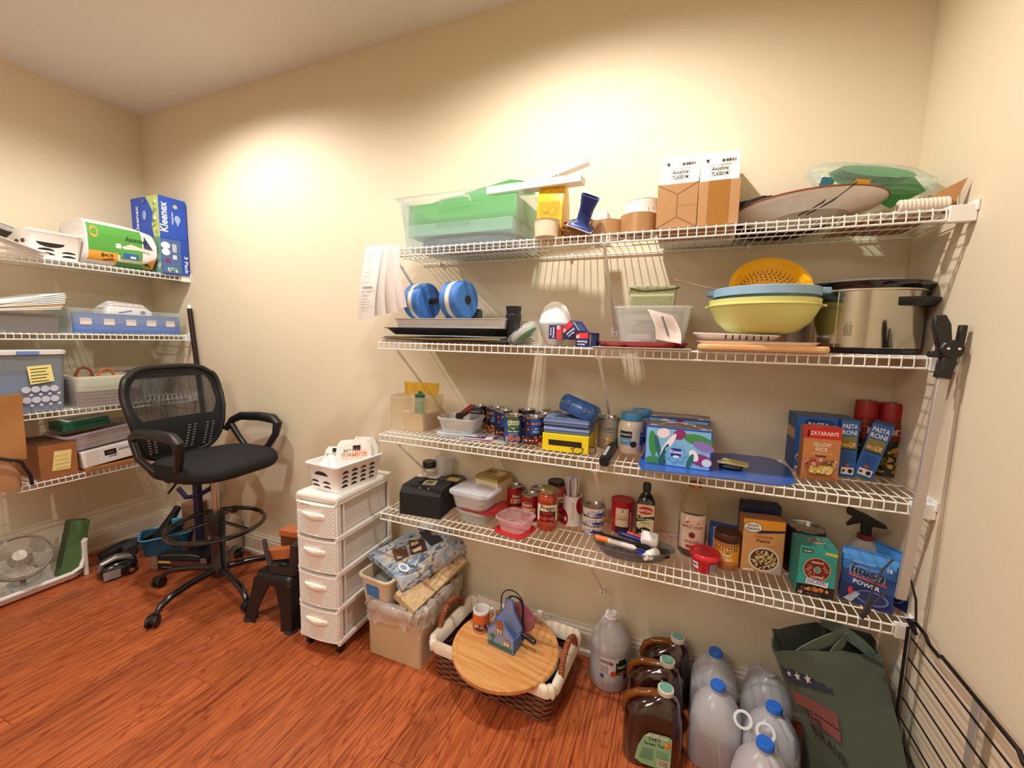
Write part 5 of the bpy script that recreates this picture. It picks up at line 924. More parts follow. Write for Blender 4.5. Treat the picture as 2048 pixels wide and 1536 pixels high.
# ================================================================ FLOOR THINGS
# drawer tower
a, b = at(600, 1272, 'z', .045), at(668, 1290, 'z', .045); th = radians(3)
W, D, H = .205, .37, .70
P = Vector((a.x+W/2-.004, (a.y+b.y)/2+D/2, 0)); 
t = thing('drawer_tower', 'narrow white plastic drawer tower with four drawers on casters', 'drawers', P, th)
PL = M('efece8', .35, noise=.02); z0 = .052; dh = (H-z0-.03)/4
mb = MB(); mb.loft([rr(W, D, .012, H-.028), rr(W+.012, D+.012, .016, H-.02), rr(W+.012, D+.012, .016, H-.006), rr(W+.004, D+.004, .014, H)]); mb.build('top_panel', t, PL, ang=40)
for s in (-1, 1):
    for yy in (-D/2+.012, D/2-.012): MB().cbox(s*(W/2-.004), yy, z0, .012, .022, H-z0-.03).build('side_post', t, PL, bev=.002)
    MB().cbox(s*(W/2-.004), -D/2+.045, z0, .008, .008, H-z0-.03).build('side_post', t, PL, bev=.001)
    for k in range(5): MB().cbox(s*(W/2-.003), 0, z0+k*dh-.004 if k else z0, .016, D+.004, .020).build('side_rail', t, PL, bev=.002)
MB().cbox(0, D/2-.004, z0, W-.01, .004, H-z0-.03).build('back_panel', t, PL)
def waf(h): return None
for k in range(4):
    zz = z0+.012+k*dh; hh = dh-.014
    dr = MB().loft([rr(W-.03, D-.03, .01, zz, cy=.0), rr(W-.026, D-.03, .01, zz+hh-.01)]).build('drawer', t, M('dad6d2', .4))
    f = []
    for j in range(13): u = -1+2*j/12; f.append((u*W/2*.97, -D/2-.006-.010*(1-u*u)))
    mb = MB(); mb.loft([[(x, y, q) for x, y in f]+[(x, -D/2+.012, q) for x, y in f[::-1]] for q in (zz, zz+hh)]); fr = mb.build('drawer_front', t, PL, bev=.0015)
    yo = lambda u: -D/2-.006-.010*(1-(u/(W/2*.97))**2)
    mb = MB(); n = 15
    for r in range(n):
        q = zz+.012+(hh-.022)*r/(n-1)
        if q > zz+hh-.004: break
        for s in (-1, 1):
            x0, x1 = (.030+.012*r/n, W/2*.92)
            if k == 3 and r > n-5 and s < 0: continue
            pts = [(s*(x0+(x1-x0)*i/12), yo(s*(x0+(x1-x0)*i/12))-.0014, q+(.0026 if (i+r) % 2 else -.0026)) for i in range(13)]
            mb.tube(pts, .0021, 4)
    w_ = mb.build('woven_relief', fr, PL); w_['kind'] = 'stuff'
    for q in (zz+.004, zz+hh-.004): MB().tube([(x, y-.001, q) for x, y in f], .0022, 5).build('front_trim', fr, PL)
    hz_ = zz+hh-.048
    MB().loft([[(x, yo(x)-.001-q, hz_+dz) for q, dz in ((0, .010), (.014*(1-(x/.06)**2)+.003, .006), (.016*(1-(x/.06)**2)+.003, -.004), (.008*(1-(x/.06)**2)+.001, -.012-.006*(1-(x/.06)**2)), (0, -.006))] for x in [-.058+.116*i/14 for i in range(15)]]).build('handle', t, M('f6f2e6', .3), ang=60)
    MB().cbox(0, yo(0)-.013, hz_-.002, .05, .002, .010).build('handle_insert', t, M('c9b48c', .4))
p = Print(lambda u, v, e: (u, -D/2-.0155-e+.010*(u/(W/2*.97))**2, v), .02); zt = z0+.012+3*dh+dh-.014; p.rect(-.078, zt-.017, -.012, zt-.001, 'e9e4de').text('Misc Toys', -.045, zt-.013, .0075, '2c2c30', w=.046, bold=False).build('name_label', t)
for sx in (-1, 1):
    for sy in (-1, 1):
        c = MB().lathe([(.018, -.010), (.021, -.008), (.021, .008), (.018, .010)], 24, T=Tm((sx*(W/2-.022), sy*(D/2-.03), .021), (0, pi/2, 0))).build('caster_wheel', t, BLACK); MB().cbox(sx*(W/2-.022), sy*(D/2-.03), .03, .026, .034, .024).build('caster_fork', c, BLACK, bev=.003)
Pt = P
# basket with supplement bags
def basket(name, label, P, th, w, d, h, slots=True, taper=.86):
    t = thing(name, label, 'basket', P, th)
    MB().loft([rr(w*taper, d*taper, .02, 0), rr(w, d, .025, h-.012), rr(w+.014, d+.014, .03, h-.006), rr(w+.014, d+.014, .03, h), rr(w-.006, d-.006, .022, h), rr(w*taper-.006, d*taper-.006, .018, .003)]).build('basket_body', t, M('f4f2f0', .35, noise=.01), ang=50)
    def sl(u, v, ru, rv, side):     # a dark crescent opening with its own lip
        pts = [(u+ru*cos(a), v+rv*sin(a)) for a in [pi*i/8 for i in range(9)]]
        if side == 'F': fn = lambda a, b: (a, -(d*taper/2+(d-d*taper)/2*b/(h-.012))-.0006, b)
        else: fn = lambda a, b: ((w*taper/2+(w-w*taper)/2*b/(h-.012))*(1 if side == 'R' else -1)+(.0006 if side == 'R' else -.0006), a, b)
        MB().add([fn(*q) for q in pts], [tuple(range(9))]).build('slot_opening', t, M(random.choice(('2a2426', '3a2f2c', '191717', '5c4038')), .8), smooth=False)
    if slots:
        for i in range(int(w/.055)):
            for j in range(4): sl(-w*taper/2+.035+i*.05, h*.16+j*h*.17, .017, .012, 'F')
        for j, (u, ru) in enumerate(((-.02*d/.15, .028), (.035*d/.15, .028))):
            for q in range(2): sl(u, h*.14+q*h*.17, ru*.8, .010, 'L'); sl(u, h*.14+q*h*.17, ru*.8, .010, 'R')
        sl(0, h*.6, .04, .018, 'L'); sl(0, h*.6, .04, .018, 'R')
    return t
zt = H
th2 = th+radians(-78)
Bp = Vector((Pt.x+.012, Pt.y-.02, H+.0005))
bt = basket('plastic_basket', 'white slotted plastic basket of supplement bags on the drawer tower', Bp, radians(90)-radians(4), .27, .185, .118)
def pouch(label, dx, dy, w, h, rx, rz, col, prt=None, name='supplement_bag', wr=.002):
    q = thing(name, label, 'bag', Bp+Vector((dx, dy, .026)), rot=(rx, 0, rz)); bag_mesh(w, .026, h, wr=wr, seed=len(label), top=.5).build('bag_body', q, M(col, .35, coat=.3))
    if prt: p = Print(lambda u, v, e: (u, -.0142-e, v)); prt(p); p.build('front_print', q)
    return q
def tur(p): p.text('BETTER', -.008, .113, .013, '4a4a50', w=.07, bold=False).text('TURMERIC', .002, .093, .016, 'e88a4a', w=.112).rect(-.05, .083, .04, .0845, 'e88a4a').rect(-.004, .123, .028, .142, '16161a').rect(.0, .127, .024, .131, 'a82c3a').ell(.03, .112, .024, .006, 'f4c09a')
pouch('white bag of better turmeric standing at the right of the basket', .03, .02, .155, .165, radians(-8), radians(40), 'f4f2ee', tur)
pouch('crinkled clear-topped bag behind the turmeric bag', .03, .085, .13, .165, radians(-6), radians(20), 'e6e2da')
pouch('white and black bag with bold letters, left of the turmeric bag', -.035, -.015, .12, .135, radians(-10), radians(28), 'ece8e4', lambda p: p.text('TOTAL', -.02, .094, .013, '2a2a2e', w=.055, bold=False).text('BEETS', -.02, .074, .015, '121214', w=.055).poly([(.01, .06), (.03, .12), (.04, .06)], '16161a').rect(-.02, .112, .01, .13, '16161a'))
q = thing('paper_booklet', 'white folded leaflets standing at the front left of the basket', 'papers', Bp+Vector((-.045, -.075, .02)), rot=(radians(-24), 0, radians(38))); MB().prism([(-.05, 0), (.045, 0), (.05, .11), (.02, .125), (-.04, .075)], .003).build('front_sheet', q, M('f4f4f2', .6)); MB().prism([(-.04, 0), (.05, 0), (.062, .12), (-.02, .1)], .003, T=Tm((0, .012, 0))).build('rear_sheet', q, M('efefec', .6)); Print(lambda u, v, e: (u, -e, v)).rect(.012, .01, .014, .1, 'a8c4a8').build('green_line', q)
# folding black stool and small black chair-like stool
SB = M('131314', .38, bump=.15, bscale=200)
def stool(label, P, th, w, d, h, group=None):
    t = thing('step_stool', label, 'stool', P, th, group)
    mb = MB(); mb.loft([rr(w+.01, d+.01, .03, h-.05), rr(w, d, .03, h-.018), rr(w-.008, d-.008, .03, h-.006), rr(w-.03, d-.03, .025, h)], cap0=True); mb.build('seat_top', t, SB, ang=50)
    p = MB()
    for k in range(7): MB().cbox(0, -d*.32+k*d*.107, h-.001, w*.72, .004, .002).build('grip_ridge', t, SB)
    for sx in (-1, 1):
        for sy in (-1, 1):
            R0 = [[(sx*(w/2+.006+fx-.0*1)-sx*wx*ux, sy*(d/2+.006+fx)-sy*wx*uy, zz) for ux, uy in ((0, 0), (1, 0), (1, .12), (.12, .12), (.12, 1), (0, 1))] for zz, fx, wx in ((h-.03, -.004, .105), (h-.075, .001, .088), (h*.4, .012, .068), (.03, .024, .064), (.0, .030, .066))]
            g = MB().loft(R0).build('leg', t, SB, ang=50, bev=.002)
            MB().loft([rr(.06, .06, .026, 0, cx=sx*(w/2+.014), cy=sy*(d/2+.014)), rr(.056, .056, .025, .008, cx=sx*(w/2+.014), cy=sy*(d/2+.014)), rr(.03, .03, .013, .012, cx=sx*(w/2+.014), cy=sy*(d/2+.014))]).build('foot_pad', g, M('1f2022', .5), ang=40)
    return t
Ps = (at(490, 1255, 'z', 0)+at(575, 1272, 'z', 0))/2+Vector((.0, .085, 0)); h1 = .235
Ps = Vector((-1.722, 1.385, 0))
stool('black plastic step stool on the floor beside the drawer tower', Ps, radians(4), .22, .20, h1)
t = thing('black_bracket', 'black plastic U-shaped stand sitting on the black step stool', 'stand', (Ps.x+.035, Ps.y-.02, h1+.0025), radians(10))
DK = M('2a2a2d', .35)
MB().loft([rr(.15, .12, .02, 0), rr(.15, .12, .02, .03), rr(.15, .12, .02, .04)]).build('stand_base', t, DK, ang=40)
MB().tube([(-.07, -.045, .03), (-.085, -.048, .08), (-.095, -.05, .15), (-.096, -.05, .158)], [.012, .011, .010, .008], 12).build('stand_arm', t, M('3c3c40', .25, coat=.5)); MB().loft([rr(.05, .1, .015, .035, cx=.05), rr(.045, .09, .015, .14, cx=.055)]).build('right_upright', t, DK, ang=40)
MB().tube([(-.02, -.05, .042), (.0, -.052, .05), (.02, -.05, .042)], .006, 8).build('wire_coil', t, BLACK)
WO = M('b5673a', .5, noise=.15)
q = thing('wood_block', 'upper reddish wooden block lying across the black stand', 'wood block', (Ps.x-.005, Ps.y+.055, h1+.0435), radians(8), 'reddish wooden blocks'); MB().box(-.07, -.03, 0, .12, .03, .085).build('block', q, M('6a3a20', .5)); MB().box(-.075, -.034, .0855, .12, .034, .115).build('top_slab', q, WO, bev=.002)
q = thing('wood_block', 'lower reddish wooden block slanting up to the right on the stand', 'wood block', (Ps.x+.0, Ps.y-.035, h1+.055), rot=(0, radians(-10), radians(16)), group='reddish wooden blocks'); MB().box(-.07, -.02, 0, .12, .02, .05).build('block', q, WO, bev=.002)
# bins
a = at(732, 1303, 'z', 0)
Lx, Rx = -1.185, -.915; fy = 1.318; bw = Rx-Lx; bd = .34; bh = .238
t = thing('storage_bin', 'large cream translucent storage bin on the floor under a plastic bag', 'bin', ((Lx+Rx)/2, fy+bd/2, 0), 0)
MB().loft([rr(bw*.97, bd*.97, .015, 0), rr(bw, bd, .02, bh-.01), rr(bw+.012, bd+.012, .024, bh-.008), rr(bw+.012, bd+.012, .024, bh), rr(bw-.006, bd-.006, .02, bh), rr(bw*.97-.006, bd*.97-.006, .015, .004)]).build('bin_body', t, M('cdb796', .35, noise=.05, nscale=4), ang=40)
MB().loft([rr(bw*.9, bd*.88, .03, .005), rr(bw*.92, bd*.9, .03, bh-.05)]).build('cream_contents', t, M('d8b27c', .6))
Pb = Vector(((Lx+Rx)/2, fy+bd/2, 0))
t = thing('plastic_liner_bag', 'crumpled clear plastic bag spilling over the rim of the cream bin', 'bag', Pb+Vector((0, 0, bh-.012)))
def lin_r(q, zz, k): return [((bw/2*q)*(abs(cos(a))**.5)*(1 if cos(a) > 0 else -1)+wob(a*3+k, k*2, .010), (bd/2*q)*(abs(sin(a))**.5)*(1 if sin(a) > 0 else -1)+wob(k, a*3, .010), zz+wob(a*4, k, .012)) for a in [2*pi*i/72 for i in range(72)]]
MB().loft([lin_r(.93, .005, 1), lin_r(1.0, .03, 2), lin_r(1.1, .032, 3), lin_r(1.2, .012, 4), lin_r(1.15, -.02, 5), lin_r(1.17, -.045, 6)], cap0=False, cap1=False).build('clear_film', t, M('efe6e0', .15, alpha=.34, noise=.3, nscale=40), ang=70)
bag_mesh(bw*.5, bd*.86, .05, wr=.006, seed=6, T=Tm((bw*.2, 0, -.03))).build('foam_padding', t, M('e9dccb', .8))
# folded tapestry mats
def tapestry(cols, seed):
    def b(nt, N, L, p):
        tc = N.new('ShaderNodeTexCoord'); n = N.new('ShaderNodeTexNoise'); n.inputs['Scale'].default_value = 16; n.inputs['Detail'].default_value = 4
        mp = N.new('ShaderNodeMapping'); mp.inputs['Location'].default_value = (seed, seed*2, 0); mp.inputs['Scale'].default_value = (1, .45, 1)
        L.new(tc.outputs['Object'], mp.inputs[0]); L.new(mp.outputs[0], n.inputs['Vector'])
        r = N.new('ShaderNodeValToRGB'); r.color_ramp.interpolation = 'CONSTANT'; e = r.color_ramp.elements
        for i, c in enumerate(cols):
            if i < 2: e[i].position = .3 if i else 0; e[i].color = (*hexc(c), 1)
            else: q = e.new(.34+.34*(i-1)/(len(cols)-1)); q.color = (*hexc(c), 1)
        L.new(n.outputs['Fac'], r.inputs[0]); L.new(r.outputs[0], p.inputs['Base Color']); p.inputs['Roughness'].default_value = .95
        w = N.new('ShaderNodeTexWave'); w.inputs['Scale'].default_value = 240; L.new(tc.outputs['Object'], w.inputs['Vector']); bp = N.new('ShaderNodeBump'); bp.inputs['Strength'].default_value = .5; bp.inputs['Distance'].default_value = .001; L.new(w.outputs['Fac'], bp.inputs['Height']); L.new(bp.outputs[0], p.inputs['Normal'])
    return node_mat('woven_tapestry', b)
t = thing('beige_tapestry', 'folded beige tapestry with dark and blue figures on the plastic bag', 'blanket', (Pb.x+.075, Pb.y+.02, bh+.042), rot=(radians(8), radians(28), radians(-4)))
TB = tapestry(('3a221a', 'c9a578', 'e0c197', 'd9b888', 'e2c59c', 'c9a578', '4a3a5c'), 3)
for k in range(4): MB().sheet(4, 14, lambda u, v, k=k: (-.055+.11*u, -.19+.36*v, .009*k+.004*sin(v*5+k)), .007).build('fold', t, TB, ang=60)
# small bin with blue tape & blanket
sw, sd, sh = .155, .30, .13
Ps2 = Vector((Pb.x-.085, Pb.y-.03, bh-.012)); t = thing('shoe_bin', 'small cream plastic bin with blue tape on its front, on the larger bin', 'bin', Ps2, rot=(radians(1), radians(2), radians(-3)))
MB().loft([rr(sw*.84, sd*.9, .02, 0), rr(sw, sd, .024, sh-.012), rr(sw+.016, sd+.016, .028, sh-.008), rr(sw+.016, sd+.016, .028, sh), rr(sw-.006, sd-.006, .022, sh), rr(sw*.84-.006, sd*.9-.006, .018, .004)]).build('bin_body', t, M('d9c9ae', .4), ang=45)
p = Print(lambda u, v, e: (u, -sd/2*.9-(sd*.05)*v/sh-e-.001, v)); p.poly([(-.04, .042), (-.043, .088), (-.036, .094), (.02, .097), (.03, .09), (.026, .04), (-.0, .036)], '3f86cf').text('82', -.01, .062, .018, '5c9ada', rot=.1).build('blue_tape', t)
bag_mesh(sw*.7, sd*.7, .1, wr=.005, seed=2, T=Tm((0, -.02, .01))).build('grey_cloth', t, M('7f7d78', .8))
t = thing('blue_tapestry', 'folded blue and cream tapestry blanket with lantern pattern on the small bin', 'blanket', Ps2+Vector((.045, .07, sh+.008)), rot=(radians(5), radians(13), radians(-14)))
TA = tapestry(('1c2430', '8ba6c4', 'c4cfd8', '6c87a6', 'dfd3bd', 'b8c4d0', '9ab2cc', '2a3040'), 9)
def roll_prof(s): return [(-.10, .002), (-.115, .012), (-.112, .026), (-.08, .034), (0, .040), (.06, .040), (.105, .030), (.125, .008), (.135, -.022), (.128, -.040), (.115, -.038), (.105, -.012), (.08, .010), (0, .014), (-.06, .010)]
MB().loft([[(x*(1+.03*sin(y*9)), y, zz+.004*sin(y*14+x*9)) for x, zz in roll_prof(0)] for y in [-.17+.38*i/16 for i in range(17)]]).build('outer_fold', t, TA, ang=60)
MB().sheet(8, 16, lambda u, v: (-.085+.18*u, -.165+.36*v, .012-.05*max(0, u-.8)), .008).build('inner_fold', t, M('262a30', .95), ang=60)
mb = MB(); LR = M('4a2c1a', .9)
for s in ((-.02, 0), (.02, 0), (0, .035)): pass
p = Print(lambda u, v, e: (u, v, .0425+.004*sin(v*14+u*9)+e*2)); 
p.poly([(-.05, -.09), (.02, -.12), (.03, -.06), (-.03, -.03)], '6b4020').poly([(-.04, -.085), (.012, -.108), (.02, -.066), (-.026, -.042)], 'a8c4dc').poly([(-.045, -.0), (.03, -.05), (.06, .02), (-.01, .06)], '4a1c1c').poly([(-.03, .0), (-.01, -.015), (.0, .02), (-.015, .03)], 'd9c6a0').poly([(.01, -.03), (.03, -.03), (.04, .005), (.02, .02)], 'd9c6a0').poly([(-.06, .07), (.05, .05), (.06, .12), (-.04, .14)], '22252c')
for k in range(9): a = -.9+.2*k; p.poly([(.0, .10), (.0+.085*sin(a)-.003, .10+.085*cos(a)), (.0+.085*sin(a)+.003, .10+.085*cos(a))], 'd9cdb4')
p.ell(.07, -.12, .03, .02, 'dfe6ec').ell(.07, -.12, .018, .011, '7f9cbc').build('woven_figures', t)
# wicker basket
c1, c2, c3 = at(862, 1350, 'z', .0), at(1098, 1457, 'z', .0), at(1178, 1300, 'z', .07)
th = atan2((c2-c1).y, (c2-c1).x); kw, kd, kh = (c2-c1).length*1.03, .325, .150
P = (Vector(c1)+Vector(c2))/2+Vector((-sin(th), cos(th), 0))*kd/2
t = thing('wicker_basket', 'rectangular brown wicker basket with cream cloth liner on the floor', 'basket', P, th)
WK = M('7c4526', .5, noise=.3, nscale=60); n = 132; rows = 12
for k in range(rows):
    zz = .006+k*(kh-.02)/(rows-1); q = .93+.07*k/rows; ring = rr(kw*q, kd*q, .03, zz, 6); m = len(ring)
    def samp(f): f = (f % 1)*m; i = int(f); a = Vector(ring[i % m]); b = Vector(ring[(i+1) % m]); return a.lerp(b, f-i)
    # even steps along the ring
    L = [0]; 
    for i in range(m): L.append(L[-1]+(Vector(ring[(i+1) % m])-Vector(ring[i])).length)
    pts = []
    for j in range(n):
        s = L[-1]*j/n; i = max(i for i in range(m) if L[i] <= s); a, b = Vector(ring[i]), Vector(ring[(i+1) % m]); v = a.lerp(b, (s-L[i])/(L[i+1]-L[i]+1e-9)); o = Vector((v.x, v.y, 0)).normalized(); v += o*(.0035 if (j//3+k) % 2 else -.0025); pts.append(v)
    MB().tube(pts, .0044, 5, closed=True).build('wicker_strand', t, WK, ang=70)
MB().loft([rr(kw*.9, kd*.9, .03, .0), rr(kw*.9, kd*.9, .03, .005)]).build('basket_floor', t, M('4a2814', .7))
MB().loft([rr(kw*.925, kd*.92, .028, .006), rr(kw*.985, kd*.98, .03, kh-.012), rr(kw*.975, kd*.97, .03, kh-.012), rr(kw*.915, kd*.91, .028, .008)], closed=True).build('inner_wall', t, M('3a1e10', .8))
CL = M('ece2cc', .9, bump=.4, bscale=40)
def rr2(w, d, r, zz, k, wv=.003): return [(x+wob(i*.3, k, wv), y+wob(k, i*.3, wv), q+wob(i*.35, k*2, wv)) for i, (x, y, q) in enumerate(rr(w, d, r, zz, 8))]
MB().loft([rr2(kw*1.045, kd*1.06, .04, kh-.034, 1, .004), rr2(kw*1.055, kd*1.07, .04, kh-.01, 2), rr2(kw*1.03, kd*1.04, .036, kh+.008, 3, .002), rr2(kw*.96, kd*.95, .03, kh+.004, 4), rr2(kw*.93, kd*.92, .03, kh-.05, 5)], cap0=False, cap1=False).build('cloth_liner', t, CL, ang=80)
for s in (-1, 1):
    pts = [(s*(kw/2+.004), .085*cos(a), kh-.012+.085*sin(a)) for a in [pi*i/22 for i in range(23)]]
    hd = MB().tube(pts, .010, 8).build('rope_handle', t, M('8a4424', .5)); mb = MB()
    for k3 in range(3): mb.tube([(s*(kw/2+.004)+.0075*cos(i*.9+k3*2.1), (.085+.0075*sin(i*.9+k3*2.1))*cos(pi*i/66), kh-.012+(.085+.0075*sin(i*.9+k3*2.1))*sin(pi*i/66)) for i in range(67)], .0052, 6)
    w_ = mb.build('twisted_strand', hd, M('94502c', .45, noise=.2)); w_['kind'] = 'stuff'
Pk, thk = P, th
Rk = Matrix.Rotation(th, 4, 'Z')
def inb(x, y, zz): v = Rk @ Vector((x, y, 0)); return Vector((P.x+v.x, P.y+v.y, zz))
# cans in the basket
for k, (x, y, lab) in enumerate(((kw*.40, .05, 'blue can in the wicker basket, rear one by the right handle'), (kw*.385, -.025, 'blue can in the wicker basket, front one beside the round board'))):
    def bl(p, W, h): p.rect(-W, .004, W, h-.006, '2c74b8', n=36).rect(-.03, h*.2, .03, h*.5, '1c3a7a', n=8).text('CLASSIC', 0, h*.3, .010, 'e6ecf4', w=.04)
    can('blue_can', lab, (.033, .115, inb(x, y, .008)), bl, .2, 'blue cans in the wicker basket')
q = thing('nut_bag', 'dark red and brown packet in the front right corner of the basket', 'packet', inb(kw*.36, -.085, .01), thk); bag_mesh(.08, .06, .05, wr=.005, seed=3).build('packet_body', q, M('4a2018', .4, noise=.4))
q = thing('grey_pouch', 'grey pouch lying at the front inside the wicker basket', 'pouch', inb(kw*.22, -.10, .01), thk); bag_mesh(.12, .05, .08, wr=.004, seed=5).build('pouch_body', q, M('4c4640', .5))
# round board
cl, cr = at(898, 1285, 'z', .150), at(1125, 1285, 'z', .150); rb = .152
Pw = Vector(((cl.x+cr.x)/2, 0, 0)); Pw = (at(1000, 1388, 'z', .152)+at(1020, 1222, 'z', .168))/2; Pw.z = .170; rb = (at(1000, 1388, 'z', .152)-at(1020, 1222, 'z', .168)).length/2
BW_ = woodb('c98746', 'dca468', (4, 60, 4)); TT = Matrix.Translation(Pw) @ Euler((radians(1.5), radians(1), radians(-8))).to_matrix().to_4x4()
t = thing('round_board', 'round wooden cutting board resting across the wicker basket', 'cutting board', Pw, rot=(radians(1.5), radians(1), radians(-8)))
MB().lathe([(rb-.006, -.022), (rb, -.017), (rb, -.004), (rb-.004, 0), (rb*.915, 0), (rb*.905, -.002), (rb*.89, -.002), (rb*.88, 0), (.001, 0)], 96).build('board', t, BW_, ang=25)
# things on the board
def onb(px, py): px -= 0; v = at(px, py, 'z', Pw.z); return Vector((v.x, v.y, Pw.z+.001+(v.y-Pw.y)*.026-(v.x-Pw.x)*.017+.0015))
r, h, P3 = roundat(939, 977, 1271, 1213, Pw.z); P3 = onb(957, 1268)+Vector((-.003, .03, 0)); r = .034; h = .086
t = thing('coffee_mug', 'white and orange mug with a photo print standing on the round board', 'mug', P3, turn(P3))
MB().lathe([(r*.92, 0), (r, .004), (r, h), (r-.003, h+.001), (r-.004, h), (r-.004, .006), (.001, .005)], 44).build('mug_body', t, M('f2efec', .15, coat=.6), ang=40)
MB().tube([(r-.003, 0, h*.82), (r+.014, 0, h*.86), (r+.026, 0, h*.68), (r+.026, 0, h*.42), (r+.012, 0, h*.22), (r-.003, 0, h*.2)], .0055, 8).build('mug_handle', t, M('f2efec', .15, coat=.6)).rotation_euler = (0, 0, .35)
p = Print(cyl(r*1.003), .008); p.rect(-.05, .012, .05, h*.88, 'd9672c', n=18).rect(-.05, .006, .05, h*.45, 'a8705c', n=18).blobs(-.03, .008, .04, h*.45, ['2a1a18', 'd9b0a0', '8a3a2c', 'e6cfc0', '3a2420'], 22, .004, .009, 4).build('photo_print', t)
# house caddy
Ph = onb(1003, 1301)+Vector((-.002, .035, .002)); thh = radians(-9)
t = thing('house_caddy', 'blue wooden house-shaped napkin holder painted with tree and window', 'napkin holder', Ph, thh)
HB = M('8a97b8', .5); HE = M('3f72b8', .45); hp = [(-.056, 0), (.058, 0), (.058, .055), (.062, .056), (.02, .098), (.016, .118), (-.018, .118), (-.02, .098), (-.058, .062), (-.056, .058)]
for yy, c, sc_ in ((-.034, HB, 1), (.028, HB, 1.0)):
    pp = hp if yy < 0 else [(-.054, 0), (.056, 0), (.056, .07), (.02, .125), (.014, .165), (-.014, .165), (-.02, .125), (-.056, .075)]
    w_ = MB().prism(pp, .007, T=Tm((0, yy, 0))).build('house_panel', t, c); MB().tube([(x, yy+.0035, q) for x, q in pp], .0042, 6, closed=True).build('blue_edge', w_, HE)
for s in (-1, 1): MB().box(s*.056-.003, -.03, .0, s*.056+.003, .03, .05).build('side_panel', t, HE)
MB().box(-.056, -.03, 0, .056, .03, .006).build('caddy_floor', t, HE)
p = Print(lambda u, v, e: (u, -.0345-e, v)); p.rect(-.052, .004, .054, .014, '2c6b4a'); [p.ell(-.05+.009*k, .014, .006, .004, '2f7a4a', 8) for k in range(12)]; p.rect(-.036, .014, -.032, .036, '5c5c4a').ell(-.034, .042, .012, .009, '2c7a44').rect(-.016, .085, .012, .115, 'a85c34').rect(-.014, .062, .010, .082, '9a6a52').rect(-.011, .064, .007, .079, 'e9d9a8').ell(-.002, .07, .003, .007, '5a4a6a').rect(.016, .024, .044, .048, '8f6a5c').rect(.018, .026, .042, .046, 'b8a0a4').rect(.018, .026, .042, .035, 'e9d9b0').rect(.0295, .026, .0305, .046, '6a5048').build('painted_scene', t)
t = thing('wire_hoop_stand', 'black wire double-hoop napkin stand behind the blue house', 'wire stand', Ph+Vector((.008, .052, .0015)), thh); 
for yy, w_, hh in ((-.0, .052, .19), (.018, .038, .155), (.03, .036, .148)):
    MB().tube([(-w_, yy, 0), (-w_, yy, hh-w_)]+[(-w_*cos(a), yy, hh-w_+w_*sin(a)) for a in [pi*i/14 for i in range(1, 14)]]+[(w_, yy, hh-w_), (w_, yy, 0)], .0024, 6).build('hoop', t, BLACK)
MB().box(-.052, -.002, 0, .052, .032, .004).build('base_plate', t, BLACK)
MB().loft([[(.001, 0, 0)]*20, [(.06*cos(2*pi*i/20)+.0, .0, .06*sin(2*pi*i/20)) for i in range(20)], [(.062*cos(2*pi*i/20), .003, .062*sin(2*pi*i/20)) for i in range(20)]], T=Tm((.03, .022, .075))).build('pink_sheet', t, M('c08090', .5, alpha=.5, noise=.3))
t = thing('knife_handle', 'black handle of a tool poking out right of the blue house', 'handle', Ph+Vector((.085, .012, .045)), rot=(0, radians(4), thh-.08)); MB().tube([(-.03, 0, 0), (-.01, 0, .001), (.02, 0, 0), (.038, 0, -.002), (.044, 0, -.002)], [.005, .008, .011, .010, .004], 14).build('grip', t, M('161616', .3, coat=.4))
t = thing('salt_shaker', 'small clear and white shaker behind the black handle on the round board', 'shaker', onb(1078, 1248)+Vector((.0, .01, .001)), .1); MB().cbox(0, 0, 0, .022, .02, .035).build('shaker_body', t, M('e6e0d8', .2, alpha=.5, noise=0), bev=.003); MB().cbox(0, 0, .0355, .02, .018, .008).build('shaker_cap', t, WHITE)
# ---------------------------------------------------------------- jugs
def capspot(px, py, h): return at(px, py, 'z', h)
def vinegar():
    P = at(1215, 1388, 'z', 0); d = hypot(P.x, P.y); r = .076; k = (d+r)/d; P = Vector((P.x*k, P.y*k, 0)); h = zat((P.x, P.y), 1224); t = thing('vinegar_jug', 'round frosted gallon jug of vinegar with a white cap, right of the basket', 'jug', P, turn(P, .12))
    J = M('e0e0e4', .25, alpha=.6, noise=.05)
    MB().lathe([(r*.9, 0), (r, .012), (r*1.0, h*.28), (r*.985, h*.30), (r*.985, h*.53), (r, h*.55), (r*.98, h*.62), (r*.78, h*.74), (r*.42, h*.88), (r*.28, h*.92), (r*.28, h*.95)], 44).build('jug_body', t, J, ang=50)
    lathe_part('screw_cap', t, [(r*.3, h*.93), (r*.34, h*.935), (r*.34, h*.95), (r*.3, h*.955), (r*.3, h*.995), (r*.26, h), (.001, h)], M('e9e9ea', .35), 24)
    MB().tube([(-r*.28, 0, h*.93), (-r*.42, 0, h*.9), (-r*.6, 0, h*.8), (-r*.62, 0, h*.76)], .006, 8).build('finger_ring', t, J)
    p = Print(cyl(r*.99), .012); w = .065; p.rect(-.045, h*.18, .075, h*.50, 'dcdcda', n=20).rect(-.043, h*.42, .0, h*.47, '8c8c8c', n=6).rect(.018, h*.27, .07, h*.45, '1c2c20', n=8).text('VINEGAR', .044, h*.36, .012, 'f0f0ea', w=.042).rect(.028, h*.45, .06, h*.49, '20382a', n=4).blobs(.02, h*.27, .068, h*.33, ['b8542c', '7a8f3a', 'd98a3c'], 9, .004, .007, 2).ell(.008, h*.3, .011, .011, 'd9482c', 16).ell(-.033, h*.245, .008, .008, '2c5cb8').rect(.05, h*.2, .066, h*.27, '2c2c2c', n=3).rect(-.04, h*.3, -.012, h*.4, 'b0b0b0', n=4).ell(.0, h*.44, .006, .006, 'b82c34').build('label', t)
vinegar()
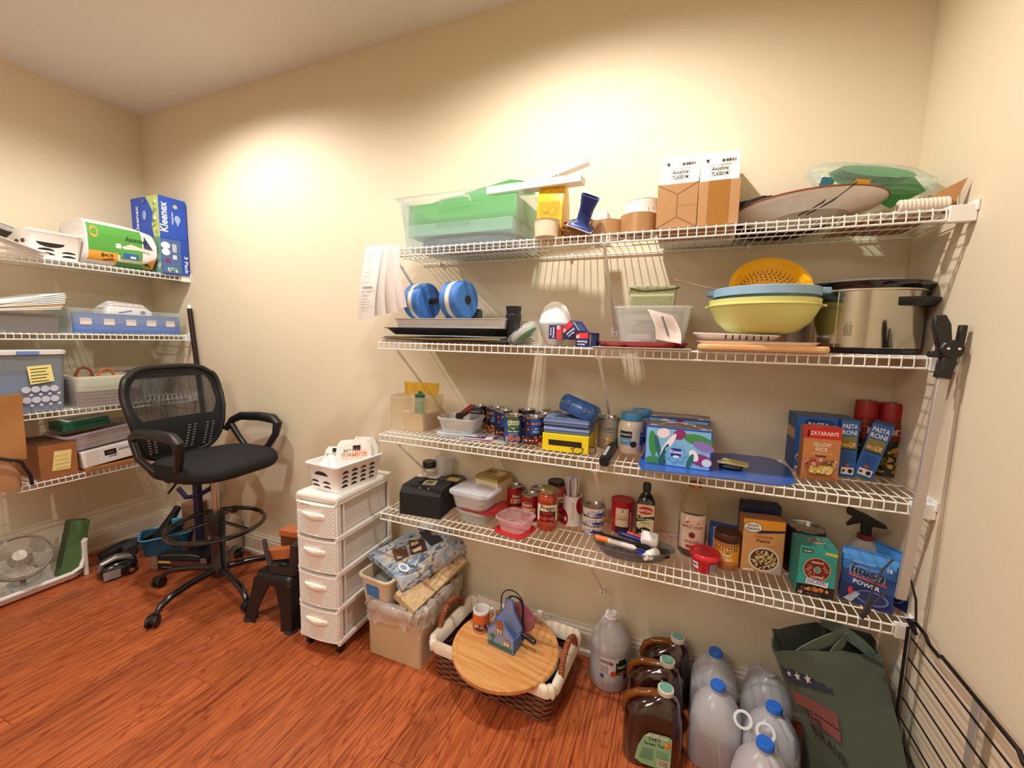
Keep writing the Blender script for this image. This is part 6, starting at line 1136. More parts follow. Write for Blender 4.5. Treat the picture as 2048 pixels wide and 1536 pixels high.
def tea(label, cap, h, off, near=False):
    P = at(*cap, 'z', h); w, d = .185, .116; th = turn(P)+off; P = Vector((P.x, P.y, 0))-Matrix.Rotation(th, 3, 'Z') @ Vector((.035, 0, 0))
    t = thing('iced_tea_jug', label, 'jug', P, th, 'brown gallon jugs of green tea')
    TJ = M('2c140c', .08, coat=1., noise=.1); AM = M('8a5220', .12, alpha=.65, noise=0)
    MB().loft([rr(w*.92, d*.9, .035, 0, 6), rr(w, d, .045, .015, 6), rr(w, d, .05, h*.42, 6), rr(w*.97, d*.95, .05, h*.58, 6), rr(w*.9, d*.9, .05, h*.68, 6), rr(w*.74, d*.72, .045, h*.79, 6, cx=.012), rr(w*.5, d*.5, .03, h*.86, 6, cx=.026), rr(.04, .04, .019, h*.905, 6, cx=.035), rr(.036, .036, .017, h*.94, 6, cx=.035)]).build('jug_body', t, TJ, ang=60)
    MB().tube([(-w*.46, 0, h*.54), (-w*.49, 0, h*.64), (-w*.43, 0, h*.77), (-w*.26, 0, h*.845), (-w*.05, 0, h*.87), (.02, 0, h*.86)], [.012, .0115, .012, .0125, .014, .016], 12).build('amber_handle', t, AM, ang=60)
    lathe_part('cap_ring', t, [(.022, h*.925), (.025, h*.93), (.025, h*.985), (.022, h*.99), (.001, h*.99)], M('d9cfc4', .35), 28, cx=.035); lathe_part('teal_cap_top', t, [(.020, h*.99), (.0195, h), (.001, h)], M('6fae9e', .35), 28, cx=.035)
    p = Print(lambda u, v, e: (u, -d/2-e-.0008+ (0 if abs(u) < .04 else .0), v)); lw = .05
    p.poly([(-.052, .03), (-.03, .018), (.052, .012), (.056, .03), (.056, h*.5), (.046, h*.53), (-.01, h*.53), (-.026, h*.48), (-.045, h*.3)], '8fc49a').text('AriZona', .012, h*.47, .011, 'f0f4ec', w=.064).text('DIET', .006, h*.42, .012, '1c2a20', w=.036).text('Green Tea', .004, h*.355, .012, '1c4a34', w=.06).ell(.044, h*.405, .010, .010, 'e0702c', 18).ell(.041, h*.41, .006, .006, 'e6b23c', 14)
    for k in range(9): p.rect(-.03-.001*k, h*(.3-.018*k), .004, h*(.306-.018*k), '3f6f54')
    for k in range(6): p.rect(.012, h*(.3-.018*k), .048, h*(.304-.018*k), '5a8f70')
    p.rect(.016, .024, .052, .05, 'e6e6d8')
    for k in range(9): p.rect(.019+k*.0034, .027, .0205+k*.0034, .048, '2a2a2a')
    p.build('green_label', t)
tea('brown gallon jug of green tea nearest the camera, green label in full view', (1332, 1374), .250, .12)
tea('middle one of the three brown jugs of green tea', (1335, 1318), .250, -.06)
tea('rearmost brown jug of green tea, closest to the wall', (1356, 1272), .250, .12)
WJ = M('e2e2e8', .22, alpha=.50, noise=.06, nscale=8)
def water(label, cap, off=0, h=.262, colr='2c6fd8', s=.150, nocap=False, P=None):
    P = P or at(*cap, 'z', h); P = Vector((P[0], P[1], 0)); t = thing('water_jug', label, 'jug', P, turn(P, off), 'clear gallon water jugs')
    MB().loft([rr(s*.9, s*.9, .03, 0, 6), rr(s, s, .04, .014, 6), rr(s, s, .045, h*.5, 6), rr(s*.99, s*.99, .05, h*.58, 6), rr(s*.86, s*.86, .055, h*.70, 6), rr(s*.6, s*.6, .04, h*.82, 6), rr(.05, .05, .024, h*.88, 6), rr(.036, .036, .017, h*.90, 6), rr(.036, .036, .017, h*.93, 6)]).build('jug_body', t, WJ, ang=60)
    MB().tube([(.012, 0, h*.88), (s*.22, 0, h*.88), (s*.40, 0, h*.80), (s*.46, 0, h*.66), (s*.47, 0, h*.5), (s*.46, 0, h*.4)], [.010, .011, .0115, .0115, .011, .01], 12, T=Tm((0, 0, 0), (0, 0, .9))).build('handle', t, M('d6d6da', .25, alpha=.45, noise=0))
    lathe_part('neck_ring', t, [(.0185, h*.915), (.022, h*.92), (.022, h*.93), (.0185, h*.935)], M('dcdce0', .3, alpha=.6, noise=0), 24)
    if not nocap:
        lathe_part('blue_cap', t, [(.021, h*.935), (.0225, h*.94), (.0225, h*.985), (.020, h), (.001, h)], M(colr, .3), 28)
    return t
water('water jug behind the front left one, close to the wall', (1432, 1300), .05)
water('large clear water jug with a blue cap right of the tea jugs', (1437, 1366), 0)
w3 = water('capless clear water jug at the back beside the flag tote bag', (1512, 1338), pi/2, P=(.340, 1.560), nocap=True)
water('clear water jug between two others in front of the tote bag', (1549, 1410), -pi/2, .262)
water('water jug nearest the camera at the bottom edge, blue cap', (1531, 1482), -pi/2-.1, .262)
t = thing('jug_ring_carrier', 'translucent double-ring plastic carrier hanging round the jug neck', 'carrier', at(1508, 1452, 'z', .225)+Vector((0, 0, 0)), rot=(radians(35), 0, radians(-20)))
for s in (-1, 1): MB().loft([[(s*.030+q*cos(2*pi*i/32), q*sin(2*pi*i/32), zz) for i in range(32)] for q, zz in ((.026, 0), (.026, .002), (.018, .002), (.018, 0))], closed=True).build('ring', t, M('d9dade', .3, alpha=.6, noise=0), ang=40)
# tote bag
GT = M('444b3f', .9, bump=.4, bscale=30, noise=.1)
p0, p1 = Vector((.275, 1.30, 0)), Vector((.43, 1.12, 0)); p2 = Vector((.585, 1.22, 0)); p3 = Vector((.43, 1.42, 0))
BR = {0: [(.42, 1.30), (.47, 1.235), (.585, 1.225), (.588, 1.48), (.5, 1.5), (.43, 1.46)], .25: [(.408, 1.275), (.47, 1.215), (.585, 1.20), (.59, 1.5), (.5, 1.52), (.42, 1.47)],
      .37: [(.345, 1.285), (.46, 1.29), (.582, 1.30), (.588, 1.52), (.47, 1.51), (.36, 1.44)], .49: [(.288, 1.305), (.457, 1.375), (.578, 1.43), (.586, 1.52), (.44, 1.50), (.305, 1.42)]}
def bagring(z, q=1.0, m=6):
    zs = sorted(BR); i = max(j for j in range(len(zs)-1) if zs[j] <= z); f = (z-zs[i])/(zs[i+1]-zs[i]); P6 = [Vector((a[0]*(1-f)+b_[0]*f, a[1]*(1-f)+b_[1]*f, 0)) for a, b_ in zip(BR[zs[i]], BR[zs[i+1]])]; mid = sum(P6, Vector())/6
    return [(lambda v: (v.x, v.y, z+.006*sin(k*1.9+j*.5)*(z > .4)))(mid+(P6[k].lerp(P6[(k+1) % 6], j/m)-mid)*q-c+Vector((wob(k+j/m, z*9, .003), wob(z*9, k+j/m, .003), 0))) for k in range(6) for j in range(m)]
c = Vector((.5, 1.36, 0)); p0, p1, p2, p3 = Vector((.288, 1.305, 0)), Vector((.457, 1.375, 0)), Vector((.582, 1.43, 0)), Vector((.44, 1.50, 0)); t = thing('tote_bag', 'large dark green reusable tote bag with a flag print, under the lowest shelf', 'bag', c)
def quad(q, zz, k=0, m=7):
    out = []; P4 = [p0, p1, p2, p3]
    for i in range(4):
        a, b = P4[i], P4[(i+1) % 4]
        for j in range(m): f = j/m; v = a.lerp(b, f); v = (v-c)*q; bul = .012*sin(pi*f)*(1 if i != 3 else 0); n_ = Vector(((b-a).y, -(b-a).x, 0)).normalized(); v = v+n_*bul; out.append((v.x+wob(i+f*2, k, .004), v.y+wob(k, i+f*2, .004), zz+(.0 if zz < .1 else .012*sin(i*1.7+f*2+k))))
    return out
hb = .475
hb = .475; MB().loft([bagring(z_) for z_ in (0.001, .06, .15, .25, .31, .37, .41, .45, .489)]+[bagring(z_, .97) for z_ in (.489, .40, .3, .1)], cap0=True, cap1=True).build('bag_body', t, GT, ang=60)
def fr(u, v, e):       # left front face, from p0 to p1
    v = min(.489, max(.001, v)); zs = sorted(BR); i = max(j for j in range(len(zs)-1) if zs[j] <= v); f = (v-zs[i])/(zs[i+1]-zs[i])
    A, B = [Vector((BR[zs[i]][k][0]*(1-f)+BR[zs[i+1]][k][0]*f, BR[zs[i]][k][1]*(1-f)+BR[zs[i+1]][k][1]*f, 0)) for k in (0, 1)]
    n_ = Vector(((B-A).y, -(B-A).x, 0)).normalized(); w_ = A.lerp(B, u)-c+n_*(.005+e); return (w_.x, w_.y, v)
p = Print(fr); NV = '23243a'; RD = '703a38'
[p.poly([(.04+.08*k, .462-.004*k-.006*(k % 2)), (.12+.08*k, .458-.004*k-.006*((k+1) % 2)), (.12+.08*k, .418-.001*k+.003*((k+1) % 2)), (.04+.08*k, .42-.001*k+.003*(k % 2))], NV) for k in range(10)]; [p.poly([(.06+.1*k, .405-.004*k), (.16+.1*k, .401-.004*k), (.16+.1*k, .372-.004*k), (.06+.1*k, .374-.004*k)], RD) for k in range(8)]; [p.poly([(.06+.1*k, .371-.004*k), (.16+.1*k, .369-.004*k), (.16+.1*k, .345-.004*k), (.06+.1*k, .35-.004*k)], RD) for k in range(2, 8)]
for k in range(6): p.poly([(.12+.12*k, .40-.005*k), (.128+.12*k, .40-.005*k), (.148+.12*k, .372-.005*k), (.14+.12*k, .372-.005*k)], '5c463c')
def star(u, v, r): p.poly([(u+r*5*(1 if i % 2 == 0 else .42)*sin(pi*i/5), v+r*(1 if i % 2 == 0 else .42)*cos(pi*i/5)) for i in range(10)], 'b8b6ae')
star(.25, .44, .011); star(.42, .436, .012); star(.12, .445, .008)
def tx(s, u, v, size, w):
    vs_, fs_ = text_mesh(s, True); xs = [q[0] for q in vs_]; k = w/(max(xs)-min(xs)); e = p.e(); p.mb.m(M('16160f', .7)); p.mb.add([fr(u+(q[0]-min(xs))*k, v+q[1]*size-.06*(q[0]-min(xs))*k, e) for q in vs_], fs_)
tx('THE', .18, .352, .020, .3); tx('BRAVE', .22, .315, .030, .72); p.rect(.72, .14, .98, .21, 'b52a30').rect(.3, .2, .5, .235, 'b52a30')
p.build('flag_print', t)
def strap(pts, name='strap'):
    P_ = [Vector(q)-c for q in pts]
    def f(u, v):
        s = u*(len(P_)-1); i = min(int(s), len(P_)-2); q = P_[i].lerp(P_[i+1], s-i); return (q.x, q.y+.0, q.z+(v-.5)*.038)
    MB().sheet(24, 1, f, .003).build(name, t, M('5a6a5e', .8), ang=60)
def arc(a, b, top, n=12, lean=(0, 0)): return [a.lerp(b, i/n)+Vector((lean[0]*sin(pi*i/n), lean[1]*sin(pi*i/n), top*sin(pi*i/n)**.7)) for i in range(n+1)]
strap(arc(p0.lerp(p1, .25)+Vector((0, 0, hb-.02)), p0.lerp(p1, .85)+Vector((0, 0, hb-.02)), .075, lean=(.10, .06))); strap(arc(p3.lerp(p2, .15)+Vector((0, 0, hb)), p3.lerp(p2, .9)+Vector((0, 0, hb-.01)), .055, lean=(-.06, -.0)))
# paper bag beside the tote
q = thing('printed_shopping_bag', 'patterned paper bag with lettering in front of the tote bag', 'bag', (.415, 1.10, 0), radians(-40)); MB().loft([rr(.16, .06, .004, 0), rr(.16, .06, .004, .24), rr(.15, .03, .004, .30)]).build('bag_body', q, M('8f7f60', .6, noise=.4, nscale=20)); pp = Print(face(.16, .06, .3)); [pp.rect(-.075+.022*k, .15, -.062+.022*k, .27, ('e6e6ea', '3a3f5c', 'c9c9d6')[k % 3]) for k in range(4)]; pp.blobs(.01, .05, .075, .26, ['3a2416', 'c9a24a', '5c3a20'], 20, .006, .014, 2).build('print', q)
# chrome rack leaning on the right wall
t = thing('wire_rack', 'folded chrome and black wire rack leaning against the right wall', 'rack', (.606, 1.34, 0), rot=(0, radians(0), 0))
CH = M('b8b6b4', .2, metal=1.); DKW = M('2a2422', .3, metal=.7)
yf = -.55; MB().tube([(0, .01, .645), (.0, -.04, .645), (.004, -.055, .628), (.004, -.10, .628), (0, -.115, .64), (0, -.36, .64), (0, -.375, .628), (0, -.44, .625), (0, -.47, .60), (0, -.48, .5), (0, -.48, .012)], .0045, 8).build('top_rail', t, DKW)
MB().tube([(0, .01, .65), (0, .01, .012)], .006, 8).build('rear_post', t, M('8f8a84', .3, metal=.3)); MB().tube([(-.014, .004, .63), (-.014, .004, .012)], .004, 8).build('rear_post', t, DKW)
for k in range(10): MB().tube([(-.004, .01, .60-k*.058), (-.004, -.48, .60-k*.058)], .0024, 6).build('rack_wire', t, DKW)
MB().cbox(.0, -.245, .02, .004, .024, .615).build('flat_strap', t, M('a9a29a', .35, metal=.2), bev=.001); MB().cbox(0, .01, 0, .016, .02, .014).build('foot', t, BLACK); MB().cbox(0, -.48, 0, .016, .02, .014).build('foot', t, BLACK)
# reacher / grabber pole
t = thing('squeegee_pole', 'long aluminium pole with a black clamp head, leaning at the right ends of the shelves', 'pole', (.565, 1.335, .707), rot=(0, 0, 0))
a, b = Vector((0, 0, 0)), Vector((.026, 0, .60)); dr = (b-a).normalized()
MB().loft([[(q.x+x, q.y+y, q.z) for x, y in ((-.011, -.006), (.011, -.006), (.011, .006), (-.011, .006))] for q in (a, b)]).build('pole_shaft', t, M('c4beb8', .35, metal=.5), bev=.001)
h0 = b; hd = M('19191b', .3)
MB().loft([rr(.028, .026, .006, -.02), rr(.031, .028, .008, .02), rr(.026, .024, .008, .045)], T=Tm(h0, (0, .12, 0))).build('socket', t, hd, ang=40)
MB().lathe([(.020, -.015), (.023, -.011), (.023, .011), (.020, .015)], 28, T=Tm(h0+Vector((.005, 0, .05)), (pi/2, 0, 0))).build('pivot_hub', t, hd)
MB().loft([[(x, y, 0) for x, y in ((-.016, -.012), (.016, -.012), (.016, .012), (-.016, .012))], [(x-.004, y, .07) for x, y in ((-.022, -.01), (.02, -.01), (.02, .01), (-.022, .01))], [(x-.006, y, .1) for x, y in ((-.016, -.008), (.012, -.008), (.012, .008), (-.016, .008))]], T=Tm(h0+Vector((-.006, 0, .052)), (0, -.12, 0)) @ Matrix.Scale(.82, 4)).build('clamp_lever', t, hd, bev=.004)
MB().cbox(.018, 0, .06, .014, .016, .05, T=Tm(h0, (0, .05, 0))).build('clamp_tab', t, hd, bev=.003); MB().cbox(-.024, 0, .03, .020, .018, .016, T=Tm(h0)).build('clamp_tab', t, hd, bev=.003)
for dx in (-.0, .02): MB().lathe([(.003, 0), (.0025, .002), (.001, .003)], 12, T=Tm(h0+Vector((dx-.004, -.015, .052)), (pi/2, 0, 0))).build('rivet', t, M('e8e8e8', .3))
t = thing('wire_bail', 'thin black curved wire frame hooked over the lowest shelf at the right', 'wire frame', (0, 0, 0))
def thru(pts, y): return [at(px, py, 'y', yy) for (px, py), yy in zip(pts, y)]
MB().tube(thru(((1728, 1225), (1745, 1180), (1765, 1140), (1787, 1118)), (1.35,)*4), [.005, .003, .0028, .0028], 8).build('left_wire', t, M('3a3a3c', .4)); MB().tube(thru(((1728, 1225), (1748, 1205), (1778, 1180)), (1.35,)*3), [.004, .003, .003], 8).build('left_wire', t, M('3a3a3c', .4))
MB().tube(thru(((1806, 1125), (1822, 1160), (1832, 1200), (1832, 1245)), (1.35,)*4), [.0022, .0022, .003, .003], 8).build('right_wire', t, M('26221f', .4))
a1, b1 = thru(((1818, 1240), (1832, 1268)), (1.34, 1.34)); MB().tube([a1, b1], [.007, .005], 8).build('hook_end', t, BLACK); a1, b1 = thru(((1722, 1235), (1738, 1218)), (1.345, 1.345)); MB().tube([a1, b1], .006, 8).build('hook_end', t, M('222224', .4))
# ================================================================ CHAIR AND LEFT CORNER
CF = M('111113', .85, bump=.4, bscale=400); CP = M('161617', .4); CMt = M('141414', .2, coat=.6)
Ch = Vector((-2.215, 1.365, 0)); cth = radians(3+90)     # local -y faces the front of the chair
t = thing('drafting_chair', 'black mesh-back drafting chair with foot ring and five casters', 'chair', Ch, cth)
def L2W(): pass
# five-star base
hub = MB().lathe([(.038, .075), (.045, .09), (.045, .13), (.034, .15), (.034, .36), (.001, .36)], 28).build('base_column', t, CMt, ang=40)
for k in range(5):
    wa = radians((-85, -13, 59, 131, 203)[k])-cth; dx, dy = cos(wa), sin(wa)
    MB().tube([(dx*r_, dy*r_, z_) for r_, z_ in ((.03, .115), (.15, .112), (.24, .10), (.285, .082), (.31, .055))], [.019, .017, .0165, .016, .013], 12).build('base_arm', t, CMt)
    c = MB(); cr = Tm((dx*.325, dy*.325, .028), (0, 0, wa+.6+k))
    for s in (-1, 1): c.lathe([(.012, -.008), (.027, -.007), (.028, .0), (.027, .007), (.012, .008)], 22, T=cr @ Tm((0, s*.014, 0), (pi/2, 0, 0)))
    cw = c.m(CP).build('caster', t, ang=40); MB().loft([rr(.05, .016, .006, .028), rr(.044, .03, .008, .046), rr(.03, .028, .008, .058)], T=Tm((dx*.322, dy*.322, 0), (0, 0, wa+.6+k))).build('caster_hood', cw, CP, ang=50)
cw['kind'] = cw.get('kind', '') or None if False else 'part'
del cw['kind']
# gas lift and foot ring
MB().lathe([(.033, .30), (.036, .32), (.036, .42), (.030, .43)], 26).build('ring_clamp', t, CP, ang=40)
MB().lathe([(.017, .36), (.017, .66)], 24).build('chrome_lift', t, STEEL)
MB().tube([(.215*cos(a), .215*sin(a)+.0, .355) for a in [2*pi*i/64 for i in range(64)]], .0115, 10, closed=True).build('foot_ring', t, CMt)
for k in range(3): a = 2*pi*k/3+.6; MB().tube([(.03*cos(a), .03*sin(a), .375), (.21*cos(a), .21*sin(a), .356)], .008, 8).build('ring_spoke', t, CMt)
# seat
MB().loft([rr(.16, .2, .02, .635), rr(.2, .24, .02, .645), rr(.2, .24, .02, .66)]).build('seat_plate', t, CP)
S = []
for q, zz in ((.80, .655), (.95, .665), (1.0, .685), (.985, .708), (.93, .724), (.8, .731), (.4, .733)): S.append([(x*q, y*q-.03, zz+.010*(1-(y/.24)**2)*(zz > .7)) for x, y, _ in rr(.49, .47, .16, 0, 8)])
MB().loft(S).build('seat_cushion', t, CF, ang=70)
MB().tube([(.12, .06, .645), (.2, .02, .63), (.235, .0, .60)], .005, 8).build('tilt_lever', t, CP); MB().tube([(-.1, .08, .645), (-.17, .05, .60), (-.2, .03, .59)], .005, 8).build('tilt_lever', t, CP)
# back
def bk(u, v):     # u -1..1, v 0..1
    w_ = .235+.0*v; return (u*w_, .225+.045*v-.0-.05*u*u*0+.035*(1-u*u)*1.0-.03*sin(pi*min(1, v*1.4)), .705+v*.47)
def outline(u_, n=64):
    out = []
    for i in range(n):
        a = 2*pi*i/n; cx, cy = cos(a), sin(a); x = (abs(cx)**.45)*(1 if cx > 0 else -1); y = (abs(cy)**.5)*(1 if cy > 0 else -1); v = .5+.5*y
        w_ = (.80+.20*min(1, v*1.7)) - (.05 if v > .9 else 0); out.append((x*w_*u_, .5+.5*y*u_))
    return out
fr_ = [bk(x, y) for x, y in outline(1.0)]
MB().tube(fr_, .014, 8, closed=True).build('back_frame', t, CP)
mb = MB(); 
def wAt(v): 
    y = abs(2*v-1); cy = y**2; cx = sqrt(max(0, 1-cy*cy)); return (cx**.45)*((.80+.20*min(1, v*1.7))-(.05 if v > .9 else 0))
n = 46
for k in range(n):      # fine horizontal mesh strips in the upper window
    v = .44+.50*k/(n-1); ww = wAt(v)*.97; P_ = [bk(-ww+2*ww*i/12, v) for i in range(13)]; mb.tube(P_, .0019, 4)
q = mb.build('mesh_strips', t, M('1b1b1d', .6)); q['kind'] = 'stuff'
q = MB()
for k in range(9): P_ = [bk((-.8+.2*k)*1.0, .42+.52*i/10) for i in range(11)]; q.tube(P_, .0010, 4)
q = q.build('mesh_threads', t, M('1b1b1d', .6)); q['kind'] = 'stuff'
def band(name, v0, v1, k0=1.0, thick=.008):
    m = 14; MB().sheet(20, m, lambda u, v: (lambda vv: bk((-1+2*u)*wAt(vv)*k0, vv))(v0+(v1-v0)*v), thick).build(name, t, CF, ang=60)
band('lower_back_panel', .02, .44)
band('top_back_band', .88, .985)
for s in (-1, 1): MB().sheet(3, 14, lambda u, v: bk(s*(wAt(.42+.5*v)-.14*u*(1+.8*(abs(2*v-1)**4))), .42+.5*v), .007).build('side_back_band', t, CF, ang=60)
for k, u in enumerate((-.62, -.5, .12, .24, .5, .62)):
    for j in range(9): 
        p_ = bk(u+.01*j*(1 if u > 0 else -1), .08+.03*j); m_ = MB().cbox(p_[0], p_[1]-.0065, p_[2], .012, .002, .004)
        if j == 0: acc = MB()
        acc.v += m_.v; o_ = len(acc.v)-8; acc.f += [tuple(i+o_ for i in f) for f in m_.f]; acc.mi += m_.mi
    acc.build('vent_column', t, M('9a948c', .7))['kind'] = 'stuff'
MB().tube([(0, .10, .65), (0, .2, .66), (0, .245, .72), (0, .262, .80), (0, .262, .9)], [.02, .02, .018, .018, .016], 10).build('back_support', t, CP)
for s in (-1, 1):
    MB().tube([(s*.225, .21, .80), (s*.245, .18, .855), (s*.255, .12, .882), (s*.26, -.02, .890), (s*.26, -.12, .884), (s*.257, -.155, .862), (s*.25, -.145, .80), (s*.235, -.11, .74), (s*.215, -.07, .69), (s*.19, -.04, .665)], [.016, .020, .024, .026, .027, .024, .019, .017, .018, .020], 12).build('armrest', t, CP)
    MB().tube([(s*.24, .19, .84), (s*.25, .14, .76), (s*.235, .06, .70), (s*.2, .0, .66)], [.018, .016, .017, .02], 12).build('arm_support', t, CP)
# pole in the corner
t = thing('broom_pole', 'dark brown metal pole with a white tip leaning in the corner behind the chair', 'pole', (-2.665, 1.655, .0)); d0 = Vector((-2.877, 1.68, 1.526))-Vector((-2.665, 1.655, 0))
MB().tube([(0, 0, .012), tuple(d0*.985)], .0135, 14).build('pole_shaft', t, M('2c211f', .3, metal=.4)); MB().tube([tuple(d0*.985), tuple(d0)], [.012, .009], 14).build('white_tip', t, WHITE); MB().lathe([(.012, 0), (.016, .003), (.014, .02)], 14).build('foot_cap', t, BLACK)
# ---------------------------------------------------------------- left wall shelves
FX_ = -2.888
def yat(px, z, x=FX_):
    lo, hi = .3, 1.75
    for _ in range(40):
        m = (lo+hi)/2
        if proj((x, m, z))[0] < px: lo = m
        else: hi = m
    return lo
def LX(pl, pr, yt, z, d, x=FX_, h=None):
    a, b = yat(pl, z, x), yat(pr, z, x); hh = (zat((x, a), yt)-z) if yt else h
    return b-a, hh, Vector((x-d/2, (a+b)/2, z)), pi/2
z = Z1
w, h, P, th = LX(57, 171, 452, z+.01, .28); Bp = P
t = basket('plastic_basket', 'white slotted plastic basket on the top left shelf beside the paper towels', Vector((P.x, P.y, z)), th, w, .28, h+.005, slots=False)
for (u, v, ru, rv) in ((-.02, .6, .05, .022), (-.035, .3, .03, .011), (.045, .26, .026, .010), (-.035, .14, .03, .011), (.045, .11, .026, .010)):
    dd = .28; pts = [(u*w/.2+ru*w/.2*cos(a), v*h+(rv if v < .5 else -rv)*sin(a)) for a in [pi*i/8 for i in range(9)]]
    MB().add([(a, -(dd*.86/2+(dd-dd*.86)/2*b/h)-.001, b) for a, b in pts], [tuple(range(9))]).build('slot_opening', t, M('1c1718', .7), smooth=False)
for k in range(3): 
    MB().add([(-w*.86/2-(w-w*.86)/2*b/h-.001, a, b) for a, b in [(-.08+.06*k+.022*cos(q), h*.6+.010*sin(q)) for q in [2*pi*i/10 for i in range(10)]]], [tuple(range(10))]).build('slot_opening', t, M('4a4644', .7), smooth=False)
q = thing('hardback_book', 'black, grey and red book sticking up out of the left shelf basket', 'book', Vector((P.x-.02, P.y-.05, z+h*.75)), rot=(radians(-12), radians(16), pi/2)); MB().box(-.10, -.02, 0, .09, .06, .030).build('cover', q, M('232024', .4)); Print(lambda u, v, e: (u, -.02-e, v)).rect(-.10, .003, -.03, .027, '8f8a86').rect(-.02, .003, .05, .027, 'c9503a').build('spine_print', q)
q = thing('white_tray', 'curved white plastic tray leaning at the left edge of the top left shelf', 'tray', Vector((FX_-.05, yat(20, z), z)), rot=(0, radians(2), pi/2))
MB().sheet(12, 4, lambda u, v: (-.16+.26*u, -.03-.1*(1-v)+.08*v, .085-.075*u+.02*v), .004).build('tray_body', q, M('ddd6d0', .4)); MB().tube([(-.16, -.075, .01), (-.0, -.08, .014), (.1, -.07, .004)], .006, 8).build('curled_edge', q, M('e9e4e0', .4))
# paper towels
w, h, P, th = LX(176, 318, 430, z, .27); h = min(h, .25)
t = thing('paper_towel_pack', 'large green and white plastic-wrapped pack of paper towels', 'paper towels', P, th)
rings = []
MB().loft([[(x+wob(x*20+k, k*2, .003), y, zz) for x, y, zz in [(w/2*sx, .135*(abs(cos(a))**.5)*(1 if cos(a) > 0 else -1)*-1, h/2+h/2*(abs(sin(a))**.6)*(1 if sin(a) > 0 else -1)*hs) for a in [2*pi*i/40 for i in range(40)]]] for k, (sx, hs) in enumerate(((-1, .86), (-.97, .97), (-.6, 1), (0, 1), (.5, .96), (.9, .84), (1, .6)))]).build('wrapped_pack', t, M('eae6e2', .3, coat=.3, bump=.9, bscale=22), ang=70)
def pf(u, v, e):   # print on the bulging front
    vv = (v-h/2)/(h/2); vv = max(-.98, min(.98, vv)); s = abs(vv)**(1/.6); c_ = sqrt(max(0, 1-s*s)); return (u, -.135*(c_**.5)-e-.003, v)
p = Print(pf, .02)
def band_(u0, u1, v0, v1, c):
    for j in range(6): p.rect(u0, v0+(v1-v0)*j/6, u1, v0+(v1-v0)*(j+1)/6, c); p.k -= 1
    p.k += 1
G1 = '4f9a3c'
band_(-w*.48, w*.26, h*.3, h*.88, G1); band_(-w*.48, -w*.1, h*.1, h*.3, 'e6a23c'); band_(-w*.1, w*.40, h*.02, h*.13, '4a9440'); band_(-w*.06, w*.25, h*.2, h*.46, '549f42'); band_(-w*.02, w*.2, h*.22, h*.34, '2c64b0')
p.text('Bounty', w*.17, h*.68, .026, '14140f', w=.10, rot=pi).ell(-w*.4, h*.7, .018, .03, 'e69a3c').rect(w*.08, h*.235, w*.16, h*.28, 'e6ecf0').rect(-w*.12, h*.42, -w*.05, h*.52, 'f2f0ec').poly([(-w*.05, h*.46), (w*.1, h*.55), (w*.36, h*.46), (w*.38, h*.4), (w*.2, h*.44), (w*.0, h*.42)], 'd9cfc6')
p.poly([(-w*.3, h*.13), (-w*.15, h*.17), (-w*.14, h*.15), (-w*.28, h*.11)], '1a1a14').text('8=19', -w*.24, h*.19, .02, '14140f', w=.05).poly([(w*.26, h*.1), (w*.46, h*.3), (w*.44, h*.06), (w*.3, h*.04)], 'e08a34').rect(w*.3, h*.12, w*.36, h*.16, '1a1a14').poly([(w*.28, h*.52), (w*.42, h*.5), (w*.30, h*.8)], '24386c').build('wrapper_print', t)
# kleenex
ya, yb_ = yat(323, z+.1, -2.87), YB-.012; x0 = -2.868; dep = .27
def klx(label, zz, h, col, low):
    t = thing('tissue_carton', label, 'tissue box', (x0-dep/2, (ya+yb_)/2, zz), pi/2, 'blue tissue cartons'); w = yb_-ya; MB().cbox(0, 0, 0, w, dep, h).build('box_body', t, M(col, .35), bev=.002)
    p = Print(face(w, dep, h)); l = Print(face(w, dep, h, 'L'))
    if not low:
        p.rect(-w/2, 0, w/2, h, '2450b8').text('Kleenex', -w*.22, h*.5, .042, 'f4f4f8', w=h*.72, rot=pi/2).ell(w*.16, h*.5, .016, .022, '9fb4dc').poly([(w*.16-.016, h*.5), (w*.16+.016, h*.5), (w*.16, h*.32)], '9fb4dc').ell(w*.1, h*.8, .012, .012, 'c9b49a').text('trusted care', w*.0, h*.5, .012, 'dfe6f4', w=h*.3, rot=pi/2)
        l.rect(-dep/2, 0, dep/2, h, '2450b8').poly([(dep*.28, 0), (dep*.22, h*.3), (dep*.3, h*.6), (.05*dep, h), (dep/2, h), (dep/2, 0)], 'b8c97a').blobs(dep*.25, .01, dep*.49, h-.01, ['8fa85a', 'e6ead0', '5c8a4a', 'd0d890'], 22, .006, .014, 3).text('Kleenex', -dep*.22, h*.45, .036, 'e6eaf4', w=h*.7, rot=pi/2).ell(dep*.0, h*.55, .02, .028, '8fa8d8').ell(-dep*.02, h*.9, .010, .010, '8a7a60')
    else:
        p.rect(-w/2, 0, w/2, h, '1f4ab0').rect(-w*.48, h*.02, w*.22, h*.96, '4a6a9c').ell(-w*.34, h*.78, .024, .02, 'e9e4ea').ell(-w*.34, h*.6, .022, .02, 'f0f0f2').rect(-w*.1, h*.62, w*.06, h*.85, 'b8bcc4').rect(-w*.1, h*.42, w*.05, h*.54, 'd6d8dc').rect(-w*.4, h*.3, -w*.2, h*.42, '7a3a5c').text('3 Pack', w*.34, h*.3, .02, 'e6ecf6', w=h*.5, rot=-pi/2).blobs(-w*.44, h*.04, w*.1, h*.2, ['e6eee6', '6fa08a'], 8, .008, .014, 2)
        l.rect(-dep/2, 0, dep/2, h, '6f9a8c').blobs(-dep/2, .01, dep/2, h-.01, ['b8c9c0', '4a7a5c', '2450b8'], 16, .01, .02, 2)
    p.build('front_print', t); l.build('side_print', t)
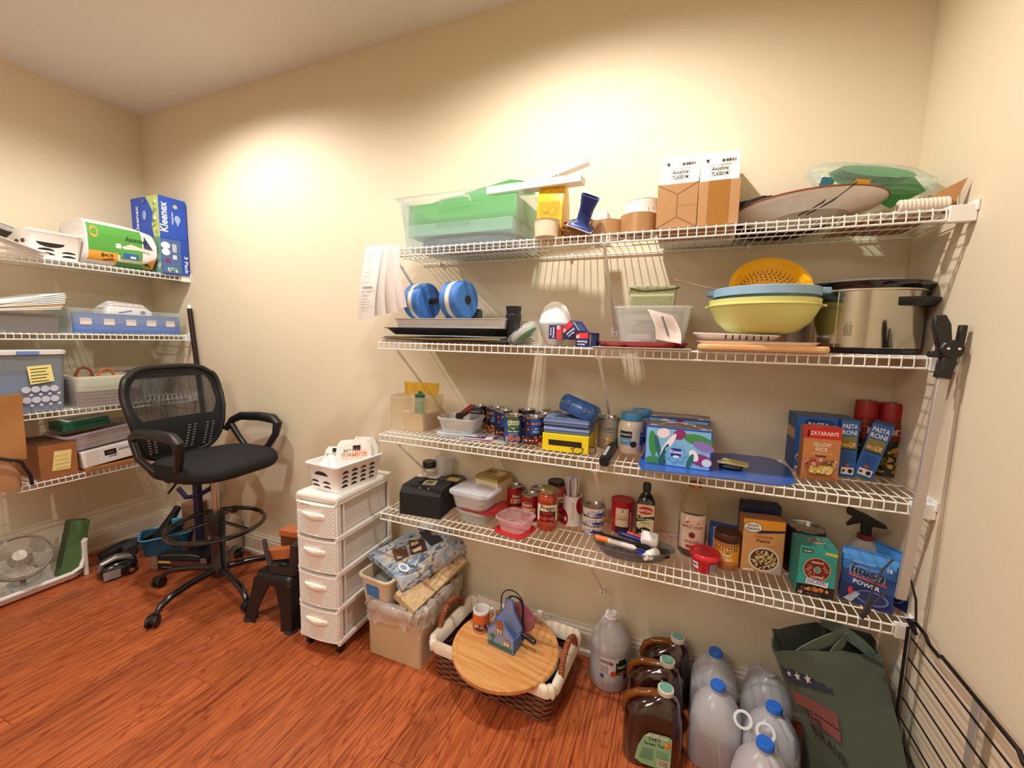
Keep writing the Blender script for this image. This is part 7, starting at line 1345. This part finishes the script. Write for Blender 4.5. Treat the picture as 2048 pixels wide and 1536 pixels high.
ht = zat((x0, ya), 389)-z; klx('lower blue tissue carton in clear wrap in the corner of the top left shelf', z, ht*.47, '1f4ab0', True); klx('upper blue tissue carton, topmost in the corner of the top left shelf', z+ht*.47+.001, ht*.53, '2450b8', False)
# second shelf
z = Z2
def clearbin(label, g, d, mat=CLEAR, rim=.008, taper=.94, rimh=None, part=True):
    w, h, P, th = g; t = thing('plastic_bin', label, 'bin', P, th, 'clear plastic bins on the left shelves')
    MB().loft(tub_rings(w-2*rim, d-2*rim, h, .02, taper, .002, rim, .008)).build('bin_body', t, mat, ang=40); return t, w, h, P, th
g = LX(137, 372, 614, z, .30); t, w, h, P, th = clearbin('long clear bin holding a blue strip with five pale windows, second left shelf', g, .30)
MB().cbox(0, -.125, .006, w*.9, .02, h*.78).build('blue_panel', t, M('4a74c4', .45))
for k in range(5): MB().cbox(-w*.36+k*w*.18, -.1365, h*.36, w*.085, .003, h*.26).build('pale_window', t, M('d9cfc9', .7))
q = thing('white_device', 'white and blue electronic box lying in the back of the long clear bin', 'device', P+Vector((-.03, .04, .02)), rot=(0, radians(4), th)); MB().loft([rr(.24, .14, .03, 0), rr(.24, .14, .03, h*.9), rr(.16, .1, .03, h*1.22)]).build('device_body', q, M('d9d6d6', .4), ang=40); Print(lambda u, v, e: (u, -.071-e, v)).poly([(-.06, h*.75), (.0, h*.9), (.01, h*.86), (-.05, h*.72)], '2c4a9a').ell(.06, h*.85, .014, .01, '5c5c6a').build('marking', q)
g = LX(-150, 134, 616, z, .30); t, w, h, P, th = clearbin('grey clear bin under the stack of envelopes at the left end, second left shelf', g, .30, M('b9bcc0', .25, alpha=.45, noise=0))
MB().cbox(0, 0, .004, w*.8, .24, h*.35).build('silver_packets', t, M('8f9296', .3, bump=.6, bscale=40))
q = thing('envelope_stack', 'fanned stack of white and kraft envelopes on the grey clear bin', 'envelopes', P+Vector((.04, .0, h+.004)), rot=(0, radians(-6), th)); 
for k in range(9): MB().cbox(-.02+.012*k, -.02+.004*(k % 3), .0055*k, .46-.02*k, .24, .004, T=Tm((0, 0, 0), (0, radians(-1.0*k), radians(3*k-12)))).build('envelope', q, M(('e9e4dc', 'f0eeea', 'c98a4a', 'efece6', 'e9e2d6', 'f4f2ee', 'efece8', 'f2f0ec', 'f4f2f0')[k], .7), bev=.001)
# third shelf
z = Z3
g = LX(-90, 147, 702, z, .36); w, h, P, th = g
t = thing('lidded_tub', 'large clear lidded tub with blue contents and a yellow sticky note', 'tub', P, th)
MB().loft([rr(w*.9, .33, .03, 0), rr(w*.97, .35, .035, h-.03), rr(w*.98, .355, .035, h-.022)]).build('tub_body', t, M('b4c0cc', .2, alpha=.42, noise=0), ang=40)
MB().loft([rr(w, .37, .04, h-.022), rr(w+.004, .374, .04, h-.004), rr(w-.02, .35, .035, h)]).build('white_lid', t, M('e2e0dc', .4), ang=40); MB().cbox(w*.12, -.187, h-.021, w*.2, .004, .016).build('blue_latch', t, M('6a86c4', .4))
MB().cbox(0, .0, .006, w*.84, .30, h*.58).build('blue_contents', t, M('5f7fc0', .6))
pl_ = Print(lambda u, v, e: (u, -.172-(.01*v/h)-e, v))
for r_ in range(2):
    for k in range(4): pl_.ell(w*(.08+.085*k), h*(.2+.17*r_), .016, .016, 'c9ccda', 14).ell(w*(.122+.085*k), h*(.115+.17*r_), .007, .007, 'c9ccda', 10)
pl_.build('dot_pattern', t)
p = Print(lambda u, v, e: (u, -.182-e, v)); p.poly([(w*.12, h*.45), (w*.34, h*.49), (w*.32, h*.76), (w*.10, h*.74)], 'e9dd8a')
for k in range(5): p.poly([(w*(.13+.0*k), h*(.70-.05*k)), (w*(.29-.02*(k % 2)), h*(.715-.05*k)), (w*(.29-.02*(k % 2)), h*(.70-.05*k)), (w*.13, h*(.685-.05*k))], '4a4630')
p.build('sticky_note', t)
q = thing('paper_bag', 'folded kraft paper bag hanging over the third left shelf at the picture edge', 'bag', Vector((FX_+.03, yat(12, z), z)), 0)
ya_, yb2 = yat(-70, z), yat(42, z); MB().sheet(6, 10, lambda u, v: (.004+.006*sin(v*6+u*3), (ya_-yat(12, z))+(yb2-ya_)*u-.01*v*u, .10-.26*v-(.05*u*v)), .008).build('bag_body', q, M('a9743f', .8, bump=.5, bscale=25), ang=60)
g = LX(146, 300, 756, z, .2); t, w, h, P, th = clearbin('clear bin holding a small lined wicker basket, third left shelf', g, .26)
q = thing('small_wicker_basket', 'small reddish wicker basket with cream lining inside the clear bin', 'basket', P+Vector((.0, -.0, .004)), th)
for k in range(7): MB().tube([(x*(1+.0), y, zz+.008+k*h*.11) for x, y, zz in rr(w*.82, .2, .03, 0, 6)], .006, 6, closed=True).build('wicker_strand', q, M('9a5c44', .6))
MB().loft([rr(w*.84, .21, .03, h*.5), rr(w*.86, .215, .03, h*.98), rr(w*.8, .19, .03, h*.98), rr(w*.78, .18, .03, .012)], cap0=False).build('cream_lining', q, M('d9cdb4', .9), ang=60)
for yy in (-.09, .07): MB().tube([(-.02*0+.035*cos(a)-(.02 if yy < 0 else .045), yy, h*.9+.05*sin(a)) for a in [pi*i/12 for i in range(13)]], .007, 8).build('orange_handle', q, M('a85c2c', .5))
g = (.24, .075, Vector((-3.12, yat(270, z)+.12, z)), pi/2); g = (.24, .13, Vector((-3.14, 1.50, z)), pi/2)
t, w, h, P, th = clearbin('frosted bin at the back of the third left shelf, holding blue packets', g, .2, FROST)
q = thing('blue_packet', 'bright blue packet sticking out of the frosted bin behind the chair', 'packet', P+Vector((.05, .03, h+.0)), rot=(0, radians(6), pi/2)); bag_mesh(.2, .07, .03, wr=.003, seed=3).build('packet_body', q, M('1f4fb8', .35)); MB().cbox(-.03, -.036, .006, .03, .003, .02).build('white_label', q, WHITE)
q = thing('dark_cloth', 'dark cloth bunched in the left of the frosted bin', 'cloth', P+Vector((.0, -.07, .03)), pi/2); bag_mesh(.14, .14, .125, wr=.006, seed=7).build('cloth_body', q, M('1c1a1c', .9))
# fourth shelf
z = Z4
q = thing('tan_handbag', 'tan and black curved bag hanging over the lowest left shelf at the picture edge', 'bag', Vector((FX_-.02, yat(8, z), z)), pi/2)
MB().loft([[(x, y, zz) for x, y, zz in rr(wd, .14, .03, 0, 4)] for wd in (.1,)]+[[(x+ox, y-oy, zz2) for x, y, _ in rr(wd, .12, .03, 0, 4)] for wd, ox, oy, zz2 in ((.12, -.01, .01, .06), (.11, -.03, 0, .13), (.06, -.05, -.01, .17))], T=Tm((0, 0, .0))).build('bag_body', q, M('a8784f', .7), ang=60)
MB().tube([(-.10, -.07, .15), (-.03, -.085, .165), (.04, -.09, .13), (.065, -.09, .06), (.07, -.085, .01)], .007, 8).build('black_piping', q, BLACK)
t, w, h = boxed('wooden_box', 'brown wooden box with a yellow note on its front, lowest left shelf', 'box', (lambda g: (g[0], g[1], g[2], g[3]))(LX(82, 158, 893, z, .26)), .26, '9a6238', rough=.5, noise=.15)
p = Print(face(w, .26, h)); p.poly([(-w*.2, h*.22), (w*.28, h*.2), (w*.36, h*.76), (-w*.1, h*.78)], 'e6d28a'); [p.rect(-w*.1, h*(.62-.12*k), w*.25, h*(.635-.12*k), 'a8945c') for k in range(4)]; p.build('sticky_note', t)
MB().cbox(0, 0, h, w*1.01, .262, .004).build('box_lid', t, M('5c3a22', .5))
g = LX(172, 330, None, z, .26, x=-2.87, h=.018); t, w, h = boxed('flat_carton', 'flat brown carton lying under the white box on the lowest left shelf', 'box', g, .26, 'a8703f', rough=.8)
g = LX(170, 300, 905, z+.02, .26, x=-2.87); w, h, P, th = g; h = .085
t, w, h = boxed('white_carton', 'white carton with a black square label, lowest left shelf', 'box', (w, h, Vector((P.x-.01, P.y, z+.0195)), th), .26, 'e6e2de')
t.rotation_euler = (0, radians(-5), pi/2); t.location.z += .012
p = Print(face(w, .26, h)); p.rect(-w*.18, h*.45, -w*.0, h*.8, '17181c').text('27787', -w*.06, h*.28, .012, '22221f', w=w*.13).rect(w*.03, h*.72, w*.2, h*.75, '55555a').rect(w*.03, h*.62, w*.22, h*.66, '2a2a2e').rect(w*.36, h*.6, w*.42, h*.8, '8a8a8c').rect(-w*.14, h*.6, -w*.04, h*.62, 'c9c9c9').build('black_label', t)
g = (.34, .085, Vector((P.x-.01, P.y-.03, z+.128)), pi/2); t, w, h, P, th = clearbin('clear bin of folders tilted on the white carton, lowest left shelf', g, .25, M('d6cfd0', .2, alpha=.35, noise=0)); t.rotation_euler = (0, radians(-6), pi/2)
for k, c_ in enumerate(('8a7484', 'c9a45c', 'b8a8ac', '7a6474')): MB().sheet(8, 3, lambda u, v: (-.13+.26*u, -.09+.18*v, .012+.013*k+.01*(2*u-1)**2), .004).build('folder', t, M(c_, .5))
q = thing('green_box', 'dark green card box lying on the folder bin behind the chair', 'box', P+Vector((-.03, -.06, .088)), rot=(0, radians(-4), pi/2)); MB().box(-.09, -.07, 0, .11, .07, .022).build('lower_half', q, M('1d5a3c', .5), bev=.001); MB().box(-.088, -.068, .023, .108, .068, .045).build('upper_half', q, M('1f5f40', .5), bev=.001); MB().box(-.06, -.05, .0455, .12, .06, .048).build('white_card', q, M('d9d6d0', .5))
# ---------------------------------------------------------------- floor, left corner
FXX = -2.98
t = thing('laundry_basket', 'white plastic basket on the floor holding a fan and a green box', 'basket', (-3.12, .86, 0), pi/2)
lw, ld = .56, .27; WP = M('eceae8', .35)
MB().loft([rr(lw*.94, ld*.92, .04, .012), rr(lw, ld, .05, .03), rr(lw-.012, ld-.012, .045, .032), rr(lw*.92, ld*.88, .04, .018)]).build('base_tray', t, WP, ang=40)
MB().tube([(-lw/2, -ld/2+.004, .045), (lw/2-.06, -ld/2+.002, .045), (lw/2-.02, -ld/2+.006, .06), (lw/2, -ld/2+.02, .10), (lw/2+.012, -ld/2+.02, .20)], .011, 10).build('front_rail', t, WP)
MB().tube([(lw/2+.012, -ld/2+.02, .20), (lw/2+.014, 0, .205), (lw/2+.012, ld/2-.02, .20)], .011, 10).build('top_rail', t, WP)
MB().cbox(lw/2+.004, -ld/2+.018, .0, .02, .02, .2).build('corner_post', t, WP, bev=.004); MB().cbox(lw/2+.004, ld/2-.018, .0, .02, .02, .2).build('corner_post', t, WP, bev=.004)
MB().cbox(lw/2+.003, 0, .02, .004, ld-.05, .18).build('end_panel', t, M('c9c6c4', .4))
for j in range(4):
    for k in range(3): MB().add([(lw/2+.0005, -.07+.065*k+.022*cos(a), .06+.035*j+.009*sin(a)) for a in [2*pi*i/10 for i in range(10)]], [tuple(range(10))]).build('slot_opening', t, M('1d1a1c', .7), smooth=False)
fc = Vector((-3.08, .93, .19)); t = thing('desk_fan', 'small desk fan with a round wire grille tilted upward in the white basket', 'fan', fc, rot=(radians(-38), 0, radians(72)))
FG = M('a8a094', .35, metal=.2); rf_ = .112; T_ = Euler((pi/2, 0, 0)).to_matrix().to_4x4()
for q_, zz in ((1, 0), (1.02, -.012), (1, -.024)): MB().tube([(rf_*q_*cos(a), -zz-.01, rf_*q_*sin(a)) for a in [2*pi*i/48 for i in range(48)]], .004, 6, closed=True).build('grille_ring', t, FG)
mb = MB()
for k in range(48): a = 2*pi*k/48; mb.tube([(.02*cos(a), -.034, .02*sin(a)), (.08*cos(a), -.030, .08*sin(a)), (.112*cos(a), .0, .112*sin(a))], .0011, 4)
for q_ in (.045, .075, .1): mb.tube([(q_*cos(a), -.033+.1*(q_-.04)*.1, q_*sin(a)) for a in [2*pi*i/40 for i in range(40)]], .001, 4, closed=True)
mb.build('grille_wires', t, M('c9c2b8', .3, metal=.3))['kind'] = 'stuff'
MB().lathe([(.001, -.004), (.026, 0), (.024, .006)], 24, T=Tm((0, -.038, 0), (-pi/2, 0, 0))).build('hub_badge', t, M('c4bdb4', .4))
for k in range(3):
    a0 = 2*pi*k/3+.5; MB().sheet(5, 6, lambda u, v: ((.02+.085*v)*cos(a0+(u-.5)*1.2*(.5+.6*v)), -.012+.016*(u-.5), (.02+.085*v)*sin(a0+(u-.5)*1.2*(.5+.6*v))), .002).build('fan_blade', t, M('bdb4a8', .35, alpha=.75, noise=0), ang=60)
MB().lathe([(.03, 0), (.045, .02), (.04, .06), (.001, .07)], 24, T=Tm((0, .005, 0), (-pi/2, 0, 0))).build('motor_housing', t, M('8f8880', .4)); MB().tube([(0, .05, -.02), (0, .06, -.1), (.0, .03, -.17)], .012, 10).build('stem', t, M('8f8880', .4)); 
t = thing('green_carton', 'long green box standing on end in the white basket beside the fan', 'box', (-3.04, 1.075, .025), rot=(radians(-8), radians(14), radians(80))); MB().box(-.035, -.04, 0, .045, .05, .29).build('box_body', t, M('4c6a40', .6), bev=.002); MB().box(-.036, -.0415, .05, -.0345, .04, .285).build('dark_side', t, M('2f4a2c', .6))
t = thing('glass_bowl', 'clear glass dish lying under the fan in the white basket', 'dish', (-3.03, .93, .033)); lathe_part('dish_body', t, [(.04, 0), (.06, .015), (.07, .045), (.066, .045), (.055, .014), (.001, .006)], CLEAR, 28)
t = thing('dark_canister', 'dark grey cylinder at the left picture edge in front of the basket', 'canister', (-2.985, .735, .03)); lathe_part('cylinder_body', t, [(.05, 0), (.055, .01), (.055, .12), (.05, .13), (.001, .13)], M('2a2c30', .4), 30)
# vacuum-like device
t = thing('hand_vacuum', 'black and silver rounded appliance on the floor right of the white basket', 'appliance', (-2.875, 1.225, 0), radians(75))
MB().loft([rr(.15, .15, .05, 0), rr(.17, .17, .06, .02), rr(.16, .16, .06, .07), rr(.11, .11, .05, .09)]).build('black_body', t, M('121317', .2, coat=.6), ang=50)
MB().tube([(-.075, -.03, .05), (-.065, -.05, .095), (-.01, -.055, .115), (.045, -.05, .095), (.065, -.03, .05)], [.012, .014, .016, .014, .012], 10).build('silver_handle', t, M('a9abae', .3, metal=.7)); MB().cbox(-.035, -.086, .01, .07, .006, .045).build('grey_panel', t, M('8f8f90', .4), bev=.002); MB().cbox(.045, -.086, .02, .02, .004, .02).build('chrome_badge', t, STEEL)
# blue basket with dark things
t = thing('blue_basket', 'teal blue plastic basket full of dark tools in the corner', 'basket', (-2.93, 1.50, 0), radians(60)); TB_ = M('1f5c7c', .4)
MB().loft(tub_rings(.24, .17, .11, .03, .86, .003, .008, .01)).build('basket_body', t, TB_, ang=50); MB().tube([(x, y, .112) for x, y, _ in rr(.255, .185, .035, 0, 6)], .0045, 6, closed=True).build('light_blue_rim', t, M('3f9cc9', .35))
for k in range(6): MB().cbox(.03+.015*(k % 3), -.084, .03+.03*(k//3), .01, .003, .02).build('slot', t, M('0d2430', .7))
q = thing('black_tool', 'black angled tool handle sticking up from the teal basket', 'tool', (-2.94, 1.50, .045), radians(60)); MB().tube([(-.06, 0, 0), (.0, .0, .09), (.05, .0, .17), (.07, .0, .21)], [.03, .028, .022, .02], 10).build('grip', q, M('151517', .5)); MB().cbox(.06, -.03, .10, .05, .02, .05).build('blue_part', q, M('2f9ad6', .4), bev=.006)
t = thing('cable_bundle', 'black cord and bag lying along the left baseboard', 'cord', (-3.10, 1.36, 0)); MB().tube([(.0, -.12, .03), (.03, -.06, .055), (.02, .0, .06), (.06, .06, .07), (.08, .12, .09)], [.02, .03, .028, .02, .01], 10).build('cord_loop', t, M('17181b', .6)); MB().cbox(.05, .0, 0, .07, .07, .07).build('grey_pouch', t, M('3a3a3c', .7), bev=.01)
t = thing('case_with_handle', 'flat black case with silver corners and yellow label under the chair', 'case', (-2.60, 1.42, 0), radians(22)); MB().cbox(0, 0, .01, .30, .10, .065).build('case_body', t, M('17171c', .4), bev=.004)
for s in (-1, 1): MB().cbox(s*.14, -.0515, .008, .035, .006, .07).build('silver_corner', t, M('a09a92', .35, metal=.5), bev=.002)
p = Print(lambda u, v, e: (u, -.0505-e, v)); p.rect(-.12, .045, -.05, .06, 'd9c23a').rect(-.11, .047, -.07, .056, 'c9bfae').rect(-.05, .035, .12, .06, '6b3a40').rect(-.1, .02, .05, .026, '8a8278').build('coloured_label', t); MB().tube([(-.12, -.03, .076), (-.06, -.04, .09), (.06, -.04, .092), (.1, -.03, .076)], .004, 8).build('wire_handle', t, M('6a6a6c', .3, metal=.5))
t = thing('blue_stand', 'dark blue metal stand with a cross arm behind the chair', 'stand', (-2.70, 1.56, 0), radians(15)); BS = M('1d2547', .4); MB().cbox(0, 0, 0, .035, .035, .62).build('upright', t, BS, bev=.003); MB().cbox(0, 0, 0, .16, .10, .02).build('foot_plate', t, BS, bev=.003); MB().tube([(-.13, 0, .40), (-.08, 0, .345), (.0, 0, .36), (.1, 0, .42)], .014, 8).build('cross_arm', t, BS); MB().cbox(0, -.0, .46, .10, .04, .12).build('head_block', t, BS, bev=.006)
t = thing('cardboard_tub', 'brown cardboard box standing in the corner behind the blue stand', 'box', (-2.86, 1.63, 0), radians(10)); MB().cbox(0, 0, 0, .10, .09, .27).build('box_body', t, M('8a6a50', .8), bev=.002)
t = thing('cream_bottle', 'cream plastic bottle with a dark lid between the corner box and the chair lift', 'bottle', (-2.50, 1.645, 0)); lathe_part('bottle_body', t, [(.035, 0), (.038, .01), (.038, .2), (.02, .25), (.018, .27)], M('b8ad96', .4), 26); lathe_part('dark_lid', t, [(.022, .265), (.024, .27), (.024, .295), (.001, .297)], M('26221f', .4), 20)
